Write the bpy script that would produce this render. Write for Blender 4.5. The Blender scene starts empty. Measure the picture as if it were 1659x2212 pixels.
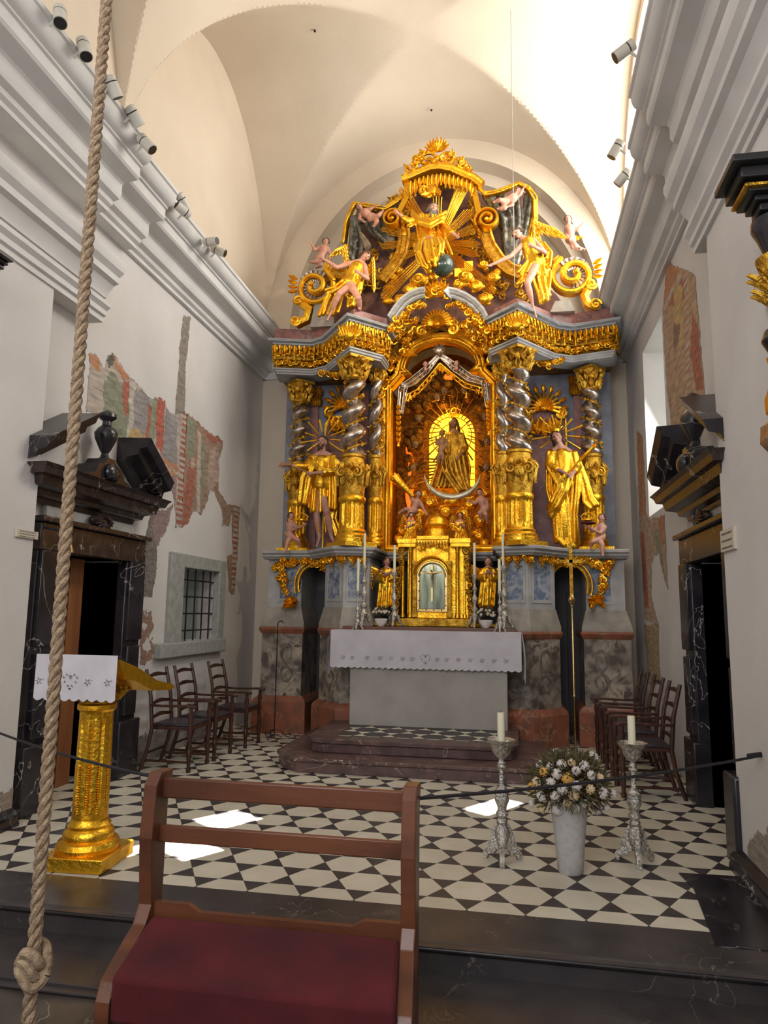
import bpy, math, random
from math import sin, cos, pi, sqrt, radians as RD, atan2
from mathutils import Vector as V, Matrix, noise
random.seed(7)
S = bpy.context.scene
COL = S.collection

# ---------------------------------------------------------------- camera calibration (1659 x 2212 frame)
FPX = 1523.03
YAW, PITCH, ROLL = RD(-10.441), RD(8.124), RD(.703)
CAM = V((1.17842, -4.330755, 1.6748325))
_f = V((sin(YAW)*cos(PITCH), cos(YAW)*cos(PITCH), sin(PITCH)))
_r = V((cos(YAW), -sin(YAW), 0)); _u = _r.cross(_f)
AR = cos(ROLL)*_r + sin(ROLL)*_u
AU = -sin(ROLL)*_r + cos(ROLL)*_u
AF = _f
def at(x, y, X=None, Y=None, Z=None):
    "world point seen at photo position x, y on the plane X=, Y= or Z="
    d = AR*((x-829.5)/FPX) + AU*(-(y-1106)/FPX) + AF
    if X is not None: t = (X-CAM.x)/d.x
    elif Y is not None: t = (Y-CAM.y)/d.y
    else: t = (Z-CAM.z)/d.z
    return CAM + d*t
def pj(p):
    q = V(p)-CAM; w = q.dot(AF)
    return 829.5+FPX*q.dot(AR)/w, 1106-FPX*q.dot(AU)/w

# ---------------------------------------------------------------- materials
class N:
    "tiny node-expression helper"
    def __init__(s, nt, sock): s.nt, s.s = nt, sock
    def op(s, o, b=None, c=None):
        n = s.nt.nodes.new('ShaderNodeMath'); n.operation = o
        for i, q in enumerate((s, b, c)):
            if q is None: continue
            if isinstance(q, N): s.nt.links.new(q.s, n.inputs[i])
            else: n.inputs[i].default_value = q
        return N(s.nt, n.outputs[0])
    def __add__(s, b): return s.op('ADD', b)
    def __sub__(s, b): return s.op('SUBTRACT', b)
    def __mul__(s, b): return s.op('MULTIPLY', b)
def newmat(name):
    m = bpy.data.materials.new(name); m.use_nodes = True
    nt = m.node_tree; b = nt.nodes['Principled BSDF']
    return m, nt, b
def mixc(nt, fac, a, b):
    n = nt.nodes.new('ShaderNodeMix'); n.data_type = 'RGBA'
    for i, q in ((0, fac), (6, a), (7, b)):
        if isinstance(q, N): nt.links.new(q.s, n.inputs[i])
        elif hasattr(q, 'is_linked'): nt.links.new(q, n.inputs[i])
        elif i == 0: n.inputs[0].default_value = q
        else: n.inputs[i].default_value = (*q, 1)
    return n.outputs[2]
def noisef(nt, scale, det=4, dist=0., co=None, lo=.35, hi=.65, stretch=None):
    t = nt.nodes.new('ShaderNodeTexNoise'); t.inputs['Scale'].default_value = scale
    t.inputs['Detail'].default_value = det; t.inputs['Distortion'].default_value = dist
    if co is None:
        c = nt.nodes.new('ShaderNodeTexCoord'); co = c.outputs['Object']
    if stretch:
        mp = nt.nodes.new('ShaderNodeMapping'); mp.inputs['Scale'].default_value = stretch
        nt.links.new(co, mp.inputs[0]); co = mp.outputs[0]
    nt.links.new(co, t.inputs['Vector'])
    r = nt.nodes.new('ShaderNodeMapRange'); r.inputs[1].default_value = lo; r.inputs[2].default_value = hi
    nt.links.new(t.outputs[0], r.inputs[0])
    return N(nt, r.outputs[0])
def mat(name, c1, c2=None, scale=6, rough=.5, metal=0, bump=0, bscale=60, vein=None, vscale=3, stretch=None, spec=.5, lo=.35, hi=.65, emit=None, es=1, vw=.03, r2=None):
    m, nt, b = newmat(name)
    col = None
    b.inputs['Base Color'].default_value = (*c1, 1)
    b.inputs['Roughness'].default_value = rough; b.inputs['Metallic'].default_value = metal
    b.inputs['Specular IOR Level'].default_value = spec
    if c2 is not None:
        fac = noisef(nt, scale, stretch=stretch, lo=lo, hi=hi)
        col = mixc(nt, fac, c1, c2)
        if r2 is not None:
            nt.links.new((fac*(r2-rough)+rough).s, b.inputs['Roughness'])
    if vein is not None:
        n = noisef(nt, vscale, det=5, dist=1.2, lo=0, hi=1)
        w = (n-.5).op('ABSOLUTE').op('LESS_THAN', vw)
        msk = noisef(nt, vscale*.7, det=2, lo=.48, hi=.6)
        col = mixc(nt, w*msk*.8, col if col is not None else c1, vein)
    if col is not None: nt.links.new(col, b.inputs['Base Color'])
    if bump:
        t = noisef(nt, bscale, det=5, lo=0, hi=1)
        bn = nt.nodes.new('ShaderNodeBump'); bn.inputs['Strength'].default_value = bump; bn.inputs['Distance'].default_value = .02
        nt.links.new(t.s, bn.inputs['Height']); nt.links.new(bn.outputs[0], b.inputs['Normal'])
    if emit:
        b.inputs['Emission Color'].default_value = (*emit, 1); b.inputs['Emission Strength'].default_value = es
    return m
M = {}
M['plaster'] = mat('plaster', (.74, .70, .66), (.64, .60, .56), 1.3, .92, bump=.18, bscale=45, lo=.3, hi=.75)
M['vault'] = mat('vault plaster', (.76, .65, .51), (.66, .55, .42), .8, .95, bump=.12, bscale=35, lo=.3, hi=.75)
M['stucco'] = mat('stucco moulding', (.76, .735, .70), (.67, .65, .62), 2.5, .8)
M['gold'] = mat('gilded wood', (1.0, .60, .05), (.80, .38, .018), 9, .27, 1, bump=.35, bscale=38, lo=.3, hi=.7, r2=.42)
M['gold2'] = mat('dull gilding', (.84, .50, .06), (.36, .17, .015), 14, .34, .95, bump=.6, bscale=55, lo=.3, hi=.7, r2=.5)
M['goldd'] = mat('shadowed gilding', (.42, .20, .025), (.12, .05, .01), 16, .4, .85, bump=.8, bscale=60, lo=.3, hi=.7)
M['goldf'] = mat('gilded feathers', (1.0, .62, .08), (.9, .5, .04), 20, .25, 1, bump=.25, bscale=60)
M['silver'] = mat('silvered wood', (.60, .52, .44), (.30, .25, .22), 12, .28, .9, bump=.25, bscale=50, lo=.35, hi=.65)
M['silverc'] = mat('silver metal', (.78, .76, .70), (.40, .38, .34), 50, .22, 1, bump=.7, bscale=90)
M['darkfab'] = mat('silvered drapery', (.22, .22, .19), (.07, .065, .05), 14, .35, .7, bump=.5, bscale=40)
M['flesh'] = mat('painted flesh', (.62, .32, .22), (.50, .22, .15), 12, .5)
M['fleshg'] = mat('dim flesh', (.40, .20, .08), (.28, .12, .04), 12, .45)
M['hair'] = mat('carved brown hair', (.10, .045, .02), (.05, .02, .01), 40, .6, bump=.6, bscale=90)
M['hairg'] = mat('carved grey hair', (.26, .23, .18), (.10, .09, .07), 50, .6, bump=.8, bscale=90)
M['dark'] = mat('dark paint', (.02, .015, .012), rough=.5)
M['blackm'] = mat('black marble', (.030, .026, .030), (.014, .012, .015), 5, .25, vein=(.45, .40, .36), vscale=1.7, vw=.0045)
M['brownm'] = mat('brown black marble', (.055, .033, .026), (.022, .016, .016), 9, .25, vein=(.42, .34, .28), vscale=2.4, vw=.006)
M['greym'] = mat('mottled grey marble', (.30, .25, .20), (.10, .075, .06), 7, .35, vein=(.46, .38, .28), vscale=4, vw=.05, lo=.4, hi=.6)
M['redm'] = mat('red marble', (.36, .11, .055), (.19, .085, .05), 6, .35, vein=(.42, .24, .13), vscale=4, vw=.02)
M['stepm'] = mat('brown red limestone', (.155, .085, .075), (.085, .05, .045), 6, .4, vein=(.5, .38, .32), vscale=3, vw=.006, bump=.08)
M['purplem'] = mat('purple red marbling', (.30, .11, .085), (.16, .07, .06), 9, .4, vein=(.34, .2, .18), vscale=6, vw=.02)
M['bluem'] = mat('blue marbling', (.15, .20, .30), (.42, .43, .44), 14, .35, vein=(.02, .03, .06), vscale=9, vw=.025, lo=.4, hi=.6)
M['bluegrey'] = mat('blue grey paint', (.27, .27, .31), (.19, .185, .22), 6, .5)
M['white'] = mat('white painted wood', (.50, .48, .45), (.38, .36, .34), 6, .5)
M['cream'] = mat('cream marble', (.40, .35, .28), (.29, .25, .20), 6, .4)
M['greyc'] = mat('grey cornice marbling', (.55, .55, .54), (.36, .36, .37), 10, .4, stretch=(1, 1, 6))
M['linen'] = mat('white linen', (.66, .62, .64), (.58, .54, .56), 4, .9, bump=.15, bscale=200)
M['linenf'] = mat('altar front cloth', (.46, .42, .37), (.38, .35, .30), 3, .9, bump=.15, bscale=150)
M['embro'] = mat('cut work embroidery', (.15, .13, .11), rough=.8)
M['wax'] = mat('candle wax', (.78, .72, .52), rough=.5, emit=(.8, .75, .5), es=.05)
M['wood'] = mat('dark turned wood', (.085, .030, .016), (.030, .010, .007), 12, .35, stretch=(1, 1, .2))
M['leather'] = mat('dark leather', (.05, .038, .045), (.03, .022, .026), 20, .35)
M['pew'] = mat('brown varnished wood', (.17, .058, .024), (.09, .030, .014), 7, .34, stretch=(.15, 1, 1), bump=.06)
M['cushion'] = mat('dark red velvet', (.105, .008, .011), (.055, .004, .007), 3, .95, bump=.3, bscale=220)
M['doorw'] = mat('door wood', (.17, .055, .022), (.10, .03, .014), 8, .4, stretch=(1, 1, .15))
M['doorl'] = mat('light brown door stile', (.34, .13, .045), (.22, .08, .03), 8, .4, stretch=(1, 1, .15))
M['rope'] = mat('hemp rope', (.40, .29, .18), (.24, .16, .095), 60, .9, bump=.5, bscale=200)
M['iron'] = mat('iron', (.035, .033, .035), rough=.5, metal=.6)
M['brass'] = mat('brass', (.62, .42, .16), (.45, .30, .12), 20, .28, 1)
M['sandst'] = mat('grey sandstone', (.42, .42, .38), (.32, .32, .29), 14, .9, bump=.3, bscale=120)
M['glassd'] = mat('grey window pane', (.16, .18, .17), (.24, .26, .24), 2, .25, emit=(.5, .55, .5), es=.03)
M['darkinlay'] = mat('dark grey inlay', (.10, .085, .08), (.22, .18, .13), 9, .35)
M['globe'] = mat('dark green globe', (.04, .075, .06), (.02, .035, .03), 6, .22, spec=.8)
M['moon'] = mat('silver crescent', (.58, .54, .40), (.4, .36, .25), 20, .35, .4)
M['pot'] = mat('white plastic pot', (.52, .50, .48), (.44, .42, .40), 30, .6)
M['lampw'] = mat('cream lamp housing', (.62, .58, .50), rough=.4)
M['plasticb'] = mat('black plastic', (.015, .015, .015), rough=.4)
M['leaf'] = mat('dry green leaves', (.055, .065, .025), (.15, .10, .04), 25, .7)
M['petalw'] = mat('white petals', (.74, .68, .62), (.62, .55, .50), 30, .8)
M['petalc'] = mat('cream petals', (.78, .60, .36), (.66, .48, .28), 30, .8)
M['petaly'] = mat('yellow petals', (.80, .48, .10), (.70, .36, .08), 30, .8)
M['paper'] = mat('cream notice paper', (.60, .54, .42), rough=.8)
M['ink'] = mat('dark print', (.12, .09, .07), rough=.8)
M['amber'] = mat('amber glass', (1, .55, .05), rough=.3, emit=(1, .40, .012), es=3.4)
M['amberd'] = mat('deep amber glow', (.8, .2, .02), rough=.4, emit=(1, .16, .0), es=.9)
M['winw'] = mat('bright window glass', (.9, .92, .95), rough=.5, emit=(1, .98, .94), es=6)
M['winp'] = mat('milky window glass', (.8, .82, .8), rough=.5, emit=(.93, 1, .95), es=.9)
M['mirror'] = mat('tabernacle glass', (.30, .32, .22), (.12, .13, .08), 6, .12, .9, stretch=(3, 1, .4))
M['slab'] = mat('dark grey floor slab', (.058, .048, .046), (.034, .029, .030), 4, .35, vein=(.22, .18, .15), vscale=2, vw=.003, bump=.05)
M['nave'] = mat('grey brown nave marble', (.085, .068, .055), (.045, .036, .032), 5, .4, vein=(.35, .28, .2), vscale=2, vw=.006)
M['cord'] = mat('black cord', (.012, .010, .014), rough=.6, bump=.4, bscale=200)
M['rubble'] = mat('bare rubble stone', (.30, .25, .19), (.18, .14, .11), 9, .95, bump=.7, bscale=25)
# tiled floor: white hexagons and black triangles
def kagome(name, s, ox, oy, inv=False, rowcut=True):
    m, nt, b = newmat(name)
    tc = nt.nodes.new('ShaderNodeTexCoord'); sp = nt.nodes.new('ShaderNodeSeparateXYZ')
    nt.links.new(tc.outputs['Object'], sp.inputs[0])
    x = (N(nt, sp.outputs[0])-ox)*(1/s); y = (N(nt, sp.outputs[1])-oy)*(1/s)
    k = 1/sqrt(3)
    t1 = y*k; t3 = x*(k*sqrt(3)/2)-y*(k*.5); t2 = t1+t3
    f1, f3, f2 = [(t+.5).op('FLOOR') for t in (t1, t3, t2)]
    hexa = (f1+f3-f2).op('ABSOLUTE').op('LESS_THAN', .5)
    if rowcut: hexa = hexa*f1.op('GREATER_THAN', -.5)
    lines = None
    for t in (t1, t2, t3):
        e = ((t+.5).op('FRACT')-.5).op('ABSOLUTE').op('LESS_THAN', .4935)
        lines = e if lines is None else lines*e
    # each tile its own tone: noise sampled at tile index
    cx = nt.nodes.new('ShaderNodeCombineXYZ')
    nt.links.new((f1*3.17).s, cx.inputs[0]); nt.links.new((f3*5.31).s, cx.inputs[1]); nt.links.new((f2*1.7).s, cx.inputs[2])
    wn = nt.nodes.new('ShaderNodeTexWhiteNoise'); nt.links.new(cx.outputs[0], wn.inputs[0])
    grime = noisef(nt, 5, 5)
    W1, W2 = (.74, .67, .53), (.58, .52, .40)
    B1, B2 = (.035, .030, .032), (.06, .05, .05)
    wc = mixc(nt, N(nt, wn.outputs[0])*.6+grime*.4, W1, W2); bc = mixc(nt, grime, B1, B2)
    c = mixc(nt, hexa, wc, bc) if inv else mixc(nt, hexa, bc, wc)
    c = mixc(nt, lines, (.07, .06, .05), c)
    nt.links.new(c, b.inputs['Base Color'])
    b.inputs['Roughness'].default_value = .42
    return m
OX = -.1 + .165; OYF = 0
M['tiles'] = kagome('hexagon tile floor', .165, OX, OYF)
M['tiles2'] = kagome('platform tile floor', .165, OX+.05, .1, inv=True, rowcut=False)

# ---------------------------------------------------------------- mesh builder
class MB:
    def __init__(s): s.v = []; s.f = []
    def add(s, vs, fs):
        o = len(s.v); s.v += [tuple(p) for p in vs]; s.f += [tuple(i+o for i in f) for f in fs]; return s
    def box(s, c, d, rz=0, taper=1, R=None):
        c = V(c); dx, dy, dz = d[0]/2, d[1]/2, d[2]/2; out = []
        m = R if R is not None else Matrix.Rotation(rz, 3, 'Z')
        for z in (-1, 1):
            k = taper if z > 0 else 1
            for x, y in ((-1, -1), (1, -1), (1, 1), (-1, 1)): out.append(c+m@V((x*dx*k, y*dy*k, z*dz)))
        return s.add(out, [(3, 2, 1, 0), (4, 5, 6, 7), (0, 1, 5, 4), (1, 2, 6, 5), (2, 3, 7, 6), (3, 0, 4, 7)])
    def bb(s, x0, x1, y0, y1, z0, z1): return s.box(((x0+x1)/2, (y0+y1)/2, (z0+z1)/2), (abs(x1-x0), abs(y1-y0), abs(z1-z0)))
    def tube(s, path, r, n=8, cap=True, flat=1.):
        path = [V(p) for p in path]; k = len(path)
        if not hasattr(r, '__len__'): r = [r]*k
        vs = []; up = None
        for i, p in enumerate(path):
            t = (path[min(i+1, k-1)]-path[max(i-1, 0)])
            if t.length < 1e-9: t = V((0, 0, 1))
            t.normalize()
            if up is None:
                up = V((0, -1, 0)) if abs(t.y) < .9 else V((0, 0, 1))
            up = (up-t*up.dot(t))
            if up.length < 1e-6: up = t.orthogonal()
            up.normalize(); sd = t.cross(up)
            for j in range(n):
                a = 2*pi*j/n; vs.append(p+(sd*cos(a)+up*sin(a)*flat)*r[i])
        fs = [(i*n+j, i*n+(j+1) % n, (i+1)*n+(j+1) % n, (i+1)*n+j) for i in range(k-1) for j in range(n)]
        if cap: fs += [tuple(range(n))[::-1], tuple((k-1)*n+j for j in range(n))]
        return s.add(vs, fs)
    def cap(s, p0, r0, p1, r1, n=10):
        p0, p1 = V(p0), V(p1); d = p1-p0
        if d.length < 1e-5: return s.ell(p0, (r0, r0, r0))
        t = d.normalized(); path = []; rr = []
        for a in (80, 55, 28): path.append(p0-t*r0*sin(RD(a))); rr.append(r0*cos(RD(a)))
        path += [p0, p1]; rr += [r0, r1]
        for a in (28, 55, 80): path.append(p1+t*r1*sin(RD(a))); rr.append(r1*cos(RD(a)))
        return s.tube(path, rr, n)
    def ell(s, c, r, n=12, m=8, R=None):
        c = V(c)
        if not hasattr(r, '__len__'): r = (r, r, r)
        vs = []
        for i in range(m+1):
            a = pi*i/m
            for j in range(n):
                b = 2*pi*j/n; q = V((r[0]*sin(a)*cos(b), r[1]*sin(a)*sin(b), r[2]*cos(a)))
                if R is not None: q = R@q
                vs.append(c+q)
        fs = [(i*n+j, (i+1)*n+j, (i+1)*n+(j+1) % n, i*n+(j+1) % n) for i in range(m) for j in range(n)]
        return s.add(vs, fs)
    def lathe(s, prof, c=(0, 0, 0), n=24, fn=None, axis=None):
        "prof: (radius, z) pairs; fn(angle, z, r) -> r"
        c = V(c); k = len(prof); vs = []
        for r, z in prof:
            for j in range(n):
                a = 2*pi*j/n; rr = fn(a, z, r) if fn else r
                q = V((rr*cos(a), rr*sin(a), z))
                if axis is not None: q = axis@q
                vs.append(c+q)
        fs = [(i*n+j, i*n+(j+1) % n, (i+1)*n+(j+1) % n, (i+1)*n+j) for i in range(k-1) for j in range(n)]
        fs += [tuple(range(n))[::-1], tuple((k-1)*n+j for j in range(n))]
        return s.add(vs, fs)
    def prism(s, poly, z0, z1, s1=None):
        "extrude plan polygon from z0 to z1 (poly counter-clockwise); s1: other polygon at the top"
        n = len(poly); q = s1 or poly
        vs = [(x, y, z0) for x, y in poly]+[(x, y, z1) for x, y in q]
        fs = [tuple(range(n))[::-1], tuple(range(n, 2*n))]+[(i, (i+1) % n, n+(i+1) % n, n+i) for i in range(n)]
        return s.add(vs, fs)
    def plate(s, poly, y0, y1):
        "polygon in the XZ plane, extruded from y0 (front) to y1"
        n = len(poly)
        vs = [(x, y0, z) for x, z in poly]+[(x, y1, z) for x, z in poly]
        fs = [tuple(range(n)), tuple(range(n, 2*n))[::-1]]+[(i, n+i, n+(i+1) % n, (i+1) % n) for i in range(n)]
        return s.add(vs, fs)
    def sweep(s, path, prof, B=(0, 0, 1), closed=False, cap=True, n_end=None):
        path = [V(p) for p in path]; B = V(B); k = len(path); m = len(prof); vs = []
        for i, p in enumerate(path):
            if closed: a, b = path[i-1], path[(i+1) % k]; t0 = (p-a).normalized(); t1 = (b-p).normalized()
            else:
                t0 = (p-path[i-1]).normalized() if i else None
                t1 = (path[i+1]-p).normalized() if i < k-1 else None
                t0 = t0 or t1; t1 = t1 or t0
            n0 = t0.cross(B).normalized(); n1 = t1.cross(B).normalized(); nn = n0+n1
            if nn.length < 1e-4: nn = n0.copy()
            nn.normalize(); nn *= 1/max(.35, nn.dot(n0))
            for a_, b_ in prof: vs.append(p+nn*a_+B*b_)
        K = k if closed else k-1
        fs = [(i*m+j, i*m+(j+1) % m, ((i+1) % k)*m+(j+1) % m, ((i+1) % k)*m+j) for i in range(K) for j in range(m)]
        if cap and not closed: fs += [tuple(range(m))[::-1], tuple((k-1)*m+j for j in range(m))]
        return s.add(vs, fs)
    # carved ornament
    def scroll(s, c, R, a0=0, turns=1.4, w=.25, flip=1, n=16, tail=.6, yo=.0):
        c = V(c); path = []; rr = []
        for i in range(n):
            t = i/(n-1); a = a0+flip*2*pi*turns*t; q = R*(1-.82*t)
            path.append(c+V((cos(a)*q, -yo*t, sin(a)*q))); rr.append(R*w*(.45+.75*sin(pi*min(1, t*.85+.12))))
        s.tube(path, rr, 5); s.ell(path[-1], R*w*1.0, 6, 4)
        return s
    def leafl(s, p0, p1, w, thick=.3, nrm=(0, -1, 0), curl=.25):
        p0, p1 = V(p0), V(p1); d = p1-p0; L = d.length
        if L < 1e-6: return s
        t = d.normalized(); nr = V(nrm); nr = (nr-t*nr.dot(t))
        if nr.length < 1e-5: nr = t.orthogonal()
        nr.normalize(); sd = t.cross(nr); vs = []
        W = [.35, .85, 1, .7, .06]; k = len(W)
        for i, ww in enumerate(W):
            q = i/(k-1); c = p0+d*q+nr*(L*curl*q*q)
            vs += [c-sd*w*.5*ww, c-sd*w*.25*ww+nr*w*thick*.7, c+nr*w*thick*.35, c+sd*w*.25*ww+nr*w*thick*.7, c+sd*w*.5*ww, c-nr*w*.1]
        fs = [(i*6+j, i*6+(j+1) % 6, (i+1)*6+(j+1) % 6, (i+1)*6+j) for i in range(k-1) for j in range(6)]
        fs += [tuple(range(6))[::-1], tuple((k-1)*6+j for j in range(6))]
        return s.add(vs, fs)
    def carving(s, path, size, dens=1.0, jit=.3, seed=1, yo=.02):
        "acanthus scrollwork strewn along a 3D polyline"
        rg = random.Random(seed); path = [V(p) for p in path]
        for a, b in zip(path[:-1], path[1:]):
            L = (b-a).length; n = max(1, int(L/size*dens+.5)); th = atan2(b.z-a.z, b.x-a.x)
            for i in range(n):
                c = a+(b-a)*((i+.5)/n)+V((rg.uniform(-jit, jit), rg.uniform(-.4, .1), rg.uniform(-jit, jit)))*size
                sg = 1 if i % 2 else -1; z = size*rg.uniform(.75, 1.15)
                s.scroll(c, z*.5, th+rg.uniform(-1, 1), rg.uniform(.9, 1.5), .26, sg, n=11, yo=size*.35)
                for q in range(3):
                    an = th+rg.uniform(0, 6.28); p1 = c+V((cos(an), -.25, sin(an)))*z*rg.uniform(.55, .85)
                    s.leafl(c, p1, z*.34, .5, (0, -1, 0), rg.uniform(-.1, .35))
        return s
    def build(s, name, m, parent=None, smooth=35, voxel=None, sm=3, label=None, bevel=None, stuff=False):
        me = bpy.data.meshes.new(name); me.from_pydata(s.v, [], s.f); me.validate()
        me.materials.append(m if not isinstance(m, str) else M[m])
        if smooth or voxel:
            me.polygons.foreach_set('use_smooth', [True]*len(me.polygons))
            if not voxel: me.set_sharp_from_angle(angle=RD(smooth))
        ob = bpy.data.objects.new(name, me); COL.objects.link(ob)
        if voxel:
            r = ob.modifiers.new('r', 'REMESH'); r.mode = 'VOXEL'; r.voxel_size = voxel; r.use_smooth_shade = True
            if sm:
                q = ob.modifiers.new('s', 'SMOOTH'); q.iterations = sm; q.factor = .6
        if bevel:
            q = ob.modifiers.new('b', 'BEVEL'); q.width = bevel; q.segments = 2; q.limit_method = 'ANGLE'; q.angle_limit = RD(40)
        if parent is not None:
            ob.parent = parent
            if parent.type == 'EMPTY': ob.matrix_parent_inverse = Matrix.Translation(-parent.location)
        if label: ob['label'] = label
        if stuff: ob['kind'] = 'stuff'
        return ob
def thing(name, label, cat, loc=(0, 0, 0), group=None):
    o = bpy.data.objects.new(name, None); COL.objects.link(o); o.location = loc; o.empty_display_size = .1
    return tag(o, label, cat, group)
def tag(o, label, cat, group=None):
    o['label'] = label; o['category'] = cat
    if group: o['group'] = group
    return o
def struct(o, label=None):
    o['kind'] = 'structure'
    if label: o['label'] = label
    return o
def copy_tree(o, parent=None):
    c = o.copy(); COL.objects.link(c)
    if parent is not None: c.parent = parent
    for ch in [q for q in bpy.data.objects if q.parent == o]: copy_tree(ch, c)
    return c
def lerp(a, b, t): return a+(b-a)*t
def arcpts(cx, cz, rx, rz, a0, a1, n): return [(cx+rx*cos(RD(lerp(a0, a1, i/(n-1)))), cz+rz*sin(RD(lerp(a0, a1, i/(n-1))))) for i in range(n)]
# ================================================================ SETTING
XL, XR, XM = -2.88, 2.90, .03
ZS, HV, YC, BV = 6.2, 3.33, 4.2, 2.3
AV = (XR-XL)/2
b = MB(); b.add([(-3.6, -.5, 0), (3.6, -.5, 0), (3.6, 7.3, 0), (-3.6, 7.3, 0)], [(0, 1, 2, 3)])
struct(b.build('floor', 'tiles', smooth=0), 'floor of white hexagon tiles with black triangles')
b = MB(); b.bb(-3.6, 3.6, -9.5, -.94, -.4, -.17); struct(b.build('floor_nave', 'nave', smooth=0), 'dark nave floor in front of the step')
b = MB()
b.bb(-3.6, 3.6, -.44, -.02, -.16, .003)
b.sweep([(-3.6, -.44, 0), (3.6, -.44, 0)], [(0, .003), (.035, -.002), (.045, -.02), (.03, -.036), (.012, -.045), (.012, -.16), (0, -.16)])
b.bb(-3.6, 3.6, -.94, -.44, -.3, -.135)
b.bb(-3.6, 3.6, -.985, -.93, -.162, -.148)
struct(b.build('trim_chancel_step', 'slab', bevel=.004), 'dark stone slab and step at the chancel edge')
b = MB(); b.prism([(2.17, -.2), (3.0, -.2), (3.0, .9), (2.22, .86), (2.25, .6)], -.01, .008)
struct(b.build('trim_dark_slab', 'blackm', smooth=0), 'black marble floor slab by the right portal')

def wallgrid(X, holes, y0, y1, z0, z1):
    ys = sorted({y0, y1, *[h[0] for h in holes], *[h[1] for h in holes]}); zs = sorted({z0, z1, *[h[2] for h in holes], *[h[3] for h in holes]})
    b = MB()
    for i in range(len(ys)-1):
        for j in range(len(zs)-1):
            cy, cz = (ys[i]+ys[i+1])/2, (zs[j]+zs[j+1])/2
            if any(h[0] < cy < h[1] and h[2] < cz < h[3] for h in holes): continue
            q = [(X, ys[i], zs[j]), (X, ys[i+1], zs[j]), (X, ys[i+1], zs[j+1]), (X, ys[i], zs[j+1])]
            b.add(q, [(0, 1, 2, 3)])
    for h in holes:   # reveals
        o = X+(h[4] if X > 0 else -h[4]); a, c, d, e = h[:4]
        for p, q in (((a, d), (c, d)), ((c, d), (c, e)), ((c, e), (a, e)), ((a, e), (a, d))):
            b.add([(X, p[0], p[1]), (X, q[0], q[1]), (o, q[0], q[1]), (o, p[0], p[1])], [(0, 1, 2, 3)])
    return b
DL = (1.33, 2.42, -.2, 2.17); DR = (1.53, 2.66, -.2, 2.17)
WL = (3.84, 4.94, 1.29, 2.21); WR = (3.85, 5.08, 2.93, 5.12)
struct(wallgrid(XL, [(*DL, .45), (*WL, .30)], -9.5, 6.45, -.4, ZS).build('wall_left', 'plaster', smooth=0), 'white plastered left wall')
struct(wallgrid(XR, [(*DR, .45), (*WR, .42)], -9.5, 6.45, -.4, ZS).build('wall_right', 'plaster', smooth=0), 'white plastered right wall')

for nm, X0, X1, yp in (('left', XL, XL+.17, .84), ('right', XR, XR-.24, 1.05)):
    b = MB(); b.bb(X0, X1, -9.4, yp, -.4, 4.44 if nm == 'left' else 4.56); struct(b.build('wall_%s_pier' % nm, 'plaster'), 'white plastered wall pier at the %s of the chancel opening' % nm)
def h1(x): return HV*sqrt(max(0, 1-((x-(XL+XR)/2)/AV)**2))
def h2(y):
    d = (y-YC+BV) % (2*BV)-BV
    return HV*sqrt(max(0, 1-(d/BV)**2))
def nonuni(c, h, n):   # cosine spacing between c-h and c+h
    return [c-h*cos(pi*i/n) for i in range(n+1)]
b = MB(); xs = nonuni((XL+XR)/2, AV, 150); ys = []
for k in range(-1, 1): ys += nonuni(YC+2*BV*k, BV, 130)[(0 if k == -3 else 1):]
nx = len(xs)
b.add([(x, y, ZS+max(h1(x), h2(y))) for y in ys for x in xs], [(j*nx+i, (j+1)*nx+i, (j+1)*nx+i+1, j*nx+i+1) for j in range(len(ys)-1) for i in range(nx-1)])
struct(b.build('ceiling', 'vault', smooth=18), 'cream plastered groin vault')
# lunette walls above the cornice; the right one has a wide arched window
def lun(X, hole):
    b = MB(); Yl = [y for y in ys]
    for y0, y1 in zip(Yl[:-1], Yl[1:]):
        ym = (y0+y1)/2; top = lambda y: ZS+h2(y)
        if hole and hole[0] < ym < hole[1]:
            zt = lambda y: ZS+.05+(hole[2])*sqrt(max(0, 1-((y-(hole[0]+hole[1])/2)/((hole[1]-hole[0])/2))**2))
            b.add([(X, y0, zt(y0)), (X, y1, zt(y1)), (X, y1, top(y1)), (X, y0, top(y0))], [(0, 1, 2, 3)])
            b.add([(X, y0, zt(y0)), (X, y1, zt(y1)), (X+.35, y1, zt(y1)), (X+.35, y0, zt(y0))], [(3, 2, 1, 0)])
        else: b.add([(X, y0, ZS), (X, y1, ZS), (X, y1, top(y1)), (X, y0, top(y0))], [(0, 1, 2, 3)])
    return b
UW = (2.02, 6.38, 3.12)
struct(lun(XL, None).build('wall_left_lunette', 'vault'), 'left lunette wall under the vault')
struct(lun(XR, UW).build('wall_right_lunette', 'vault'), 'right lunette wall with a wide window')
# chancel arch rib and the altar niche behind it
AI, HI = 2.52, 3.0; YR, YB = 6.45, 7.25; XC0 = .06
b = MB(); n = 48; o1 = []; o2 = []
for i in range(n+1):
    a = pi*i/n
    o1.append(((XL+XR)/2-(AV+.02)*cos(a), ZS+(HV+.02)*sin(a))); o2.append((XC0-AI*cos(a), ZS+HI*sin(a)))
b.add([(x, YR, z) for x, z in o1]+[(x, YR, z) for x, z in o2]+[(x, YB, z) for x, z in o2],
      [(i, i+1, n+2+i, n+1+i) for i in range(n)]+[(n+1+i, n+2+i, 2*n+3+i, 2*n+2+i) for i in range(n)])
for sx in (-1, 1):
    xw = XL if sx < 0 else XR; xi = XC0+sx*AI
    b.add([(xw, YR, 0), (xi, YR, 0), (xi, YR, ZS), (xw, YR, ZS)], [(0, 1, 2, 3)])
    b.add([(xi, YR, 0), (xi, YB, 0), (xi, YB, ZS), (xi, YR, ZS)], [(0, 1, 2, 3)])
o3 = []
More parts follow.
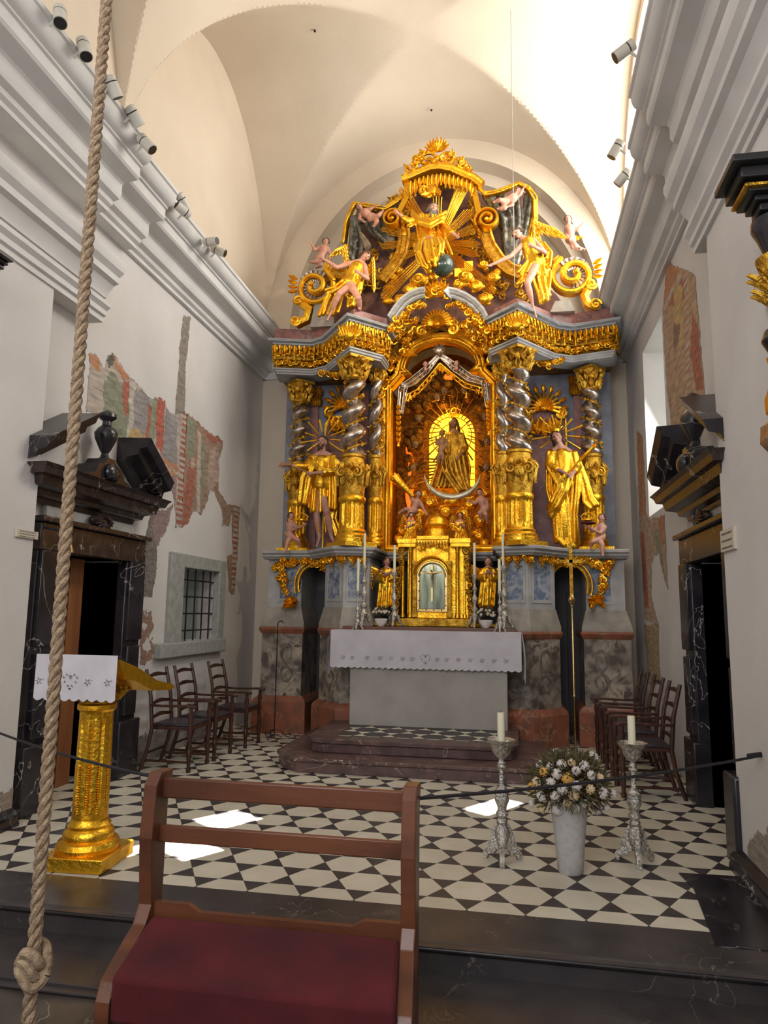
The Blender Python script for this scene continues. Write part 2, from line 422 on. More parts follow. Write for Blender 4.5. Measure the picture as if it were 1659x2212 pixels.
for i in range(n+1):
    a = pi*i/n; o3.append((XC0-(AI-.14)*cos(a), ZS-.05+(HI-.16)*sin(a)))
b.add([(x, YR+.35, z) for x, z in o2]+[(x, YR+.35, z) for x, z in o3]+[(x, YB, z) for x, z in o3],
      [(i, i+1, n+2+i, n+1+i) for i in range(n)]+[(n+1+i, n+2+i, 2*n+3+i, 2*n+2+i) for i in range(n)])
struct(b.build('wall_arch', 'vault', smooth=30), 'arch opening of the altar niche')
b = MB(); b.add([(-3, YB, 0), (3.2, YB, 0), (3.2, YB, 9.6), (-3, YB, 9.6)], [(0, 1, 2, 3)])
struct(b.build('wall_back', 'vault', smooth=0), 'back wall of the altar niche')

# stepped cornices: profile (out from the wall, height)
CP = [(0, 5.48), (.05, 5.48), (.05, 5.52), (.09, 5.54), (.10, 5.58), (.16, 5.60), (.18, 5.64), (.18, 5.74), (.20, 5.76), (.34, 5.78), (.36, 5.80), (.36, 5.90), (.385, 5.905), (.385, 5.925), (.40, 5.93)]
CP += [(.40+.08*sin(RD(a))-.0, 5.93+.12*(1-cos(RD(a)))) for a in (15, 30, 45, 60, 75, 90)]+[(.50, 6.06), (.50, 6.10), (.0, 6.12)]
IP = [(0, 4.42), (.03, 4.42), (.03, 4.47), (.06, 4.48), (.06, 4.53), (.10, 4.56), (.10, 4.60), (0, 4.62)]
IP2 = [(0, 4.66), (.05, 4.66), (.06, 4.70), (.12, 4.78), (.17, 4.80), (.17, 4.86), (.22, 4.90), (.24, 4.96), (.24, 5.0), (0, 5.02)]
def mir(P, s): return P
for side, X, s in (('left', XL, 1), ('right', XR, -1)):
    b = MB()
    for y0, y1, d in ((2.12, 6.5, 0), (1.42, 2.12, .10), (-9.4, 1.42, .20)):
        path = [(X+s*d, y1, 0), (X+s*d, y0, 0)] if s > 0 else [(X-d, y0, 0), (X-d, y1, 0)]
        pr = [(-d-.02 if a == 0 else a, z) for a, z in CP]
        # T x Z must point into the room
        pth = [V(p) for p in path]
        tn = (pth[1]-pth[0]).normalized().cross(V((0, 0, 1)))
        if tn.x*s < 0: pth.reverse()
        b.sweep(pth, pr)
    struct(b.build('trim_cornice_'+side, 'stucco', smooth=30), 'stepped white stucco cornice on the %s wall' % side)
    b = MB()
    for P in (IP, IP2):
        pth = [V((X+s*(.16 if s > 0 else .24), 1.56 if s > 0 else 1.3, 0)), V((X+s*(.16 if s > 0 else .24), -9.4, 0))]
        if (pth[1]-pth[0]).normalized().cross(V((0, 0, 1))).x*s < 0: pth.reverse()
        b.sweep(pth, [(-.16 if a == 0 else a, z+(.0 if side == 'left' else .12)) for a, z in P])
    struct(b.build('trim_impost_'+side, 'stucco', smooth=30), 'impost moulding on the %s wall' % side)
    b = MB()
    pth = [V((X+s*(.17 if s > 0 else .24), .84 if s > 0 else 1.05, 0)), V((X+s*(.17 if s > 0 else .24), -9.4, 0))]
    if (pth[1]-pth[0]).normalized().cross(V((0, 0, 1))).x*s < 0: pth.reverse()
    b.sweep(pth, [(0, -.17), (.08, -.17), (.08, .03), (.06, .06), (.07, .09), (.03, .12), (0, .13)])
    struct(b.build('baseboard_'+side, 'blackm', smooth=30), 'black marble plinth moulding along the %s wall' % side)
# impost mouldings carried down the altar niche sides
b = MB()
for sx in (-1, 1):
    xw = XL if sx < 0 else XR; xi = XC0+sx*AI
    p = [V((xw, YR, 0)), V((xi, YR, 0)), V((xi, YB, 0))]
    if sx > 0: p.reverse()
    if (p[1]-p[0]).normalized().cross(V((0, 0, 1))).y > 0 and sx < 0: p.reverse()
    b.sweep(p, [(0, 5.48), (.04, 5.48), (.04, 5.6), (.10, 5.64), (.10, 5.8), (.2, 5.9), (.2, 6.08), (0, 6.1)])
struct(b.build('trim_niche', 'stucco', smooth=30), 'moulding at the springing of the altar niche arch')

# --- windows
def quadx(X, y0, y1, z0, z1): return [(X, y0, z0), (X, y1, z0), (X, y1, z1), (X, y0, z1)]
w = struct(thing('window_1', 'small barred window with grey stone surround in the left wall', 'window', (XL, 4.4, 1.74)))
b = MB(); P = [(XL, WL[0]-.02, WL[2]-.02), (XL, WL[1]+.02, WL[2]-.02), (XL, WL[1]+.02, WL[3]+.02), (XL, WL[0]-.02, WL[3]+.02)]
for a_, c_, d_, e_ in ((3.50, 3.85, 1.27, 2.37), (4.93, 5.13, 1.27, 2.37), (3.85, 4.93, 2.20, 2.37)): b.bb(XL-.05, XL+.05, a_, c_, d_, e_)
b.bb(XL-.05, XL+.10, 3.26, 5.12, 1.12, 1.29)
b.build('window_surround', 'sandst', w, bevel=.012)
b = MB(); b.bb(XL-.29, XL-.27, 3.8, 4.98, 1.28, 2.23); b.build('pane', 'glassd', w)
b = MB()
for i in range(5): y = lerp(3.93, 4.85, i/4); b.tube([(XL-.06, y, 1.27), (XL-.06, y, 2.22)], .011, 6)
for i in range(4): z = lerp(1.42, 2.06, i/3); b.tube([(XL-.05, 3.84, z), (XL-.05, 4.95, z)], .011, 6)
b.build('window_bars', 'iron', w)
w = struct(thing('window_2', 'tall bright window high in the right wall', 'window', (XR, 4.5, 4)))
b = MB(); b.add(quadx(XR+.41, WR[0], WR[1], WR[2], WR[3]), [(0, 1, 2, 3)]); b.build('pane', 'winp', w, smooth=0)
b = MB(); b.bb(XR+.36, XR+.40, WR[0]+.33, WR[0]+.36, WR[2], WR[3]); b.bb(XR+.36, XR+.40, WR[0], WR[1], 4.52, 4.55); b.build('glazing_bar', 'white', w)
w = struct(thing('window_3', 'wide arched window above the right cornice', 'window', (XR+.3, 4, 7.4)))
b = MB(); m_ = 24; cy, ry = (UW[0]+UW[1])/2, (UW[1]-UW[0])/2
pts = [(XR+.34, cy-ry*cos(pi*i/m_), ZS+.05+UW[2]*sin(pi*i/m_)) for i in range(m_+1)]
b.add(pts, [tuple(range(m_+1))]); b.build('pane', 'winw', w, smooth=0)

# --- left portal (door_1)
def portal(name, X, s, y0, y1, label, leaf):
    "black marble portal with broken pediment on wall plane X, opening into +s direction of the room"
    w = struct(thing(name, label, 'door', (X, (y0+y1)/2, 0)))
    f = lambda d: X+s*d
    zt = 2.17; jw = .33
    b = MB()
    for ya, yb in ((y0-jw, y0), (y1, y1+jw)):
        b.bb(f(-.45), f(.10), ya, yb, -.05, zt)
        b.bb(f(0), f(.15), ya-.03, yb-.04 if ya < y0 else yb+.03, -.05, .55)
        b.bb(f(0), f(.14), ya+.05, yb-.05, .6, 1.3)
        b.bb(f(0), f(.14), ya+.02, yb-.02, 1.36, zt)
    b.build('jamb', 'blackm', w, bevel=.01)
    b = MB(); b.bb(f(-.45), f(.12), y0-jw, y1+jw, zt, zt+.24); b.bb(f(0), f(.17), y0-jw-.03, y1+jw+.03, zt+.24, zt+.29)
    b.build('lintel', 'brownm', w, bevel=.01)
    yc = (y0+y1)/2
    b = MB(); b.bb(f(0), f(.06), y0-.2, y1+.2, zt+.29, zt+.40); b.build('frieze', 'white', w)
    b = MB(); b.ell((f(.10), yc, zt+.35), (.06, .17, .06), 20, 10)
    for a in range(14): q = 2*pi*a/14; b.tube([(f(.15), yc+.15*cos(q), zt+.35+.07*sin(q)), (f(.17), yc+.07*cos(q+.5), zt+.35+.03*sin(q+.5))], .012, 5)
    b.build('cartouche', 'brownm', w)
    # cornice: returns at both ends
    yy0, yy1 = y0-jw+.02, y1+jw-.27
    pr = [(0, 0), (.05, 0), (.06, .04), (.12, .06), (.13, .10), (.22, .13), (.24, .20), (.29, .21), (.31, .26), (.34, .29), (0, .30)]
    pth = [V((X-s*.02, yy0, zt+.40)), V((f(.02), yy0, zt+.40)), V((f(.02), yy1, zt+.40)), V((X-s*.02, yy1, zt+.40))]
    if s < 0: pass
    if (pth[2]-pth[1]).normalized().cross(V((0, 0, 1))).x*s < 0: pth.reverse()
    b = MB(); b.sweep(pth, pr); b.build('cornice', 'brownm', w, smooth=20)
    zc = zt+.70; e = .33; ym = (yy0+yy1)/2
    # broken pediment: two raking blocks
    for k, (ya, yb) in enumerate(((yy0-e, ym-.42), (yy1+e, ym+.50))):
        b = MB(); L = abs(yb-ya); dz = .33
        sec = [(0, 0), (.10, 0), (.12, .05), (.24, .07), (.26, .13), (.34, .15), (.37, .22), (.38, .24), (0, .26)]
        vs = []
        for yq, zq in ((ya, zc-.04), (yb, zc+dz)):
            for a_, h_ in sec: vs.append((f(a_), yq, zq+h_))
        m = len(sec)
        fs = [(j, (j+1) % m, m+(j+1) % m, m+j) for j in range(m)]+[tuple(range(m))[::-1], tuple(range(m, 2*m))]
        b.add(vs, fs)
        b.build('pediment_block', 'blackm', w, smooth=0)
    b = MB()
    b.plate([(-.38, 0), (.38, 0), (.34, .05), (.25, .07), (.2, .16), (.1, .18), (.06, .24), (-.06, .24), (-.1, .18), (-.2, .16), (-.25, .07), (-.34, .05)], 0, 1)
    b.v = [(f(.04+.22*(1-q[1])), ym+q[0], zc+q[2]) for q in b.v]
    b.ell((f(.28), ym, zc+.1), (.05, .11, .09), 16, 8)
    b.build('pediment_base', 'blackm', w, smooth=30)
    b = MB(); b.lathe([(.09, 0), (.09, .03), (.045, .06), (.03, .10), (.05, .13), (.10, .24), (.11, .30), (.08, .35), (.045, .38), (.04, .42), (.09, .46), (.085, .49), (.02, .53)], (f(.17), ym+.02, zc+.20), 20)
    b.build('urn_finial', 'blackm', w, smooth=40)
    if leaf:
        b = MB(); b.bb(f(-.32), f(-.27), y0-.02, y0+.62, -.1, zt); b.bb(f(-.27), f(-.26), y0+.08, y0+.5, .2, .95); b.bb(f(-.27), f(-.26), y0+.08, y0+.5, 1.1, 1.85)
        d = b.build('door_leaf', 'doorw', w, bevel=.006)
        b = MB(); b.bb(f(-.28), f(-.21), y0+.60, y0+.82, -.1, zt); b.build('door_stile', 'doorl', w, bevel=.006)
    b = MB(); b.bb(f(-.46), f(-.44), y0-.1, y1+.1, -.1, zt+.1); b.build('dark_opening', 'plasticb', w)
    return w
portal('door_1', XL, 1, DL[0], DL[1], 'black marble portal with broken pediment and brown wooden door in the left wall', True)
portal('door_2', XR, -1, DR[0], DR[1], 'black marble portal with broken pediment in the right wall', False)
b = MB(); b.prism([(2.62, 1.0), (2.9, 1.0), (2.9, 1.25), (2.62, 1.25)], 0, .60)
struct(b.build('trim_portal_plinth', 'blackm', bevel=.02), 'black marble corner block beside the right portal')
# ================================================================ FRESCOES (flat paint remains on the plaster)
def inpoly(x, y, P):
    c = False; j = len(P)-1
    for i in range(len(P)):
        if (P[i][1] > y) != (P[j][1] > y) and x < (P[j][0]-P[i][0])*(y-P[i][1])/(P[j][1]-P[i][1])+P[i][0]: c = not c
        j = i
    return c
def fresco_mat():
    m, nt, b = newmat('fresco paint')
    a = nt.nodes.new('ShaderNodeVertexColor'); a.layer_name = 'paint'
    f = noisef(nt, 22, 5, lo=.25, hi=.75); g = noisef(nt, 70, 3, lo=.55, hi=.62)
    c = mixc(nt, f*.22, a.outputs[0], (.55, .44, .35)); c = mixc(nt, g*.35, c, (.60, .55, .48))
    nt.links.new(c, b.inputs['Base Color']); b.inputs['Roughness'].default_value = .9
    return m
M['fresco'] = fresco_mat()
def fresco(name, label, X, layers, res=.02, ragged=.035, cat='fresco'):
    s = 1 if X < 0 else -1; W = X+s*.004
    lay = []
    for kind, pts, c in layers:
        lay.append((kind, [tuple((q := at(x, y, X=W))[k] for k in (1, 2)) for x, y in pts], c))
    ys_ = [p[0] for L in lay for p in L[1]]; zs_ = [p[1] for L in lay for p in L[1]]
    y0, y1, z0, z1 = min(ys_)-.05, max(ys_)+.05, min(zs_)-.05, max(zs_)+.05
    ny, nz = int((y1-y0)/res)+1, int((z1-z0)/res)+1
    vi = {}; vs = []; fs = []; cols = []
    def vid(i, j):
        if (i, j) not in vi: vi[(i, j)] = len(vs); vs.append((W, y0+i*res, z0+j*res))
        return vi[(i, j)]
    for i in range(ny):
        for j in range(nz):
            y, z = y0+(i+.5)*res, z0+(j+.5)*res
            n = noise.noise_vector(V((y*9, z*9, X)))*ragged+noise.noise_vector(V((y*28, z*28, 3)))*ragged*.5
            col = None
            for k, P, c in lay:
                if inpoly(y+n.x, z+n.y, P):
                    if k == 'clip': col = None; continue
                    if k == 'over' and col is None: continue
                    if k == 'dash': c = c if int(z*26) % 2 else (.55, .5, .42)
                    col = c
            if col is None: continue
            v = .8+.45*noise.noise(V((y*6, z*30, 9)))
            fs.append((vid(i, j), vid(i+1, j), vid(i+1, j+1), vid(i, j+1))); cols.append([q*v for q in col])
    b = MB(); b.v = vs; b.f = fs
    o = b.build(name, 'fresco', smooth=0)
    ca = o.data.color_attributes.new('paint', 'FLOAT_COLOR', 'CORNER'); k = 0
    for f, c in zip(o.data.polygons, cols):
        for _ in f.loop_indices: ca.data[_].color = (*c, 1)
    return tag(o, label, cat)
c1 = lambda P: [(180+x/2.189, 740+y/2.189) for x, y in P]
RED, ORA, GRN, GRY, PUR, CRM, YEL, BRN = (.42, .09, .04), (.55, .22, .08), (.24, .27, .17), (.30, .28, .28), (.34, .22, .22), (.58, .48, .38), (.62, .40, .12), (.26, .13, .08)
fresco('fresco_fragment', 'fragmentary fresco of robed figures above and beside the left portal', XL, [
 ('fill', c1([(35, 40), (75, 80), (100, 120), (112, 60), (135, 50), (160, 70), (210, 150), (240, 175), (270, 215), (320, 262), (385, 272), (400, 330), (440, 340), (480, 330), (468, 600), (450, 870), (430, 760), (420, 700), (330, 470), (205, 470), (110, 430), (90, 350), (15, 330)]), (.55, .46, .38)),
 ('over', c1([(35, 45), (75, 80), (72, 140), (35, 110)]), ORA), ('over', c1([(100, 180), (130, 130), (180, 190), (215, 230), (210, 460), (110, 430), (92, 330)]), GRN),
 ('over', c1([(105, 70), (135, 50), (150, 100), (115, 125)]), (.08, .08, .06)), ('over', c1([(135, 55), (210, 150), (225, 180), (190, 180), (150, 110)]), ORA),
 ('over', c1([(186, 185), (222, 190), (215, 270), (200, 360), (188, 300)]), RED), ('over', c1([(230, 180), (247, 185), (225, 470), (203, 470)]), (.62, .57, .48)),
 ('over', c1([(247, 212), (322, 262), (300, 440), (235, 405)]), GRY), ('over', c1([(228, 400), (300, 440), (335, 470), (212, 470)]), YEL), ('over', c1([(85, 345), (135, 395), (112, 432)]), YEL),
 ('over', c1([(306, 290), (324, 300), (310, 465), (296, 450)]), RED), ('over', c1([(322, 265), (352, 275), (340, 400), (335, 470), (310, 460)]), GRN),
 ('over', c1([(350, 270), (387, 272), (375, 530), (345, 490), (340, 380)]), (.50, .07, .03)), ('over', c1([(390, 300), (440, 340), (445, 590), (372, 550)]), GRY),
 ('over', c1([(368, 535), (448, 590), (444, 645), (375, 605)]), ORA), ('over', c1([(372, 560), (446, 612), (445, 622), (373, 572)]), CRM), ('over', c1([(400, 620), (444, 645), (430, 770), (400, 700)]), PUR),
 ('dash', c1([(470, 328), (492, 335), (466, 872), (434, 870)]), RED)], .018)
fresco('fresco_fragment', 'ragged fresco strip of saints with red robe above the barred window', XL, [
 ('fill', c1([(490, 335), (550, 380), (600, 430), (660, 460), (655, 520), (640, 560), (640, 700), (690, 770), (738, 775), (736, 900), (714, 1190), (690, 1180), (678, 1010), (706, 1000), (702, 800), (690, 865), (660, 868), (655, 790), (620, 710), (600, 690), (585, 760), (560, 812), (540, 800), (520, 800), (490, 860), (466, 872), (478, 600)]), (.36, .21, .13)),
 ('over', c1([(500, 560), (530, 535), (528, 700), (492, 860), (468, 872), (480, 700)]), RED), ('over', c1([(492, 350), (530, 380), (522, 540), (495, 565)]), GRN),
 ('over', c1([(600, 500), (642, 500), (642, 650), (615, 690), (588, 695), (588, 600)]), (.52, .34, .27)), ('over', c1([(565, 415), (620, 438), (655, 470), (600, 475)]), RED),
 ('over', c1([(540, 400), (556, 420), (552, 800), (536, 800)]), CRM), ('over', c1([(505, 545), (528, 545), (524, 590), (506, 590)]), (.6, .38, .28)), ('over', c1([(560, 470), (580, 480), (578, 660), (558, 760)]), GRN), ('over', c1([(606, 500), (625, 500), (622, 540), (606, 540)]), (.6, .4, .3)),
 ('dash', c1([(712, 780), (738, 780), (716, 1190), (700, 1160)]), RED)], .016, .03)
fresco('fresco_fragment', 'faded purple and grey fresco strip right of the left portal', XL, [
 ('fill', c1([(395, 790), (425, 760), (420, 790), (390, 900), (350, 965), (345, 1110), (325, 1205), (280, 1195), (288, 1100), (300, 890), (320, 820), (370, 790)]), (.17, .15, .145)),
 ('over', c1([(400, 760), (425, 760), (420, 790), (390, 900), (350, 965), (330, 900), (330, 820), (370, 790)]), PUR)], .018)
fresco('bare_stone_strip', 'narrow vertical strip of bare brown mortar under the left cornice', XL, [('fill', [(395, 683), (413, 683), (401, 800), (399, 890), (380, 895), (386, 790)], (.27, .23, .185))], .018, .03, 'wall patch')
fresco('bare_brick_patch', 'crumbled brick coloured patches beside the right jamb of the left portal', XL, [('fill', [(300, 1330), (322, 1322), (334, 1350), (326, 1375), (338, 1400), (322, 1432), (302, 1425), (303, 1380)], (.33, .17, .11)), ('clip', [(306, 1340), (318, 1345), (312, 1362), (304, 1360)], 0), ('clip', [(308, 1385), (330, 1378), (322, 1400), (306, 1408)], 0)], .014, .09, 'wall patch')
fresco('bare_stone_patch', 'bare rubble patch low on the left wall pier by the frame edge', XL+.17, [('fill', [(0, 1712), (35, 1706), (22, 1745), (28, 1775), (10, 1790), (0, 1812)], (.34, .27, .2))], .02, .05, 'wall patch')
fresco('bare_stone_patch', 'grey worn plaster low on the left wall behind the nearest chair', XL, [('fill', [(290, 1600), (352, 1560), (440, 1555), (470, 1600), (400, 1650), (290, 1670)], (.40, .36, .34))], .03, .12, 'wall patch')
c2 = lambda P: [(1300+x/2.457, 540+y/2.457) for x, y in P]
fresco('fresco_fragment', 'tall orange and red fresco strip beside the bright window in the right wall', XR, [
 ('fill', c2([(345, 65), (420, 95), (492, 130), (520, 450), (545, 760), (480, 950), (370, 940), (345, 740), (327, 500), (322, 330)]), (.52, .33, .18)),
 ('over', c2([(350, 70), (420, 95), (330, 300), (325, 200)]), ORA), ('over', c2([(412, 120), (428, 125), (335, 315), (322, 310)]), CRM), ('over', c2([(425, 150), (440, 260), (380, 300), (350, 300)]), RED),
 ('over', c2([(480, 330), (512, 400), (538, 740), (500, 745), (470, 560)]), RED), ('over', c2([(385, 180), (430, 200), (425, 520), (380, 480)]), YEL), ('over', c2([(380, 400), (415, 390), (405, 500), (380, 520)]), BRN),
 ('dash', c2([(436, 130), (452, 135), (468, 740), (450, 740)]), ORA)], .018)
fresco('fresco_fragment', 'faded orange fresco remains under the bright window in the right wall', XR, [
 ('fill', c2([(185, 965), (215, 980), (235, 1400), (260, 1430), (330, 1405), (352, 1810), (332, 1760), (300, 1600), (262, 1650), (262, 1850), (300, 1990), (228, 1960), (200, 1500)]), (.50, .33, .22)),
 ('over', c2([(185, 965), (215, 980), (232, 1400), (200, 1420)]), ORA), ('over', c2([(300, 1410), (332, 1405), (335, 1560), (312, 1560)]), ORA), ('over', c2([(270, 1500), (300, 1480), (345, 1800), (330, 1760)]), GRN), ('over', c2([(205, 1500), (225, 1500), (250, 1900), (225, 1900)]), RED)], .018)
fresco('bare_stone_strip', 'yellowish bare stone strip low on the right wall behind the chairs', XR, [('fill', c2([(225, 1990), (300, 1985), (305, 2212), (312, 2300), (250, 2310)]), (.42, .30, .16))], .018, .03, 'wall patch')
fresco('bare_stone_patch', 'rubble patch low on the right wall pier at the frame edge', XR-.24, [('fill', [(1612, 1830), (1640, 1790), (1672, 1800), (1672, 1990), (1622, 1900)], (.32, .26, .2))], .02, .05, 'wall patch')

# ================================================================ FURNITURE
def chair_proto():
    r = thing('wooden_armchair', '', 'chair')
    w2, dp, sh = .23, .46, .44   # faces +X; rear posts at x=0
    b = MB(); b.box((dp/2, 0, sh), (dp, .46, .035)); b.build('seat_rail', 'wood', r, bevel=.006)
    b = MB(); b.box((dp/2, 0, sh+.03), (dp-.02, .44, .035)); b.build('seat', 'leather', r, bevel=.014)
    for s in (-1, 1):
        b = MB(); b.tube([(-.11, s*w2*.93, 0), (-.03, s*w2*.95, .25), (0, s*w2*.96, sh), (-.03, s*w2*.96, .75), (-.10, s*w2*.96, 1.04)], [.02, .021, .023, .021, .019], 8)
        b.build('rear_leg', 'wood', r)
        b = MB(); b.lathe([(.022, 0), (.026, .03), (.018, .06), (.024, .14), (.03, .20), (.018, .23), (.028, .26), (.019, .30), (.026, .36), (.028, .44), (.018, .50), (.030, .56), (.018, .62), (.024, .655)], (dp-.02, s*w2, 0), 10)
        b.build('front_leg', 'wood', r)
        b = MB(); pts = [(-.02, s*w2, .67), (.12, s*w2, .665), (.3, s*w2, .67), (dp-.02, s*w2*1.02, .675), (dp+.04, s*w2*1.03, .66)]
        vs = []
        for i, p in enumerate(pts):
            ww = (.018, .016, .022, .034, .028)[i]; p = V(p)
            vs += [p+V((0, -ww, -.012)), p+V((0, ww, -.012)), p+V((0, ww, .012)), p+V((0, -ww, .012))]
        b.add(vs, [(i*4+j, i*4+(j+1) % 4, i*4+4+(j+1) % 4, i*4+4+j) for i in range(4) for j in range(4)]+[(3, 2, 1, 0), (16, 17, 18, 19)])
        b.build('armrest', 'wood', r, bevel=.004)
        b = MB(); b.tube([(-.09, s*w2*.93, .10), (dp-.02, s*w2, .10)], .013, 6); b.build('side_stretcher', 'wood', r)
    b = MB(); b.tube([(dp-.02, -w2, .22), (dp-.02, w2, .22)], .014, 6); b.build('front_stretcher', 'wood', r)
    b = MB(); b.tube([(-.06, -w2, .17), (-.06, w2, .17)], .013, 6); b.build('rear_stretcher', 'wood', r)
    for i, z in enumerate((.54, .68, .82, .96)):
        x = (-.005, -.02, -.045, -.08)[i]; pl = []
        for k in range(13):
            t = k/12; pl.append((lerp(-w2, w2, t), z+.02+.018*max(0, sin(pi*(t*1.6-.3)))))
        pl += [(lerp(w2, -w2, k/12), z-.018+.014*sin(pi*k/12)) for k in range(13)]
        b = MB(); b.plate(pl, 0, .018); b.v = [(x+q[1]-.009-.018*(1-(q[0]/w2)**2), q[0], q[2]) for q in b.v]; b.f = [f[::-1] for f in b.f]
        b.build('ladder_rail', 'wood', r)
    return r
ch = chair_proto()
CH = [(-2.62, 3.06, 0, 'dark wooden ladder-back armchair at the left wall, nearest to the lectern'), (-2.60, 3.66, 0, 'dark wooden ladder-back armchair at the left wall, middle of its row of three'), (-2.54, 4.45, 0, 'dark wooden ladder-back armchair at the left wall, nearest to the altar'),
      (2.60, 3.05, pi, 'dark wooden ladder-back armchair at the right wall, nearest to the black portal'), (2.60, 3.80, pi, 'dark wooden ladder-back armchair at the right wall, middle of its row of three'), (2.59, 4.58, pi, 'dark wooden ladder-back armchair at the right wall, nearest to the altar')]
for i, (x, y, rz, lb) in enumerate(CH):
    o = ch if i == 0 else copy_tree(ch)
    o.location = (x, y, 0); o.rotation_euler.z = rz; o['label'] = lb; o['group'] = 'ladder-back armchairs along the chancel walls'

# --- pew in the foreground: seat towards the camera, back rest behind
bn = thing('pew_bench', 'brown wooden pew with dark red velvet seat in front of the chancel step', 'bench', (.1, -1.3, -.17))
x0, x1 = -.49, .72
for x, nm in ((x0, 'l'), (x1, 'r')):
    P = [(-1.0, .915), (-1.12, .92), (-1.165, .87), (-1.185, .64), (-1.155, .35), (-1.20, .28), (-1.40, .225), (-1.50, .19), (-1.535, .13), (-1.54, -.17), (-1.47, -.17), (-1.46, .02), (-1.2, .08), (-1.12, -.17), (-1.04, -.17), (-1.05, .25), (-1.04, .80)]
    b = MB(); n = len(P); w_ = .032
    skw = lambda y: max(0, -1.2-y)*.12
    b.add([(x-w_+skw(y), y, z) for y, z in P]+[(x+w_+skw(y), y, z) for y, z in P], [tuple(range(n))[::-1], tuple(range(n, 2*n))]+[(i, (i+1) % n, n+(i+1) % n, n+i) for i in range(n)])
    b.build('end_panel', 'pew', bn, smooth=0, bevel=.006)
b = MB(); b.box(((x0+x1)/2, -1.09, .846), (x1-x0-.04, .028, .092)); b.build('top_rail', 'pew', bn, bevel=.008)
b = MB(); b.box(((x0+x1)/2, -1.10, .645), (x1-x0-.04, .026, .075)); b.build('middle_rail', 'pew', bn, bevel=.006)
b = MB(); b.plate([(x0, .27), (x1, .27), (x1, .355), (x1-.2, .355), (x1-.25, .325), (x0+.25, .325), (x0+.2, .355), (x0, .355)], -1.13, -1.10)
b.v = [(p[0], p[1], p[2]) for p in b.v]; b.build('rear_rail', 'pew', bn, smooth=0)
b = MB(); b.add([(x0+.03, -1.15, .25), (x1-.03, -1.15, .25), (x1+.01, -1.53, .17), (x0+.07, -1.53, .17), (x0+.03, -1.15, .22), (x1-.03, -1.15, .22), (x1+.01, -1.53, .14), (x0+.07, -1.53, .14)], [(3, 2, 1, 0), (4, 5, 6, 7), (0, 1, 5, 4), (1, 2, 6, 5), (2, 3, 7, 6), (3, 0, 4, 7)]); b.build('seat_board', 'pew', bn, bevel=.006)
b = MB(); b.add([(x0+.035, -1.15, .31), (x1-.035, -1.15, .31), (x1+.01, -1.55, .235), (x0+.08, -1.55, .235), (x0+.035, -1.15, .25), (x1-.035, -1.15, .25), (x1+.01, -1.55, .06), (x0+.08, -1.55, .06), (x0+.08, -1.50, .06), (x1+.01, -1.50, .06), (x0+.08, -1.50, .17), (x1+.01, -1.50, .17)], [(3, 2, 1, 0), (2, 3, 7, 6), (6, 7, 8, 9), (9, 8, 10, 11), (11, 10, 4, 5), (0, 1, 5, 4), (1, 2, 6, 9, 11, 5), (0, 4, 10, 8, 7, 3)]); b.build('seat_cushion', 'cushion', bn, bevel=.02)

# --- barrier cord and the bell rope
b = MB()
def sag(a, c, d, n=16): a, c = V(a), V(c); return [a.lerp(c, i/n)-V((0, 0, d*4*(i/n)*(1-i/n))) for i in range(n+1)]
pA = V((-.50, -1.0, .86)); pB = V((.73, -1.02, .845))
eL = at(0, 1578, Y=.15); eR = at(1659, 1628, Y=.55)
L2 = pA+(eL-pA)*1.22; R2 = pB+(eR-pB)*1.03
b.tube(sag(pA, L2, .03), .0085, 6); o = b.build('barrier_cord', 'cord'); tag(o, 'black barrier cord from the left wall to the left end of the pew', 'cord')
b = MB(); b.tube(sag(pB, R2, .03), .0085, 6); b.tube([R2-(R2-pB)*.10, R2], .016, 8); o = b.build('barrier_cord', 'cord'); tag(o, 'black barrier cord from the right end of the pew to the right wall', 'cord')
b = MB(); b.tube([R2+V((0, 0, .0)), V((XR-.02, R2.y+.1, R2.z+.02))], .014, 8); b.tube([R2, R2+V((0, 0, -.06))], .012, 6); b.ell((XR-.01, R2.y+.1, R2.z+.02), (.01, .04, .04)); o = b.build('wall_hook', 'iron'); tag(o, 'dark iron hook holding the cord on the right wall', 'hook')
rp = thing('bell_rope', 'thick hanging hemp rope with a knot, in front of the lectern', 'rope', (-.31, -2.22, .5))
RX, RY = at(150, 1050, Y=-2.2).x, -2.2
b = MB(); n = 420; z0, z1 = -.17, 4.7
for s_ in range(3):
    pa = []
    for i in range(n):
        z = lerp(z0, z1, i/(n-1)); a = z*52+s_*2*pi/3; pa.append((RX+.0105*cos(a), RY+.0105*sin(a), z))
    b.tube(pa, .0118, 7)
b.build('strand', 'rope', rp)
b = MB(); kz = at(70, 2085, Y=RY).z
for q in range(3):
    pa = []
    for i in range(40):
        t = i/39*2*pi; pa.append((RX+(.036+.007*cos(3*t+q))*cos(t+q*.9), RY+(.035)*sin(t+q*.9), kz+(q-1)*.027+.024*sin(2*t+q)))
    b.tube(pa, .0165, 8)
b.ell((RX, RY, kz), (.026, .026, .04)); b.build('knot', 'rope', rp)

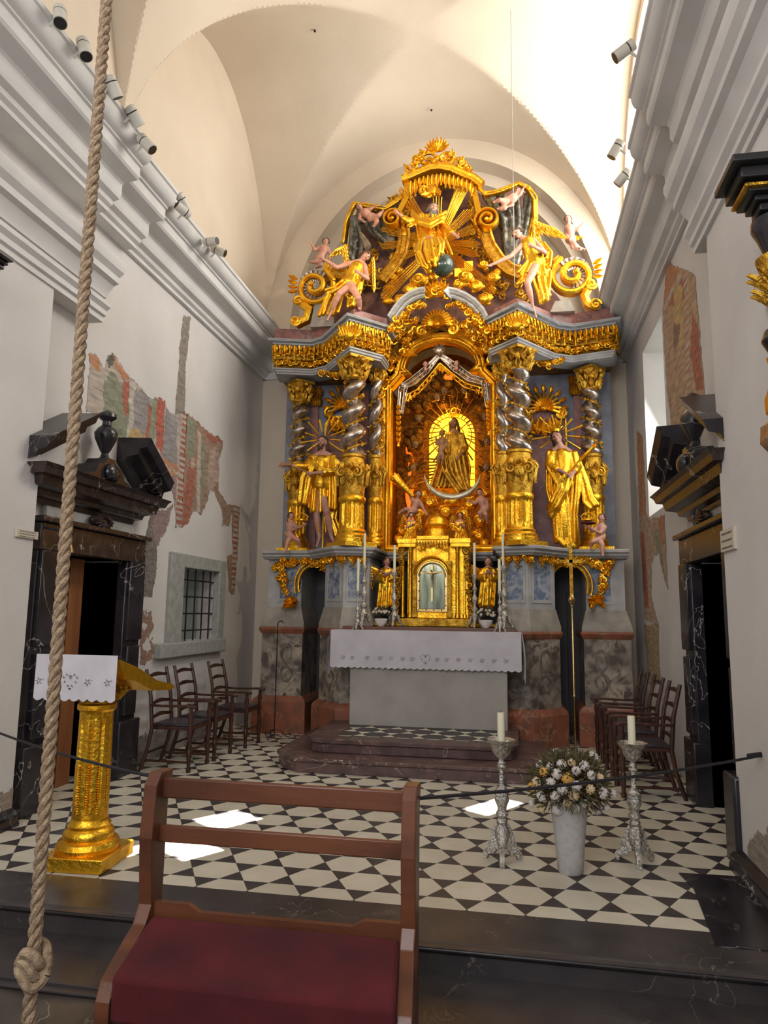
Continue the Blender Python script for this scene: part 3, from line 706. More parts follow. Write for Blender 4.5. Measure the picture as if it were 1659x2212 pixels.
# --- golden lectern with lace cloth
le = thing('lectern', 'gilded column lectern with white lace cloth left of the pew', 'lectern', (-1.66, .25, 0))
b = MB(); b.box((-1.655, .235, .045), (.44, .44, .09), RD(4)); b.build('base_plate', 'gold', le, bevel=.008)
fl = lambda n, d: (lambda a, z, r: r-(d*max(0, cos(n*a)) if .30 < z < .98 else 0))
b = MB(); b.lathe([(.20, .09), (.205, .12), (.19, .15), (.16, .165), (.165, .19), (.155, .215), (.135, .23), (.14, .25), (.122, .27), (.118, .29)], (-1.655, .235, 0), 32); b.build('column_base', 'gold', le)
b = MB(); b.lathe([(.115, .285)]+[(.116-.006*i/13, .30+.68*i/13) for i in range(14)]+[(.112, .985), (.128, 1.0), (.128, 1.03), (.115, 1.04)], (-1.655, .235, 0), 80, fl(10, .013))
b.build('shaft', 'gold', le)
for k in range(10):
    b = MB()
    for i in range(20): z = .33+.3*i/19; b.ell((-1.655+.108*cos(2*pi*k/10), .235+.108*sin(2*pi*k/10), z), .0085, 6, 4)
    b.build('bead_string', 'gold', le)
b = MB(); b.lathe([(.115, 1.04), (.12, 1.10), (.15, 1.16), (.17, 1.2), (.17, 1.215)], (-1.655, .235, 0), 20); rg = random.Random(3)
for k in range(16):
    a = 2*pi*k/16; c = V((-1.655+.13*cos(a), .235+.13*sin(a), 1.06)); b.leafl(c, c+V((.05*cos(a), .05*sin(a), .09)), .05, .5, (cos(a), sin(a), 0), .3)
    c += V((.03*cos(a), .03*sin(a), .08)); b.ell(c, (.018, .018, .02), 6, 5)
b.build('capital', 'gold2', le)
e1 = at(255, 1420, Y=.02); e2 = at(330, 1476, Y=.52); xl = at(88, 1416, Y=.02).x
b = MB(); sec = [(.02, e1.z-.012), (.2, e1.z-.075), (.38, e2.z+.035), (.52, e2.z), (.54, e2.z-.03), (.50, e2.z-.04), (.34, e2.z-.03), (.2, e1.z-.17), (.10, e1.z-.14), (.03, e1.z-.04)]
xr = e1.x+.01; m_ = len(sec)
b.add([(xl, y, z) for y, z in sec]+[(xr+.13*max(0, (y-.1))/.4, y, z) for y, z in sec], [tuple(range(m_)), tuple(range(m_, 2*m_))[::-1]]+[(i, m_+i, m_+(i+1) % m_, (i+1) % m_) for i in range(m_)])
b.build('book_desk', 'gold', le, smooth=50)
def cloth(name, P0, P1, drop, n, mtl, scal, amp, tops=None, parent=None):
    "hanging cloth between two top corners with a scalloped hem"
    b = MB(); P0, P1 = V(P0), V(P1); rows = 10; vs = []
    d = (P1-P0).normalized(); nr = V((d.y, -d.x, 0))
    for j in range(rows+1):
        for i in range(n+1):
            t = i/n; q = j/rows; hem = .018*abs(sin(pi*t*scal))
            p = P0.lerp(P1, t)-V((0, 0, (drop+hem)*q))+nr*(amp*q*(sin(t*19+1)+.6*sin(t*43)))
            vs.append(p)
    b.add(vs, [(j*(n+1)+i, (j+1)*(n+1)+i, (j+1)*(n+1)+i+1, j*(n+1)+i+1) for j in range(rows) for i in range(n)])
    return b
def lace(P0, P1, drop, items, size):
    "cut-work flowers and hearts just in front of a hanging cloth; items: (t, kind)"
    b = MB(); P0, P1 = V(P0), V(P1); d = (P1-P0).normalized(); nr = V((d.y, -d.x, 0)); k = nr*.012
    def dot(c, rx, rz, rot=0):
        vs = []
        for i in range(8):
            a = 2*pi*i/8; u, w = rx*cos(a), rz*sin(a); vs.append(c+d*(u*cos(rot)-w*sin(rot))+V((0, 0, u*sin(rot)+w*cos(rot))))
        b.add(vs, [tuple(range(8))])
    for t, kd in items:
        c = P0.lerp(P1, t)-V((0, 0, drop))+k
        if kd == 'f':
            for i in range(5): a = 2*pi*i/5+t*9; dot(c+d*(size*.6*cos(a))+V((0, 0, size*.6*sin(a))), size*.36, size*.13, a)
            dot(c+d*size*1.15+V((0, 0, size*.5)), size*.2, size*.1, .5)
        if kd == 'h':
            for i in range(13):
                a = 2*pi*i/13; hx = .95*size*2*sin(a)**3; hz = size*2*(.8125*cos(a)-.3125*cos(2*a)-.125*cos(3*a)-.0625*cos(4*a)); dot(c+d*hx+V((0, 0, hz+size*.3)), size*.3, size*.16, a)
    return b
cA, cB = V((xl-.015, .0, e1.z+.012)), V((xr+.0, .0, e1.z+.012))
cl = thing('lace_cloth', 'white lace cloth with heart cut-work draped over the lectern', 'cloth', tuple(cA))
b = cloth('', cA, cB, .285, 60, 'linen', 9, .004)
b.add([cA, cB, (cB.x, .2, e1.z-.062), (cA.x, .2, e1.z-.062)], [(0, 1, 2, 3)]); b.build('cloth', 'linen', cl)
lace(cA, cB, .175, [(.06, 'f'), (.22, 'f'), (.66, 'f'), (.9, 'f'), (.45, 'h')], .026).build('cut_work', 'embro', cl, smooth=0)

# --- floor candlesticks, potted flowers
def big_candlestick(x, y, H, label, ch_, crad=.026):
    r = thing('altar_candlestick', label, 'candlestick', (x, y, 0), 'silver candlesticks standing on the tiled floor')
    f = H/.83
    b = MB()
    for k in range(3):
        a = RD(-90+120*k); d = V((cos(a), sin(a), 0)); o = V((x, y, 0))
        P = [(.030, .30), (.050, .30), (.085, .24), (.105, .18), (.10, .13), (.14, .10), (.175, .05), (.165, .0), (.14, .0), (.13, .035), (.095, .06), (.075, .05), (.05, .09), (.03, .10)]
        sd = V((-d.y, d.x, 0)); n = len(P)
        b.add([o+d*p*f+V((0, 0, z*f))+sd*.016 for p, z in P]+[o+d*p*f+V((0, 0, z*f))-sd*.016 for p, z in P], [tuple(range(n)), tuple(range(n, 2*n))[::-1]]+[(i, n+i, n+(i+1) % n, (i+1) % n) for i in range(n)])
        for i in range(9): b.ell(o+d*(.05+.115*i/8)*f+V((0, 0, (.27-.23*(i/8))*f)), .013*f, 6, 4)
    b.build('foot', 'silverc', r, smooth=30)
    b = MB(); b.lathe([(q*f, z*f) for q, z in [(.03, .10), (.05, .16), (.062, .22), (.05, .27), (.034, .30), (.046, .315), (.046, .33), (.034, .345), (.052, .37), (.052, .385), (.036, .40), (.042, .44), (.058, .475), (.062, .50), (.05, .52), (.06, .53), (.056, .55), (.06, .56), (.045, .58), (.026, .60), (.022, .64), (.02, .72), (.024, .74), (.04, .755), (.03, .77), (.036, .785), (.022, .80), (.018, .83)]], (x, y, 0), 16)
    b.build('stem', 'silverc', r)
    b = MB(); z = .83*f; b.lathe([(.018, z-.01), (.03, z), (.06, z+.035), (.068, z+.075), (.095, z+.115), (.10, z+.12), (.088, z+.112), (.05, z+.06), (.01, z+.05)], (x, y, 0), 20, lambda a, z, r: r*(1+.04*cos(8*a))); b.build('drip_cup', 'silverc', r)
    c = thing('candle', 'thick ivory candle on the '+('left' if x < 1.4 else 'right')+' floor candlestick', 'candle', (x, y, z+.05), 'candles on the floor candlesticks')
    b = MB(); b.lathe([(.003, z+.04), (.003, z+.11), (crad, z+.11), (crad, z+.11+ch_), (.006, z+.112+ch_)], (x, y, 0), 14); b.build('wax_body', 'wax', c)
    b = MB(); b.tube([(x, y, z+.11+ch_), (x, y, z+.125+ch_)], .002, 5); b.build('wick', 'dark', c)
q1 = at(1078, 1880, Z=0); q2 = at(1384, 1884, Z=0)
top1 = at(1090, 1600, Y=q1.y+.12).z; top2 = at(1378, 1607, Y=q2.y+.12).z
big_candlestick(q1.x+.02, q1.y+.17, top1-.12, 'tall silver candlestick with three feet on the floor, left of the flower pot', .19)
big_candlestick(q2.x, q2.y+.17, top2-.12, 'tall silver candlestick with three feet on the floor, right of the flower pot', .19)
def blossom(name, c, r, m, d, label, group, seed):
    rg = random.Random(seed); t = thing(name, label, 'flower', tuple(c), group) if r > .025 else None
    b = MB(); d = V(d).normalized(); Z = d; X_ = Z.orthogonal().normalized(); Y_ = Z.cross(X_)
    for ring, (rr, n, h, ps) in enumerate(((.78, 9, -.1, .52), (.66, 8, .25, .46), (.42, 7, .5, .38))):
        for k in range(n):
            a = 2*pi*k/n+ring*.5+rg.uniform(-.15, .15); o = X_*cos(a)+Y_*sin(a)
            c0 = V(c)+o*(r*rr*.35)+Z*(r*h*.6); b.leafl(c0, V(c)+o*(r*rr*1.12)+Z*(r*(h+.12)), r*ps*1.15, .45, tuple(Z+o*.5), .12)
    b.ell(V(c)+Z*r*.1, r*.66, 12, 8)
    if t is None:
        o = b.build(name, m); return tag(o, label, 'flower', group)
    b.build('petals', m, t)
    b = MB(); b.tube([V(c)-Z*r*.9, V(c)-Z*r*.1], r*.12, 5); b.ell(V(c)-Z*r*.45, r*.34, 6, 4); b.build('stem', 'leaf', t)
    return t
def foliage(c, rx, rz, n, size, seed, m='leaf', low=-.6):
    rg = random.Random(seed); b = MB()
    for i in range(n):
        a = rg.uniform(0, 2*pi); e = rg.uniform(low, 1.3); d = V((cos(a)*cos(e), sin(a)*cos(e), sin(e)))
        p = V(c)+V((d.x*rx, d.y*rx, d.z*rz))*rg.uniform(.35, .95); b.leafl(p, p+(d+V((rg.uniform(-.6, .6), rg.uniform(-.6, .6), rg.uniform(-.6, .3)))).normalized()*size*rg.uniform(.6, 1.4), size*.26, .3, (d.y, -d.x, .3), .1)
    return b
pc = at(1235, 1895, Z=0); px_, py_ = pc.x, pc.y+.09; rim = at(1240, 1735, Y=py_-.1).z
t = thing('flower_pot', 'tall white plastic pot holding a bouquet on the tiled floor', 'pot', (px_, py_, 0))
b = MB(); b.lathe([(.075, 0), (.082, .01), (.10, rim*.5), (.125, rim-.03), (.14, rim), (.132, rim), (.115, rim-.04), (.09, rim*.5)], (px_, py_, 0), 32); b.build('pot_wall', 'pot', t)
b = MB()
for i in range(7): zz = rim*(.12+.115*i); b.lathe([(.083+.045*zz/rim, zz-.004), (.088+.045*zz/rim, zz), (.083+.045*zz/rim, zz+.004)], (px_, py_, 0), 28)
bc = V((px_+.0, py_, rim+.12))
o = foliage(bc+V((0, 0, -.02)), .275, .21, 2600, .045, 4, low=-.75).build('bouquet_greenery', 'leaf'); tag(o, 'dry green filler foliage of the big bouquet in the white pot', 'foliage'); o['kind'] = 'stuff'
rg = random.Random(11); placed = []
FL = [(1213, 1652, .05, 'w'), (1175, 1668, .045, 'y'), (1203, 1672, .05, 'w'), (1262, 1655, .05, 'w'), (1245, 1665, .045, 'w'), (1226, 1682, .055, 'y'), (1277, 1675, .045, 'w'), (1190, 1692, .05, 'w'), (1160, 1690, .05, 'c'), (1245, 1698, .05, 'w'), (1215, 1705, .05, 'w'), (1170, 1720, .05, 'w'), (1200, 1720, .05, 'w'), (1240, 1718, .05, 'c'), (1275, 1705, .045, 'c'), (1302, 1712, .055, 'w'), (1322, 1716, .045, 'w'), (1203, 1748, .055, 'w'), (1172, 1745, .05, 'c'), (1245, 1745, .045, 'w'), (1290, 1748, .05, 'w'), (1150, 1700, .045, 'y'), (1225, 1735, .04, 'c'), (1262, 1735, .04, 'w'), (1296, 1680, .04, 'c'), (1150, 1735, .035, 'w'), (1310, 1745, .035, 'w'), (1235, 1648, .04, 'c'), (1188, 1655, .04, 'w')]
for i, (x, y, r, k) in enumerate(FL):
    dx = (x-1235)/90; dz = (1700-y)/60; rad = min(1, sqrt(dx*dx+dz*dz)); p = at(x, y, Y=py_-.21*sqrt(max(.05, 1-rad*rad)))
    nm = {'w': 'white', 'c': 'cream', 'y': 'yellow'}[k]
    blossom('rose_blossom', p, r*.86, 'petal'+k, p-bc+V((0, -.1, .05)), '%s blossom in the big bouquet of the tall white floor pot' % nm, '%s blossoms of the floor bouquet' % nm, i)
for i in range(8):
    a = rg.uniform(.3, pi-.3); p = bc+V((.2*cos(a), .19*sin(a), rg.uniform(-.03, .18)))
    blossom('rose_blossom', p, .045, 'petalw', p-bc, 'white blossom in the big bouquet of the tall white floor pot', 'white blossoms of the floor bouquet', i+50)

# --- processional pole with cross on the right, iron stand on the left
rp_ = at(1240, 1640, Z=0); X_, Y_ = rp_.x+.02, rp_.y
t = thing('processional_cross', 'tall thin brass pole with ornate cross head standing before the right passage', 'cross', (X_, Y_, 0))
zt = at(1238, 1290, Y=Y_).z; z2 = at(1238, 1200, Y=Y_).z
b = MB(); b.lathe([(.16, 0), (.16, .015), (.05, .04), (.02, .08), (.012, .1)], (X_, Y_, 0), 16); b.build('base', 'brass', t)
b = MB(); b.lathe([(.013, .08), (.013, .7), (.02, .71), (.02, .73), (.013, .74), (.013, 1.7), (.011, zt-.12), (.022, zt-.11), (.012, zt-.09)], (X_, Y_, 0), 10); b.build('pole', 'brass', t)
b = MB(); b.lathe([(.012, zt-.1), (.03, zt-.07), (.045, zt-.03), (.03, zt+.01), (.012, zt+.03)], (X_, Y_, 0), 14); b.build('knop', 'brass', t)
b = MB(); b.bb(X_-.02, X_+.02, Y_-.01, Y_+.01, zt, z2+.1); b.bb(X_-.13, X_+.13, Y_-.01, Y_+.01, z2-.09, z2-.05)
for dx, dz in ((-.14, -.07), (.14, -.07), (0, .12)):
    for a in range(3): q = a*2*pi/3; b.ell((X_+dx+.02*cos(q), Y_, z2+dz+.02*sin(q)), (.018, .01, .018), 8, 5)
for k in range(12): a = 2*pi*k/12; b.leafl((X_+.03*cos(a), Y_, z2-.07+.03*sin(a)), (X_+.10*cos(a), Y_, z2-.07+.10*sin(a)), .018, .3)
b.build('cross_head', 'gold2', t)
s0 = at(592, 1595, Z=0)
t = thing('iron_stand', 'thin black iron stand with hooked top and scrolled feet beside the left pier', 'stand', tuple(s0))
zt = at(590, 1342, Y=s0.y).z; x_, y_ = s0.x, s0.y
b = MB(); b.tube([(x_, y_, 0), (x_, y_, zt-.03), (x_+.02, y_, zt), (x_+.06, y_, zt+.005), (x_+.08, y_, zt-.02)], .008, 6); b.build('rod', 'iron', t)
b = MB()
for k in range(3):
    a = 2*pi*k/3+.4; d = V((cos(a), sin(a), 0)); o_ = V((x_, y_, 0)); b.tube([o_+V((0, 0, .12)), o_+d*.08+V((0, 0, .10)), o_+d*.15+V((0, 0, .03)), o_+d*.2+V((0, 0, .01)), o_+d*.22+V((0, 0, .04)), o_+d*.19+V((0, 0, .06))], .006, 5)
    b.tube([o_+V((0, 0, .05)), o_+d*.10+V((0, 0, .02)), o_+d*.12+V((0, 0, .06)), o_+d*.09+V((0, 0, .07))], .005, 5)
b.build('scrolled_foot', 'iron', t)
b = MB(); wx = at(1103, 22, Z=9.25); lo_ = at(1130, 610, Y=wx.y); b.tube([wx, (wx.x, wx.y, lo_.z)], .0045, 5); o = b.build('hanging_wire', 'white'); tag(o, 'thin pale wire hanging from the vault in front of the altar', 'wire')
b = MB(); b.lathe([(.03, 0), (.03, .012), (.012, .03)], (wx.x, wx.y, ZS+max(h1(wx.x), h2(wx.y))-.03), 10); o = b.build('ceiling_hook', 'iron'); tag(o, 'small dark hook in the vault holding the thin wire', 'hook')
for hx, hy, lb in ((680, 67, 'tiny dark lamp hole plug in the left part of the vault'), (932, 238, 'tiny dark plug in the vault above the altar crown')):
    best = min((abs((p := at(hx, hy, Z=7+.02*i)).z-ZS-max(h1(p.x), h2(p.y))), i) for i in range(125) if XL < at(hx, hy, Z=7+.02*i).x < XR)
    p = at(hx, hy, Z=7+.02*best[1]); b = MB(); b.ell(p, .018, 8, 6); o = b.build('vault_plug', 'iron'); tag(o, lb, 'plug')
# --- small bell by the left portal, notices
p = at(147, 1168, X=XL+.35)
t = thing('sacristy_bell', 'small brass bell hanging beside the left portal', 'bell', tuple(p))
b = MB(); b.lathe([(.055, -.10), (.05, -.08), (.035, -.03), (.03, .03), (.022, .06), (.005, .07)], p, 16); b.build('bell_body', 'brass', t)
b = MB(); b.tube([p+V((0, 0, .07)), p+V((-.25, 0, .12)), (XL+.1, p.y, p.z+.1)], .01, 6); b.build('bracket', 'iron', t)
b = MB(); b.tube([p+V((.0, .02, -.08)), (p.x, p.y+.01, .9)], .006, 5); b.build('pull_chain', 'brass', t)
def notice(name, x0_, y0_, x1_, y1_, X, label, seed, rows):
    s = 1 if X < 0 else -1; A = at(x0_, y0_, X=X+s*.02); B_ = at(x1_, y1_, X=X+s*.02); t = thing(name, label, 'notice', tuple(A))
    b = MB(); b.bb(X, X+s*.02, A.y, B_.y, min(A.z, B_.z), max(A.z, B_.z)); b.build('sheet', 'paper', t)
    b = MB(); rg = random.Random(seed); W = B_.y-A.y; H = abs(A.z-B_.z)
    for i in range(rows):
        z = max(A.z, B_.z)-H*(.2+.65*i/max(1, rows-1)); u = .12
        while u < .85:
            w_ = rg.uniform(.05, .16); u2 = min(.88, u+w_); b.bb(X+s*.02, X+s*.0225, A.y+W*u, A.y+W*u2, z-H*.035, z+H*.035); u = u2+.04
    b.build('printed_lines', 'ink', t)
notice('wall_notice', 38, 1142, 82, 1166, XL+.17, 'small pale printed notice on the left wall beside the portal', 3, 3)
notice('wall_notice', 1555, 1148, 1586, 1185, XR-.24, 'small cream notice on the right wall beside the portal', 5, 3)

# --- spotlights on the cornices
def spot(px, py, X, Y, Z, d, L, r, label, lit=False, holder=True):
    t = thing('spotlight', label, 'lamp', (X, Y, Z), 'spotlights along the cornice')
    d = V(d).normalized(); R = d.to_track_quat('Z', 'Y').to_matrix(); o = V((X, Y, Z))
    b = MB(); b.lathe([(.2*r, 0), (r, .01), (r, L*.3)], o, 18, axis=R); b.lathe([(r, L*.36), (r, L), (r*.9, L)], o, 18, axis=R); b.build('housing', 'lampw', t)
    b = MB(); b.lathe([(r*.93, L*.28), (r*.93, L*.38)], o, 18, axis=R); b.build('black_ring', 'plasticb', t)
    b = MB(); b.lathe([(r*.88, L*1.001), (r*.88, L*1.01)], o, 18, axis=R); b.build('lens', 'plasticb', t)
    b = MB(); b.tube([o+d*L*.4, o+d*L*.4+V((-.08 if X < 0 else .08, 0, -.08))], .012, 6); b.build('bracket', 'lampw', t)
LS = [(130, 35, (.25, -.25, -.9), 'first from the frame top'), (182, 105, (.3, -.1, -.85), 'second from the frame top'), (244, 187, (.2, .5, -.7), 'third from the frame top, beside the rope'), (290, 250, (.25, .6, -.55), 'fourth from the frame top'), (316, 310, (.55, .1, -.6), 'fifth from the frame top'), (395, 435, (.2, .6, -.5), 'upper one of the pair halfway along'), (396, 455, (-.3, -.5, .2), 'lower one of the pair halfway along'), (455, 522, (.9, -.2, -.1), 'brightly lit one near the altar'), (472, 542, (.8, .1, -.35), 'last one, nearest to the altar')]
for i, (x, y, d, lb) in enumerate(LS):
    p = at(x, y, X=-2.12 if i < 5 else -2.28); dv = V(d).normalized(); p -= dv*.09
    spot(x, y, p.x, p.y, p.z, d, .18, .052 if i < 5 else .05, 'cream spotlight on the left cornice, '+lb)
RS = [(1349, 110, (-.8, .1, -.5), 2.12, 'uppermost of the three'), (1331, 322, (-.5, .2, -.8), 2.24, 'middle of the three'), (1346, 383, (-.6, .3, -.6), 2.34, 'lowest of the three, mostly behind the cornice')]
for x, y, d, X, lb in RS:
    p = at(x, y, X=X); dv = V(d).normalized(); p -= dv*.09
    spot(x, y, p.x, p.y, p.z, d, .18, .05, 'grey spotlight on the right cornice, '+lb)

# --- side altar fragments at the right and left frame edge
def cornice_block(b, x0_, x1_, y0_, y1_, z0_, steps, flip):
    for i, (o_, h0, h1_) in enumerate(steps): b.bb(x0_-(o_ if flip > 0 else -0), x1_+(0 if flip > 0 else o_), y0_-o_, y1_, z0_+h0, z0_+h1_)
t = thing('side_altar', 'dark side altar with gilded column parts at the right frame edge', 'altar', (2.75, -.1, 2)); b = MB()
st = [(0, 0, .05), (.03, .05, .09), (.06, .09, .12), (.10, .12, .17), (.15, .17, .23), (.20, .23, .27)]
z0c = 3.73
for o_, h0, h_ in st: b.bb(2.50-o_, 2.9, -.59-o_, -.49+o_*.2, z0c+h0, z0c+h_)
b.build('cornice', 'plasticb', t, bevel=.006)
b = MB(); b.bb(2.375, 2.9, -.715, -.47, z0c+.135, z0c+.150); b.build('gilt_band', 'gold2', t)
cy = -.60; cx = at(1704, 800, Y=cy).x; za = lambda y: at(1655, y, Y=cy).z
b = MB(); b.lathe([(.05, za(560)), (.07, za(555)), (.11, za(510)), (.13, za(495)), (.13, za(480))], (cx, cy, 0), 20); b.build('black_abacus', 'blackm', t)
b = MB(); b.lathe([(.07, za(660)), (.09, za(620)), (.10, za(590)), (.12, za(560))], (cx, cy, 0), 16)
for k in range(12):
    for z_, r_ in ((640, .07), (605, .085)):
        a = 2*pi*k/12; c = V((cx+r_*cos(a), cy+r_*sin(a), za(z_+10))); b.leafl(c, c+V((.05*cos(a), .05*sin(a), .08)), .05, .5, (cos(a), sin(a), 0), .3)
b.build('gilt_capital', 'gold2', t)
b = MB(); b.lathe([(.03, za(770)), (.09, za(755)), (.115, za(735)), (.10, za(715)), (.05, za(705))], (cx, cy, 0), 24); b.build('dark_ball', 'blackm', t)
b = MB(); b.lathe([(.085, za(905)), (.11, za(890)), (.115, za(860)), (.085, za(820)), (.09, za(790)), (.10, za(775)), (.08, za(768))], (cx, cy, 0), 24, lambda a, z, r: r*(1+.05*sin(5*a+z*14))); b.build('gilt_scroll', 'gold', t)
b = MB(); b.lathe([(.05, za(990)), (.10, za(980)), (.145, za(950)), (.14, za(920)), (.09, za(900))], (cx, cy, 0), 28, lambda a, z, r: r*(1+.10*sin(9*a+z*30)*cos(z*50+3*a))); b.build('grey_leaf_bulb', 'silver', t)
b = MB(); b.lathe([(.02, za(1110)), (.055, za(1080)), (.085, za(1040)), (.09, za(1010)), (.07, za(985))], (cx, cy, 0), 20, lambda a, z, r: r*(1+.06*sin(6*a+z*9))); b.ell((cx, cy, za(1150)), .05); b.build('gilt_pendant', 'gold', t)
b = MB(); b.bb(cx-.02, XR, cy+.1, cy+.2, za(1160), z0c+.02); b.build('backing_post', 'plaster', t)
t = thing('side_altar_cornice', 'dark cornice corner poking in at the left frame edge', 'altar', (-2.6, .1, 4.2))
b = MB(); p = at(14, 548, Y=-.2)
for o_, h0, h_ in st[:4]: b.bb(XL, p.x-.12+o_, -.28-o_*.6, -.1, p.z-.10+h0*.7, p.z-.10+h_*.7)
b.build('cornice', 'plasticb', t, bevel=.006)
# ================================================================ HIGH ALTAR
XC = .15
al = thing('altarpiece', 'towering gilded high altar retable with twisted columns filling the end wall', 'altar', (XC, 5.9, 0))
def mirp(P, s): return [(XC+s*x, y) for x, y in P][::1 if s > 0 else -1]
# --- stone piers below
INN = [(.86, 4.98), (1.22, 4.88), (1.58, 5.24), (1.58, 5.95), (.86, 5.95)]
OUT = [(1.96, 5.48), (2.50, 5.48), (2.50, 6.3), (1.96, 6.3)]
def grow(P, d):
    cx = sum(p[0] for p in P)/len(P); cy = sum(p[1] for p in P)/len(P); r = []
    n = len(P)
    for i in range(n):
        a, b_, c = V(P[i-1]), V(P[i]), V(P[(i+1) % n]); t0 = (b_-a).normalized(); t1 = (c-b_).normalized()
        n0 = V((t0.y, -t0.x)); n1 = V((t1.y, -t1.x)); m_ = (n0+n1).normalized(); q = b_+m_*(d/max(.4, m_.dot(n0))); r.append((q.x, q.y))
    return r
for s in (-1, 1):
    for nm, F in (('inner', INN), ('outer', OUT)):
        pier = None
        for part, m, levels in (('pier', 'greym', [(.50, .03), (1.36, .03)]), ('red_base', 'redm', [(0, .12), (.42, .12), (.46, .10), (.50, .05)]),
                                ('red_cap', 'redm', [(1.36, .03), (1.38, .05), (1.43, .07), (1.46, .06)]), ('white_moulding', 'cream', [(1.46, .05), (1.52, .05), (1.62, .02), (1.70, 0), (1.74, -.01)]),
                                ('panel_block', 'white', [(1.74, -.02), (2.44, -.02)])):
            b = MB(); L = [mirp(grow(F, g), s) for z, g in levels]; n = len(F)
            for (z, g), P in zip(levels, L): b.v += [(x, y, z) for x, y in P]
            k = len(levels); b.f = [(i*n+j, i*n+(j+1) % n, (i+1)*n+(j+1) % n, (i+1)*n+j) for i in range(k-1) for j in range(n)]+[tuple(range(n))[::-1], tuple((k-1)*n+j for j in range(n))]
            o = b.build(part, m, pier or al, smooth=25)
            if pier is None: pier = o
        # dark oval inlays on the grey marble and blue panels above
        faces = [((.86, 4.98), (1.22, 4.88)), ((1.22, 4.88), (1.58, 5.24))] if nm == 'inner' else [((1.96, 5.48), (2.50, 5.48))]
        for fi, (p, q) in enumerate(faces):
            P0, P1 = V((XC+s*p[0], p[1], 0)), V((XC+s*q[0], q[1], 0)); d = (P1-P0); L = d.length; d.normalize(); nr = V((d.y, -d.x, 0))
            if nr.y > 0: nr = -nr
            def slab(u0, u1, z0, z1, off, th=.008):
                b = MB(); k0 = P0+d*(u0*L)+nr*off; k1 = P0+d*(u1*L)+nr*off
                vs = [k0+V((0, 0, z0)), k1+V((0, 0, z0)), k1+V((0, 0, z1)), k0+V((0, 0, z1))]
                b.add(vs+[v-nr*th for v in vs], [(0, 1, 2, 3), (7, 6, 5, 4), (0, 4, 5, 1), (1, 5, 6, 2), (2, 6, 7, 3), (3, 7, 4, 0)]); return b
            w0, w1 = (.2, .8) if nm == 'inner' else (.12, .62)
            slab(w0, w1, 1.86, 2.30, -.018, .004).build('blue_panel', 'bluem', pier, smooth=0)
            # raised frame of the panel
            b = slab(w0-.06, w1+.06, 1.82, 1.86, -.008, .02); 
            for z0, z1 in ((2.30, 2.33),):
                c_ = slab(w0-.06, w1+.06, z0, z1, -.008, .02); b.add(c_.v, c_.f)
            for u0, u1 in ((w0-.06, w0), (w1, w1+.06)):
                c_ = slab(u0, u1, 1.86, 2.30, -.008, .02); b.add(c_.v, c_.f)
            b.build('panel_frame', 'white', pier, smooth=0)
            b = MB(); u = .5 if nm == 'inner' else .35; rr = L*(.26 if nm == 'inner' else .17)
            for zc, rz in ((1.08, .15), (.80, .12)):
                c = P0+d*(u*L)+nr*.034; vs = []
                for i in range(20):
                    a = 2*pi*i/20; wob = 1+.18*sin(3*a+fi+zc*7)
                    vs.append(c+d*(rr*cos(a)*wob)+V((0, 0, zc+rz*sin(a))))
                for i in range(20):
                    a = 2*pi*i/20; wob = .62+.1*sin(2*a+zc*9); vs.append(c+d*(rr*cos(a)*wob)+V((0, 0, zc+rz*.72*sin(a))))
                b.add(vs, [(i, (i+1) % 20, 20+(i+1) % 20, 20+i) for i in range(20)])
            b.build('marble_inlay', 'darkinlay', pier, smooth=0)
# dark passages behind the piers
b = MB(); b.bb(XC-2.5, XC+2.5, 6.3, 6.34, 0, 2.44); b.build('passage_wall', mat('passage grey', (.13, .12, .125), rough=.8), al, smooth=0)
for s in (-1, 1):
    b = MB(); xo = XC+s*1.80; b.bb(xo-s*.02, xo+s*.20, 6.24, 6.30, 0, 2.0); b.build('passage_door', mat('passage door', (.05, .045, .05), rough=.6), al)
    # arch plate over the passage
    pl = [(1.50, 2.44), (1.50, 1.98)]+[(1.755+.235*cos(a), 2.08+.27*sin(a)) for a in [pi*(1-i/14) for i in range(15)]]+[(2.02, 1.98), (2.02, 2.44)]
    b = MB(); b.plate([(XC+s*x, z) for x, z in pl][::s], 5.44, 5.56); b.build('passage_arch', 'cream', al, smooth=0)
# --- shelf (predella cornice)
def plan(P):
    L = [V((XC-x, y, 0)) for x, y in P]; R_ = [V((XC+x, y, 0)) for x, y in reversed(P)]
    return L+R_
SH = [(2.52, 5.36), (1.80, 5.36), (1.28, 4.72), (.84, 4.86), (.82, 5.70), (.5, 5.74)]
pp = plan(SH)
b = MB(); b.sweep(pp, [(-.30, 2.42), (-.02, 2.42), (0, 2.44), (.03, 2.455), (.03, 2.475), (.07, 2.50), (.075, 2.53), (.06, 2.54), (-.30, 2.54)]); b.build('shelf_cornice', 'white', al, smooth=25)
b = MB(); poly = [(p.x, p.y) for p in pp]+[(XC+2.5, 6.3), (XC-2.5, 6.3)]; b.prism(poly, 2.44, 2.535); b.build('shelf_slab', 'cream', al, smooth=0)
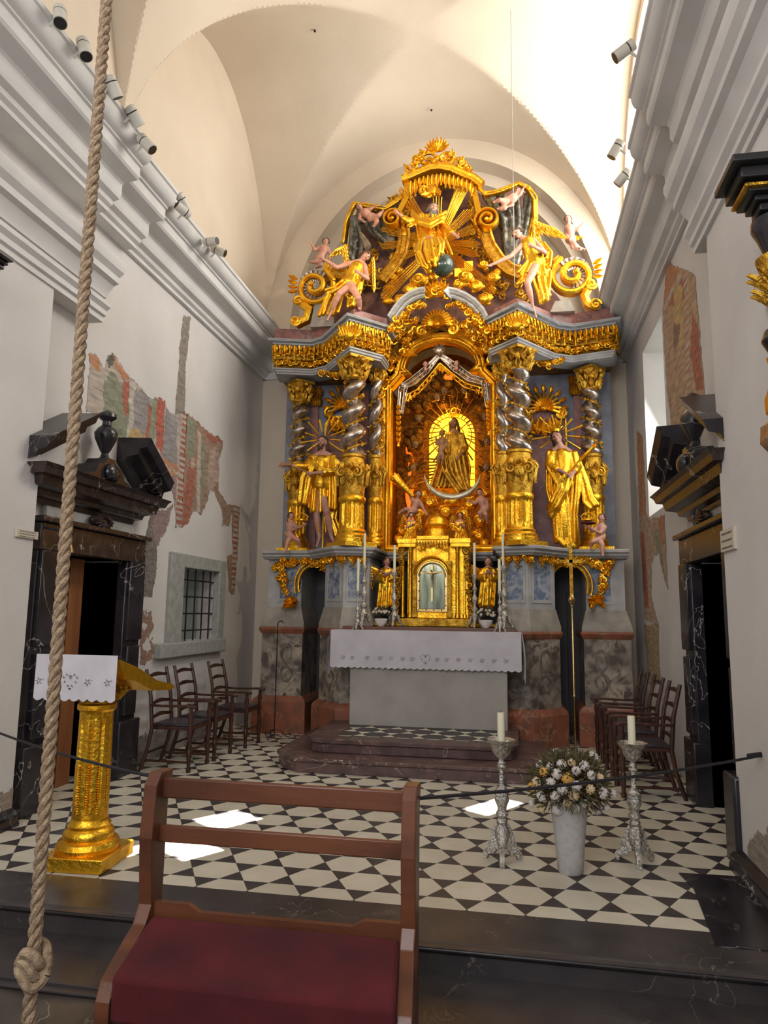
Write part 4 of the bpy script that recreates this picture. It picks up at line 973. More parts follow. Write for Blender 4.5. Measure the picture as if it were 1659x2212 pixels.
# --- back panels of the retable
b = MB()
for s in (-1, 1): b.bb(XC+s*.86, XC+s*2.46, 6.02, 6.3, 2.54, 5.35)
b.plate([(XC-.86, 5.1)]+[(XC-.72*cos(pi*i/20), 5.0+.72*sin(pi*i/20)) for i in range(21)]+[(XC+.86, 5.1), (XC+.86, 5.9), (XC-.86, 5.9)], 5.98, 6.3)
b.build('back_panel', 'bluegrey', al, smooth=0)
for s in (-1, 1):
    b = MB(); x_ = XC+s*1.50; z1 = at(700, 905, Y=6.0).z
    P = [(x_-.31, 2.6), (x_+.31, 2.6), (x_+.31, z1-.1), (x_+.24, z1+.02), (x_-.24, z1+.02), (x_-.31, z1-.1)]
    b.plate(P, 5.995, 6.03); pn = b.build('niche_panel', 'purplem', al, smooth=0)
    b = MB(); b.sweep([V((x, 5.99, z)) for x, z in P], [(-.012, 0), (.012, 0), (.012, .02), (-.012, .02)], B=(0, -1, 0), closed=True); b.build('niche_gilt_edge', 'gold', pn, smooth=0)
    b = MB(); b.bb(XC+s*1.93, XC+s*2.03, 5.97, 6.02, 2.6, 4.95); b.build('pilaster_strip', mat('pink marbling', (.46, .18, .13), (.28, .12, .10), 12, .4), al)
    b = MB(); b.bb(XC+s*1.06, XC+s*1.14, 5.6, 5.66, 2.6, 4.95); b.build('pilaster_strip', 'purplem', al)
    # grey strips beside the central frame
    b = MB(); b.bb(XC+s*.845, XC+s*.97, 5.86, 6.0, 2.54, 4.7); b.build('side_strip', 'bluegrey', al)
# shells above the statue niches
def shell(c, R, parent, m='gold', n=13, low=-20):
    b = MB(); c = V(c)
    for i in range(n):
        a = RD(lerp(low, 180-low, i/(n-1))); d = V((cos(a), 0, sin(a)))
        b.tube([c+d*R*.12+V((0, -.02, 0)), c+d*R*.55+V((0, -.10, 0)), c+d*R*.9+V((0, -.07, 0)), c+d*R+V((0, -.03, 0))], [R*.03, R*.085, R*.10, R*.05], 6)
    b.ell(c+V((0, -.05, 0)), (R*.22, .06, R*.2), 10, 6)
    b.scroll(c+V((-R*.95, -.05, -R*.35)), R*.34, pi/2, 1.3, .3, 1); b.scroll(c+V((R*.95, -.05, -R*.35)), R*.34, pi/2, 1.3, .3, -1)
    return b
for s in (-1, 1):
    cz = at(715 if s < 0 else 1212, 865, Y=5.95)
    b = shell((XC+s*1.50, 5.96, cz.z-.12), .25, al)
    c = V((XC+s*1.50, 5.96, cz.z-.12))
    for k in range(16):
        a = 2*pi*k/16; b.leafl(c+V((.24*cos(a), -.03, .26*sin(a))), c+V((.35*cos(a), -.05, .37*sin(a))), .07, .4)
    for dx, dz, l in ((-.2, -.25, .2), (.2, -.25, .2), (-.1, -.3, .22), (.1, -.3, .22), (0, -.3, .32)): b.leafl(c+V((dx*.8, -.03, -.15)), c+V((dx, -.05, dz-l*.6)), .10, .4)
    b.scroll(c+V((-.14, -.04, -.32)), .09, 0, 1.3, .3, 1); b.scroll(c+V((.14, -.04, -.32)), .09, pi, 1.3, .3, -1)
    b.build('shell_ornament', 'gold', al)
# --- columns
def column(x, y, z0, zr1, zr2, zs, zt, r, tw, hand, garl, kids=True):
    "fluted gilded drum, ornamented bulb, twisted silver shaft, gilded capital"
    b = MB(); b.lathe([(r*1.35, z0), (r*1.35, z0+.05), (r*1.28, z0+.06), (r*1.3, z0+.09), (r*1.12, z0+.12), (r*1.16, z0+.15), (r*1.02, z0+.18)], (x, y, 0), 28)
    fl = lambda a, z, q: q-(r*.13*max(0, cos(12*a)) if z0+.22 < z < zr1-.05 else 0)
    b.lathe([(r, z0+.17), (r, z0+.21)]+[(r*(1-.03*i/8), lerp(z0+.23, zr1-.06, i/8)) for i in range(9)]+[(r, zr1-.04), (r*1.08, zr1-.02), (r*1.08, zr1+.02), (r, zr1+.04)], (x, y, 0), 72, fl)
    dr = b.build('column_drum', 'gold', al)
    b = MB(); H = zr2-zr1; rg = random.Random(int(x*100))
    b.lathe([(r*.92, zr1+.03), (r*.98, zr1+H*.2), (r*1.08, zr1+H*.45), (r*1.12, zr1+H*.6), (r*1.0, zr1+H*.8), (r*.88, zr2-.04), (r*1.0, zr2-.03), (r*1.0, zr2), (r*.8, zr2+.02)], (x, y, 0), 24)
    for k in range(9):
        a = 2*pi*k/9; d = V((cos(a), sin(a), 0)); c = V((x, y, zr1+H*.5))+d*r*1.08
        b.leafl(c+V((0, 0, -.12)), c+V((0, 0, .10)), r*.55, .5, tuple(d), .15); b.ell(c+V((0, 0, .09))+d*.01, (r*.22, r*.22, r*.3), 7, 5)
        b.leafl(c+V((0, 0, .18)), c+d*.05+V((0, 0, .08)), r*.4, .5, tuple(d), .1)
    # mask at the front
    c = V((x, y-r*1.16, zr1+H*.52)); b.ell(c, (r*.42, r*.25, r*.55), 12, 8); b.ell(c+V((0, -r*.25, -.01)), (r*.09, r*.1, r*.2), 6, 5)
    for q in (-1, 1): b.ell(c+V((q*r*.17, -r*.2, r*.14)), (r*.11, r*.07, r*.07), 6, 4); b.scroll(c+V((q*r*.62, 0, r*.2)), r*.42, pi/2, 1.3, .28, -q)
    for q in range(7): b.leafl(c+V((0, 0, r*.3)), c+V(((q-3)*r*.24, -.02, r*.9-abs(q-3)*.02)), r*.2, .5)
    b.build('column_collar', 'gold2', dr)
    # twisted shaft
    b = MB(); n = 30; Hs = zs-zr2; turns = tw; K = 90; vs = []
    for i in range(K+1):
        t = i/K; z = zr2+Hs*t; ph = hand*2*pi*turns*t; R0 = r*(.80-.12*t)
        cx_, cy_ = x+cos(ph)*r*.14, y+sin(ph)*r*.14
        for j in range(n):
            a = 2*pi*j/n; g = cos(a-ph); rr = R0*(1+.17*g-.10*(1-g)**4/8); vs.append((cx_+rr*cos(a), cy_+rr*sin(a), z))
    b.add(vs, [(i*n+j, i*n+(j+1) % n, (i+1)*n+(j+1) % n, (i+1)*n+j) for i in range(K) for j in range(n)])
    b.build('twisted_shaft', 'silver', dr, smooth=60)
    b = MB(); rg = random.Random(5); pa = []
    for i in range(60):
        t = i/59; ph = hand*2*pi*turns*t+pi; R0 = r*(.80-.12*t)*.80
        c = V((x-cos(ph)*r*.14*0+cos(ph)*(R0+.012), y+sin(ph)*(R0+.012), zr2+Hs*t)); pa.append(c)
        if i % 2 == 0:
            d = V((cos(ph), sin(ph), 0))
            for q in range(2): b.leafl(c, c+d*.03+V((rg.uniform(-.03, .03), rg.uniform(-.03, .03), rg.uniform(-.04, .05))), .045, .5, tuple(d), .2)
            b.ell(c+d*.02, .016, 6, 4)
    b.tube(pa, .013, 6); b.build('leaf_garland', 'gold2', dr)
    # capital
    b = MB(); Hc = zt-zs; b.lathe([(r*.70, zs-.02), (r*.86, zs), (r*.86, zs+.03), (r*.72, zs+.04), (r*.8, zs+Hc*.5), (r*1.15, zs+Hc*.85), (r*1.2, zt-.04)], (x, y, 0), 20)
    for row, (hh, rr, l) in enumerate(((.05, .80, .42), (.38, .92, .42))):
        for k in range(8):
            a = 2*pi*(k+.5*row)/8; d = V((cos(a), sin(a), 0)); c = V((x, y, zs+Hc*hh))+d*r*rr
            b.leafl(c, c+V((0, 0, Hc*l))+d*r*.12, r*.66, .5, tuple(d), .28); b.ell(c+V((0, 0, Hc*l*.92))+d*r*.34, r*.17, 6, 4)
    for k in range(4):
        a = pi/4+k*pi/2; d = V((cos(a), sin(a), 0)); c = V((x, y, zt-.07))+d*r*1.22; b.ell(c, (r*.3, r*.3, r*.26), 8, 6)
    c = V((x, y-r*1.05, zs+Hc*.55)); b.ell(c, (r*.26, r*.2, r*.34), 8, 6)
    for q in (-1, 1): b.leafl(c, c+V((q*r*.8, -.02, r*.5)), r*.5, .4)
    b.box((x, y, zt-.02), (r*2.2, r*2.2, .04), RD(45)); b.build('column_capital', 'gold2', dr)
    return dr
CI = dict(z0=2.60, zr1=3.19, zr2=3.79, zs=4.87, zt=5.19)
for s in (-1, 1):
    b = MB(); b.box((XC+s*1.12, 4.92, 2.57), (.50, .50, .06), RD(45)); b.build('column_plinth', 'gold', al)
    column(XC+s*1.12, 4.92, 2.60, 3.19, 3.80, 4.89, 5.19, .172, 3.2, -s, True)
    column(XC+s*.90, 5.42, 2.60, 3.25, 3.90, 5.02, 5.30, .10, 3.0, -s, True)
    b = MB(); b.box((XC+s*2.13, 5.66, 2.56), (.46, .42, .06)); b.build('column_plinth', 'gold', al)
    column(XC+s*2.13, 5.66, 2.58, 3.27, 3.88, 4.82, 5.14, .145, 3.4, -s, True)
    # pilaster behind the outer column
    b = MB(); zc = 4.85
    for k in range(5):
        b.leafl((XC+s*(1.90+.03*k), 5.95, zc), (XC+s*(1.88+.04*k), 5.90, zc+.18), .07, .5)
        b.leafl((XC+s*(1.90+.03*k), 5.93, zc+.15), (XC+s*(1.86+.05*k), 5.86, zc+.30), .08, .5)
    b.build('pilaster_capital', 'gold2', al)
# --- entablature
EI = [(2.46, 5.72), (2.38, 5.36), (1.88, 5.50), (1.60, 5.36), (1.12, 4.72), (.80, 5.05), (.78, 5.40)]
pe = plan(EI)[:7], plan(EI)[7:]
for P in pe:
    b = MB(); b.sweep(P, [(-.25, 5.18), (.03, 5.18), (.03, 5.20), (.05, 5.21), (.05, 5.235), (.07, 5.245), (.07, 5.265), (-.25, 5.27)]); b.build('impost_band', 'white', al, smooth=25)
    b = MB(); b.sweep(P, [(-.3, 5.265), (.02, 5.265), (.03, 5.28), (.0, 5.30), (.0, 5.40), (.03, 5.41), (.04, 5.43), (.01, 5.44), (.0, 5.62), (-.3, 5.62)]); b.build('frieze', 'gold2', al, smooth=25)
    Pt = [p.copy() for p in P]
    # wider crowning cornice
    b = MB(); b.sweep(P, [(-.35, 5.60), (.05, 5.60), (.06, 5.615), (.09, 5.62), (.10, 5.64), (.15, 5.65), (.17, 5.675), (.16, 5.685), (-.35, 5.69)]); b.build('crown_cornice', 'greyc', al, smooth=25)
    # frieze relief and lambrequin of tassels
    out = []
    for i, p in enumerate(P):
        t0 = (P[i]-P[i-1]).normalized() if i else (P[1]-P[0]).normalized(); t1 = (P[i+1]-P[i]).normalized() if i < len(P)-1 else t0
        n0, n1 = t0.cross(V((0, 0, 1))), t1.cross(V((0, 0, 1))); m_ = (n0+n1).normalized(); out.append((p, m_/max(.4, m_.dot(n0))))
    for z_, sz_, sd_ in ((5.35, .085, 3), (5.5, .07, 4)):
        b = MB(); b.carving([p+n*.025+V((0, 0, z_)) for p, n in out], sz_, 1.9, .25, sd_); b.build('frieze_relief', 'gold', al)
    b = MB(); T = [p+n*.09+V((0, 0, 5.60)) for p, n in out]; k = 0
    for a, c in zip(T[:-1], T[1:]):
        L = (c-a).length; n = max(1, round(L/.075))
        for i in range(n):
            p = a.lerp(c, (i+.5)/n); k += 1; l = .20 if k % 2 else .12
            b.leafl(p+V((0, 0, .01)), p+V((0, 0, -l*.6)), .075, .35, (0, -1, 0), 0); b.ell(p+V((0, -.01, -l*.7)), (.014, .014, .02), 6, 4); b.tube([p+V((0, -.01, -l*.72)), p+V((0, -.01, -l-.02))], [.008, .02], 6)
    b.build('tassel_fringe', 'gold', al)
# gilded console under the corner, and shells in the outer bays' frieze
for s in (-1, 1):
    b = MB(); c = V((XC+s*1.12, 4.60, 5.42)); b.ell(c, (.10, .05, .08), 10, 6)
    for k in range(7): b.leafl(c+V(((k-3)*.03, -.03, -.02)), c+V(((k-3)*.05, -.05, .13)), .05, .4)
    b.scroll(c+V((-.1, -.03, 0)), .06, 0, 1.3, .3, 1); b.scroll(c+V((.1, -.03, 0)), .06, pi, 1.3, .3, -1); b.build('corner_console', 'gold', al)
    c = V((XC+s*1.52, 5.36, 5.15)); b = MB(); b.ell(c, (.09, .05, .06), 10, 6)
    b.carving([c+V((-.22, 0, .05)), c+V((0, 0, -.06)), c+V((.22, 0, .05))], .10, 1.8, .2, 8); b.build('bay_ornament', 'gold', al)
# --- central frame: stepped arch outline
fy = 5.72
zb = at(950, 1188, Y=fy).z; zs1 = at(838, 838, Y=fy).z; zs2 = at(868, 805, Y=fy).z; ztop = at(950, 730, Y=fy).z
wf = .80; wi = .60
pts = [(-wf, zs1), (-wf+.07, zs1+.08), (-wi-.02, zs2-.03), (-wi-.02, zs2+.02), (-wi+.02, zs2+.02)]
arc_ = [(-wi*cos(pi*i/18), zs2+.04+(ztop-zs2-.04)*sin(pi*i/18)) for i in range(19)]
half = pts+arc_[:10]; full = half+[(-x, z) for x, z in half[:-1][::-1]]
path = [V((XC-wf, fy, zb))]+[V((XC+x, fy, z)) for x, z in full]+[V((XC+wf, fy, zb))]
prof = [(-.075, -.10), (-.075, .03), (-.055, .045), (-.04, .03), (-.02, .02), (0, .03), (.015, .06), (.035, .06), (.05, .035), (.07, .02), (.08, -.10)]
b = MB(); b.sweep(path, prof, B=(0, -1, 0), closed=True); b.build('central_frame', 'gold', al, smooth=20)
# deep niche behind the frame
b = MB(); outl = [(p.x, p.z) for p in path]; n = len(outl)
b.add([(x, fy, z) for x, z in outl]+[(x, 6.75, z) for x, z in outl], [(i, n+i, n+(i+1) % n, (i+1) % n) for i in range(n)]+[tuple(range(n, 2*n))])
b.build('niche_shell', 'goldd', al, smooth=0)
gb = MB()   # glowing amber window behind the statue
gx = XC+.09; gz0, gz1 = at(960, 1050, Y=6.6).z, at(960, 890, Y=6.6).z
gp = [(gx+.36*cos(a), gz1-.36+.36*sin(a)) for a in [pi*i/14 for i in range(15)]]+[(gx-.36, gz0), (gx+.36, gz0)]
gb.plate(gp, 6.66, 6.68); gb.build('amber_window', 'amber', al, smooth=0)
b = MB(); b.plate([(XC-.63+.03*sin(i*1.3), 3.0+.16*i) for i in range(10)]+[(XC-.55+.04*sin(i*2.1), 3.0+.16*i) for i in range(9, -1, -1)], 6.66, 6.68); b.f = [f[::-1] for f in b.f]; b.build('amber_glow_strip', 'amberd', al, smooth=0)  # emissive strip standing in for the orange glow at the niche's left side
b = MB(); b.ell((XC+.08, 6.3, at(950, 815, Y=6.3).z), (.09, .03, .06), 12, 8); b.build('amber_lamp_glass', 'amberd', al)
b = MB()   # dark lattice bars in the window
for i in range(7):
    a = RD(lerp(-60, 240, i/6)); c = V((gx, 6.62, gz1-.40)); b.tube([c, c+V((cos(a), 0, sin(a)))*.5], .008, 5)
for r_ in (.2, .32): b.tube([V((gx+r_*cos(2*pi*i/24), 6.62, gz1-.4+r_*sin(2*pi*i/24))) for i in range(25)], .007, 5)
for z in (.1, .2, .3): b.tube([(gx-.36, 6.62, gz0+z), (gx+.36, 6.62, gz0+z)], .007, 5)
b.build('window_lattice', 'goldd', al)
# scrollwork around the arch
b = MB(); yo = fy-.05
def P3(x, y, d=0, Y=fy-.06): q = at(x, y, Y=Y+d); return q
b.carving([P3(822, 990), P3(822, 840), P3(838, 800), P3(855, 775), P3(880, 735), P3(905, 712), P3(945, 695)], .13, 1.7, .35, 11)
b.carving([P3(1085, 990), P3(1085, 840), P3(1072, 800), P3(1058, 775), P3(1030, 735), P3(1000, 712), P3(955, 695)], .13, 1.7, .35, 12)
b.carving([P3(850, 745), P3(870, 715), P3(900, 690)], .12, 1.5, .4, 13); b.carving([P3(1050, 745), P3(1035, 715), P3(1010, 690)], .12, 1.5, .4, 14)
b.build('arch_scrollwork', 'gold', al)
for cx_, cy_ in ((880, 762), (1040, 757), (914, 722), (990, 720)):
    c = P3(cx_, cy_, -.06); b = MB()
    for i in range(-3, 4):
        for sg in (-1, 1): b.tube([c+V((i*.03-sg*.06, 0, -.06)), c+V((i*.03+sg*.06, 0, .06))], .006, 4)
    b.build('trellis', 'gold', al)
c = P3(945, 705, -.12); shell(c, .24, al, n=15, low=-5).build('crowning_shell', 'gold', al)
# --- curved grey pediment arms above the arch
def arm(px, depth0, depth1, flip):
    P = [at(x, y, Y=lerp(depth0, depth1, i/(len(px)-1))) for i, (x, y) in enumerate(px)]
    b = MB(); b.sweep(P, [(-.06, -.12), (-.06, 0), (-.04, .03), (-.02, .03), (-.01, .07), (.0, .08), (.02, .11), (.045, .12), (.05, .11), (.05, -.12)] if flip else [(.06, -.12), (.06, 0), (.04, .03), (.02, .03), (.01, .07), (.0, .08), (-.02, .11), (-.045, .12), (-.05, .11), (-.05, -.12)], B=(0, -1, 0))
    return b
# arms: path runs along the curve; profile 'a' axis points to the inside of the arch
PL = [(845, 692), (858, 672), (872, 655), (888, 643), (908, 635), (918, 634)]; PR = [(1048, 692), (1040, 676), (1024, 658), (1004, 645), (985, 637), (972, 634), (966, 640)]
arm(PL, 5.02, 4.85, False).build('pediment_arm', 'greyc', al, smooth=30); arm(PR[::-1], 4.85, 5.02, False).build('pediment_arm', 'greyc', al, smooth=30)
b = MB(); b.carving([at(x, y+24, Y=4.98) for x, y in PL], .10, 2.3, .3, 21); b.carving([at(850, 720, Y=5.1), at(880, 690, Y=5.1)], .12, 2, .3, 23); b.build('pediment_carving', 'gold', al)
b = MB(); b.carving([at(x, y+24, Y=4.98) for x, y in PR], .10, 2.3, .3, 22); b.carving([at(1050, 720, Y=5.1), at(1020, 690, Y=5.1)], .12, 2, .3, 24); b.build('pediment_carving', 'gold', al)
b = MB(); c = at(945, 640, Y=4.9)
for k in range(9): a = RD(lerp(20, 160, k/8)); b.leafl(c, c+V((cos(a), -.15, sin(a)))*.22, .09, .5, (0, -1, 0), .2)
b.carving([c+V((-.16, 0, -.02)), c+V((0, 0, .06)), c+V((.16, 0, -.02))], .13, 2, .3, 25); b.build('keystone_carving', 'gold', al)
# back wall of the entablature over the arch
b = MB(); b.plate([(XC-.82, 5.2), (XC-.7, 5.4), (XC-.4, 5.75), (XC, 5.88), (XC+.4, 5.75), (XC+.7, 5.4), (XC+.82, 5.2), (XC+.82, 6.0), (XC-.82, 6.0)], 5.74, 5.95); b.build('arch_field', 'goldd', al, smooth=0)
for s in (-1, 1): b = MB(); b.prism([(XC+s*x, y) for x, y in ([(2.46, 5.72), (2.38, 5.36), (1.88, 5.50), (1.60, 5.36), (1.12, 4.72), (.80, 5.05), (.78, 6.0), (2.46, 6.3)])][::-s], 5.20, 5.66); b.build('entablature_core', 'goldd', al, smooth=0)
# --- purple marble plinths on top
ZT = 5.68
for s in (-1, 1):
    b = MB(); b.prism([(XC+s*x, y) for x, y in [(2.44, 5.30), (1.88, 5.44), (1.62, 5.38), (1.12, 4.80), (.72, 5.2), (.72, 6.1), (2.44, 6.1)]][::-s], ZT, ZT+.20)
    b.build('attic_plinth', 'purplem', al, smooth=0)
# --- attic back board
AB = [(690, 700), (700, 670), (750, 640), (770, 590), (762, 520), (775, 455), (830, 465), (872, 420), (880, 385), (945, 368), (1020, 385), (1030, 420), (1060, 440), (1110, 410), (1145, 430), (1130, 520), (1150, 600), (1200, 640), (1215, 660), (1215, 700)]
b = MB(); P = [at(x, y, Y=5.98) for x, y in AB]; b.plate([(p.x, p.z) for p in P][::-1], 5.90, 5.98)
b.build('attic_board', mat('attic marbling', (.20, .085, .06), (.10, .045, .04), 8, .5), al, smooth=0)
def A_(x, y, Y=5.6): return at(x, y, Y=Y)
# gilded canopy gable
def strip(pxs, Y, prof, m, name, closed=False):
    b = MB(); b.sweep([A_(x, y, Y) for x, y in pxs], prof, B=(0, -1, 0), closed=closed); return b.build(name, m, al, smooth=30)
GP = [(-.07, -.06), (-.07, .03), (-.03, .06), (0, .04), (.03, .08), (.06, .07), (.07, -.06)]
strip([(868, 388), (885, 383), (905, 374), (930, 364), (950, 362), (975, 366), (1000, 377), (1022, 386), (1040, 400)], 5.45, GP, 'gold', 'canopy_moulding')
b = MB(); rg = random.Random(2)
for i in range(15):
    x = lerp(888, 1018, i/14); y = 392-16*sin(pi*i/14); l = rg.uniform(16, 34)
    p0, p1 = A_(x, y, 5.42), A_(x, y+l, 5.42); b.leafl(p0, p1, .085, .35, (0, -1, 0), 0); b.ell(p1, (.02, .02, .03), 6, 4)
b.build('canopy_tassels', 'gold', al)
b = MB(); pc_ = lambda x, y: A_(x, y, 5.5)
b.carving([pc_(885, 372), pc_(905, 348), pc_(920, 330)], .14, 1.6, .25, 31); b.carving([pc_(1018, 372), pc_(990, 352), pc_(975, 335)], .14, 1.6, .25, 32)
for q, a in ((-1, 0), (1, pi)): b.scroll(pc_(945+q*22, 345), .13, a, 1.4, .22, -q, 20)
for k in range(9): a = RD(lerp(15, 165, k/8)); b.leafl(pc_(945, 328), pc_(945, 328)+V((cos(a), -.1, sin(a)))*.20, .07, .5)
b.carving([pc_(925, 350), pc_(965, 350)], .12, 2, .2, 33); b.build('crown_crest', 'gold', al)
strip([(880, 395), (878, 430), (862, 460)], 5.5, [(-.04, -.05), (-.04, .04), (.04, .04), (.04, -.05)], 'gold', 'gable_post'); strip([(1020, 392), (1028, 430), (1036, 470)], 5.5, [(-.04, -.05), (-.04, .04), (.04, .04), (.04, -.05)], 'gold', 'gable_post')
# inner volutes and S-shaped brackets
def volute(c, R, flip, a0, w=.2, turns=2.0, n=40, Y=5.45, depth=.10):
    b = MB(); c = V(c); pa = []; wd = []
    for i in range(n):
        t = i/(n-1); a = a0+flip*2*pi*turns*t; q = R*(1-.85*t); pa.append(c+V((cos(a)*q, -.05*t, sin(a)*q)))
    b.sweep(pa, [(-R*w*.5, -depth), (-R*w*.5, .02), (-R*w*.2, .05), (R*w*.2, .05), (R*w*.5, .02), (R*w*.5, -depth)], B=(0, -1, 0)); b.ell(pa[-1]+V((0, -.03, 0)), R*.16, 8, 6)
    return b
bv = volute(A_(848, 474, 5.4), .17, 1, RD(-30), .28, 1.9); bv.build('small_volute', 'gold', al); volute(A_(1053, 475, 5.4), .19, -1, RD(210), .28, 1.9).build('small_volute', 'gold', al)
VP = [(-.09, -.12), (-.09, .02), (-.06, .04), (-.03, 0), (.03, 0), (.06, .04), (.09, .02), (.09, -.12)]
strip([(868, 470), (874, 510), (868, 545), (850, 575), (825, 605)], 5.5, VP, 'gold2', 'scroll_bracket'); strip([(1030, 470), (1048, 500), (1058, 530), (1078, 560), (1100, 580), (1130, 592)], 5.5, VP, 'gold2', 'scroll_bracket')
# big outer volutes with silver shells
for s, c_, pts_, ft in ((-1, (680, 618), [(672, 655), (648, 625), (650, 595), (672, 578), (700, 582)], [(650, 655), (668, 668), (662, 688), (638, 700)]),
                    (1, (1238, 592), [(1252, 630), (1272, 605), (1266, 570), (1240, 545), (1210, 550)], [(1272, 620), (1262, 640), (1268, 655), (1290, 665)])):
    Yv = 5.35; c = A_(*c_, Yv)
    R_ = .24
    b = volute(c+V((s*.0, 0, -.02)), .31, s, RD(90)+s*.5, .26, 1.75, Y=Yv); b.build('large_volute', 'gold', al)
    b = MB()
    for k in range(13):
        a = RD(90)+s*RD(lerp(40, -180, k/12)); d = V((cos(a), 0, sin(a))); b.tube([c+d*.08+V((0, .03, 0)), c+d*.25+V((0, .0, 0))], [.02, .036], 6)
    b.build('volute_shell', 'silver', al)
    b = MB(); f = [A_(x, y, Yv) for x, y in ft]; b.sweep(f, [(-.05, -.1), (-.05, .03), (0, .06), (.05, .03), (.05, -.1)], B=(0, -1, 0)); b.scroll(f[0]+V((s*.03, -.05, .02)), .08, 0, 1.4, .3, -s); b.scroll(f[-1]+V((-s*.02, -.05, .03)), .08, 0, 1.4, .3, s)
    for k in range(4): q = c+V((s*.27, -.02, .12-.06*k)); b.leafl(q, q+V((s*.13, -.02, .05-.03*k)), .07, .5)
    b.build('volute_foot', 'gold', al)
    b = MB(); q0 = A_(695 if s < 0 else 1215, 668, Yv); z0 = ZT+.2
    b.plate([(q0.x-.17, z0), (q0.x+.17, z0), (q0.x+.10, q0.z+.12), (q0.x-.10, q0.z+.12)], Yv-.02, Yv+.2); b.build('volute_pedestal', 'cream', al, smooth=0)
strip([(1125, 590), (1160, 585), (1190, 578), (1212, 560)], 5.5, VP, 'gold2', 'scroll_bracket')
strip([(775, 600), (745, 592), (720, 590), (700, 600)], 5.5, VP, 'gold2', 'scroll_bracket')
# dark silvered curtains with gilded hems
def drape(paths, r, name, m, vox=.022):
    b = MB()
    for P in paths:
        q = [A_(x, y, 5.62+d) for x, y, d in P]
        for a, c in zip(q[:-1], q[1:]): b.cap(a, r, c, r, 8)
    return b.build(name, m, al, voxel=vox, sm=2)
rg = random.Random(9)
def fan(A, B, n, dd=.0):
    out = []
    for i in range(n):
        t = i/(n-1); out.append([(lerp(a[0], c[0], t)+rg.uniform(-1.5, 1.5), lerp(a[1], c[1], t)+rg.uniform(-1.5, 1.5), (i % 2)*-.06+dd) for a, c in zip(A, B)])
    return out
drape(fan([(752, 470), (748, 510), (745, 545)], [(772, 470), (782, 520), (775, 575)], 4)+fan([(775, 460), (800, 500), (850, 540)], [(870, 440), (860, 480), (850, 520)], 7), .04, 'dark_curtain', 'darkfab')
drape(fan([(1045, 425), (1080, 470), (1092, 560)], [(1150, 420), (1140, 480), (1115, 575)], 8), .04, 'dark_curtain', 'darkfab')
drape(fan([(745, 520), (752, 480), (768, 445), (800, 452), (830, 458), (858, 440), (876, 425)], [(738, 525), (744, 478), (762, 437), (800, 443), (832, 448), (855, 432), (870, 418)], 3, -.05), .022, 'curtain_hem', 'gold', .018)
drape(fan([(1025, 395), (1048, 415), (1075, 412), (1100, 400), (1120, 392), (1145, 402), (1158, 425), (1160, 470), (1150, 520)], [(1030, 405), (1050, 425), (1078, 420), (1105, 410), (1120, 400), (1138, 412), (1148, 430), (1150, 470), (1140, 520)], 3, -.05), .022, 'curtain_hem', 'gold', .018)
# rays of glory
b = MB(); RC = (945, 525)
for tips, nn, w_ in (([(862, 403)], 8, 26), ([(1002, 398)], 9, 24), ([(1020, 452)], 7, 22), ([(1030, 490)], 6, 18), ([(822, 492)], 6, 18), ([(818, 530)], 6, 16), ([(1040, 526)], 6, 16), ([(1035, 552)], 6, 16), ([(842, 565)], 6, 16), ([(822, 645)], 9, 26), ([(1072, 635)], 8, 28), ([(945, 420)], 4, 18)):
    tx, ty = tips[0]; dx, dy = tx-RC[0], ty-RC[1]; L = sqrt(dx*dx+dy*dy); nx_, ny_ = -dy/L, dx/L
    for i in range(nn):
        u = (i/(nn-1)-.5)*w_; l = 1-.10*abs(u)/w_*2*rg.uniform(.5, 1.5)
        p0 = A_(RC[0]+dx*.18+nx_*u*.5, RC[1]+dy*.18+ny_*u*.5, 5.55); p1 = A_(RC[0]+dx*l+nx_*u, RC[1]+dy*l+ny_*u, 5.50-.05*(i % 2))
        b.tube([p0, p1], [.006, .0085], 4)
b.build('ray_bundle', 'gold', al, smooth=0)
for nm_, pts_ in (('l', [(800, 560), (830, 530), (840, 500), (860, 440)]), ('r', [(1010, 430), (1025, 470), (1010, 520), (1040, 560), (1060, 590)]), ('b', [(780, 620), (810, 600), (850, 560), (880, 540)]), ('t', [(890, 410), (945, 395), (1005, 412)]), ('m', [(905, 505), (880, 530), (1000, 540), (985, 500)]), ('q', [(1085, 620), (1060, 610), (1100, 640)])):
    b = MB(); b.carving([A_(x, y, 5.82) for x, y in pts_], .15, 2.1, .6, len(nm_)+ord(nm_)); b.build('attic_carving', 'gold2', al)
for pts_, sd_ in (([(760, 560), (780, 600), (820, 620)], 91), ([(1120, 545), (1105, 600), (1140, 640)], 92), ([(870, 440), (880, 470), (866, 500)], 93), ([(1020, 430), (1034, 455)], 94), ([(905, 390), (940, 400), (990, 392)], 95)):
    b = MB(); b.carving([A_(x, y, 5.72) for x, y in pts_], .13, 2.0, .5, sd_); b.build('attic_carving', 'gold2', al)
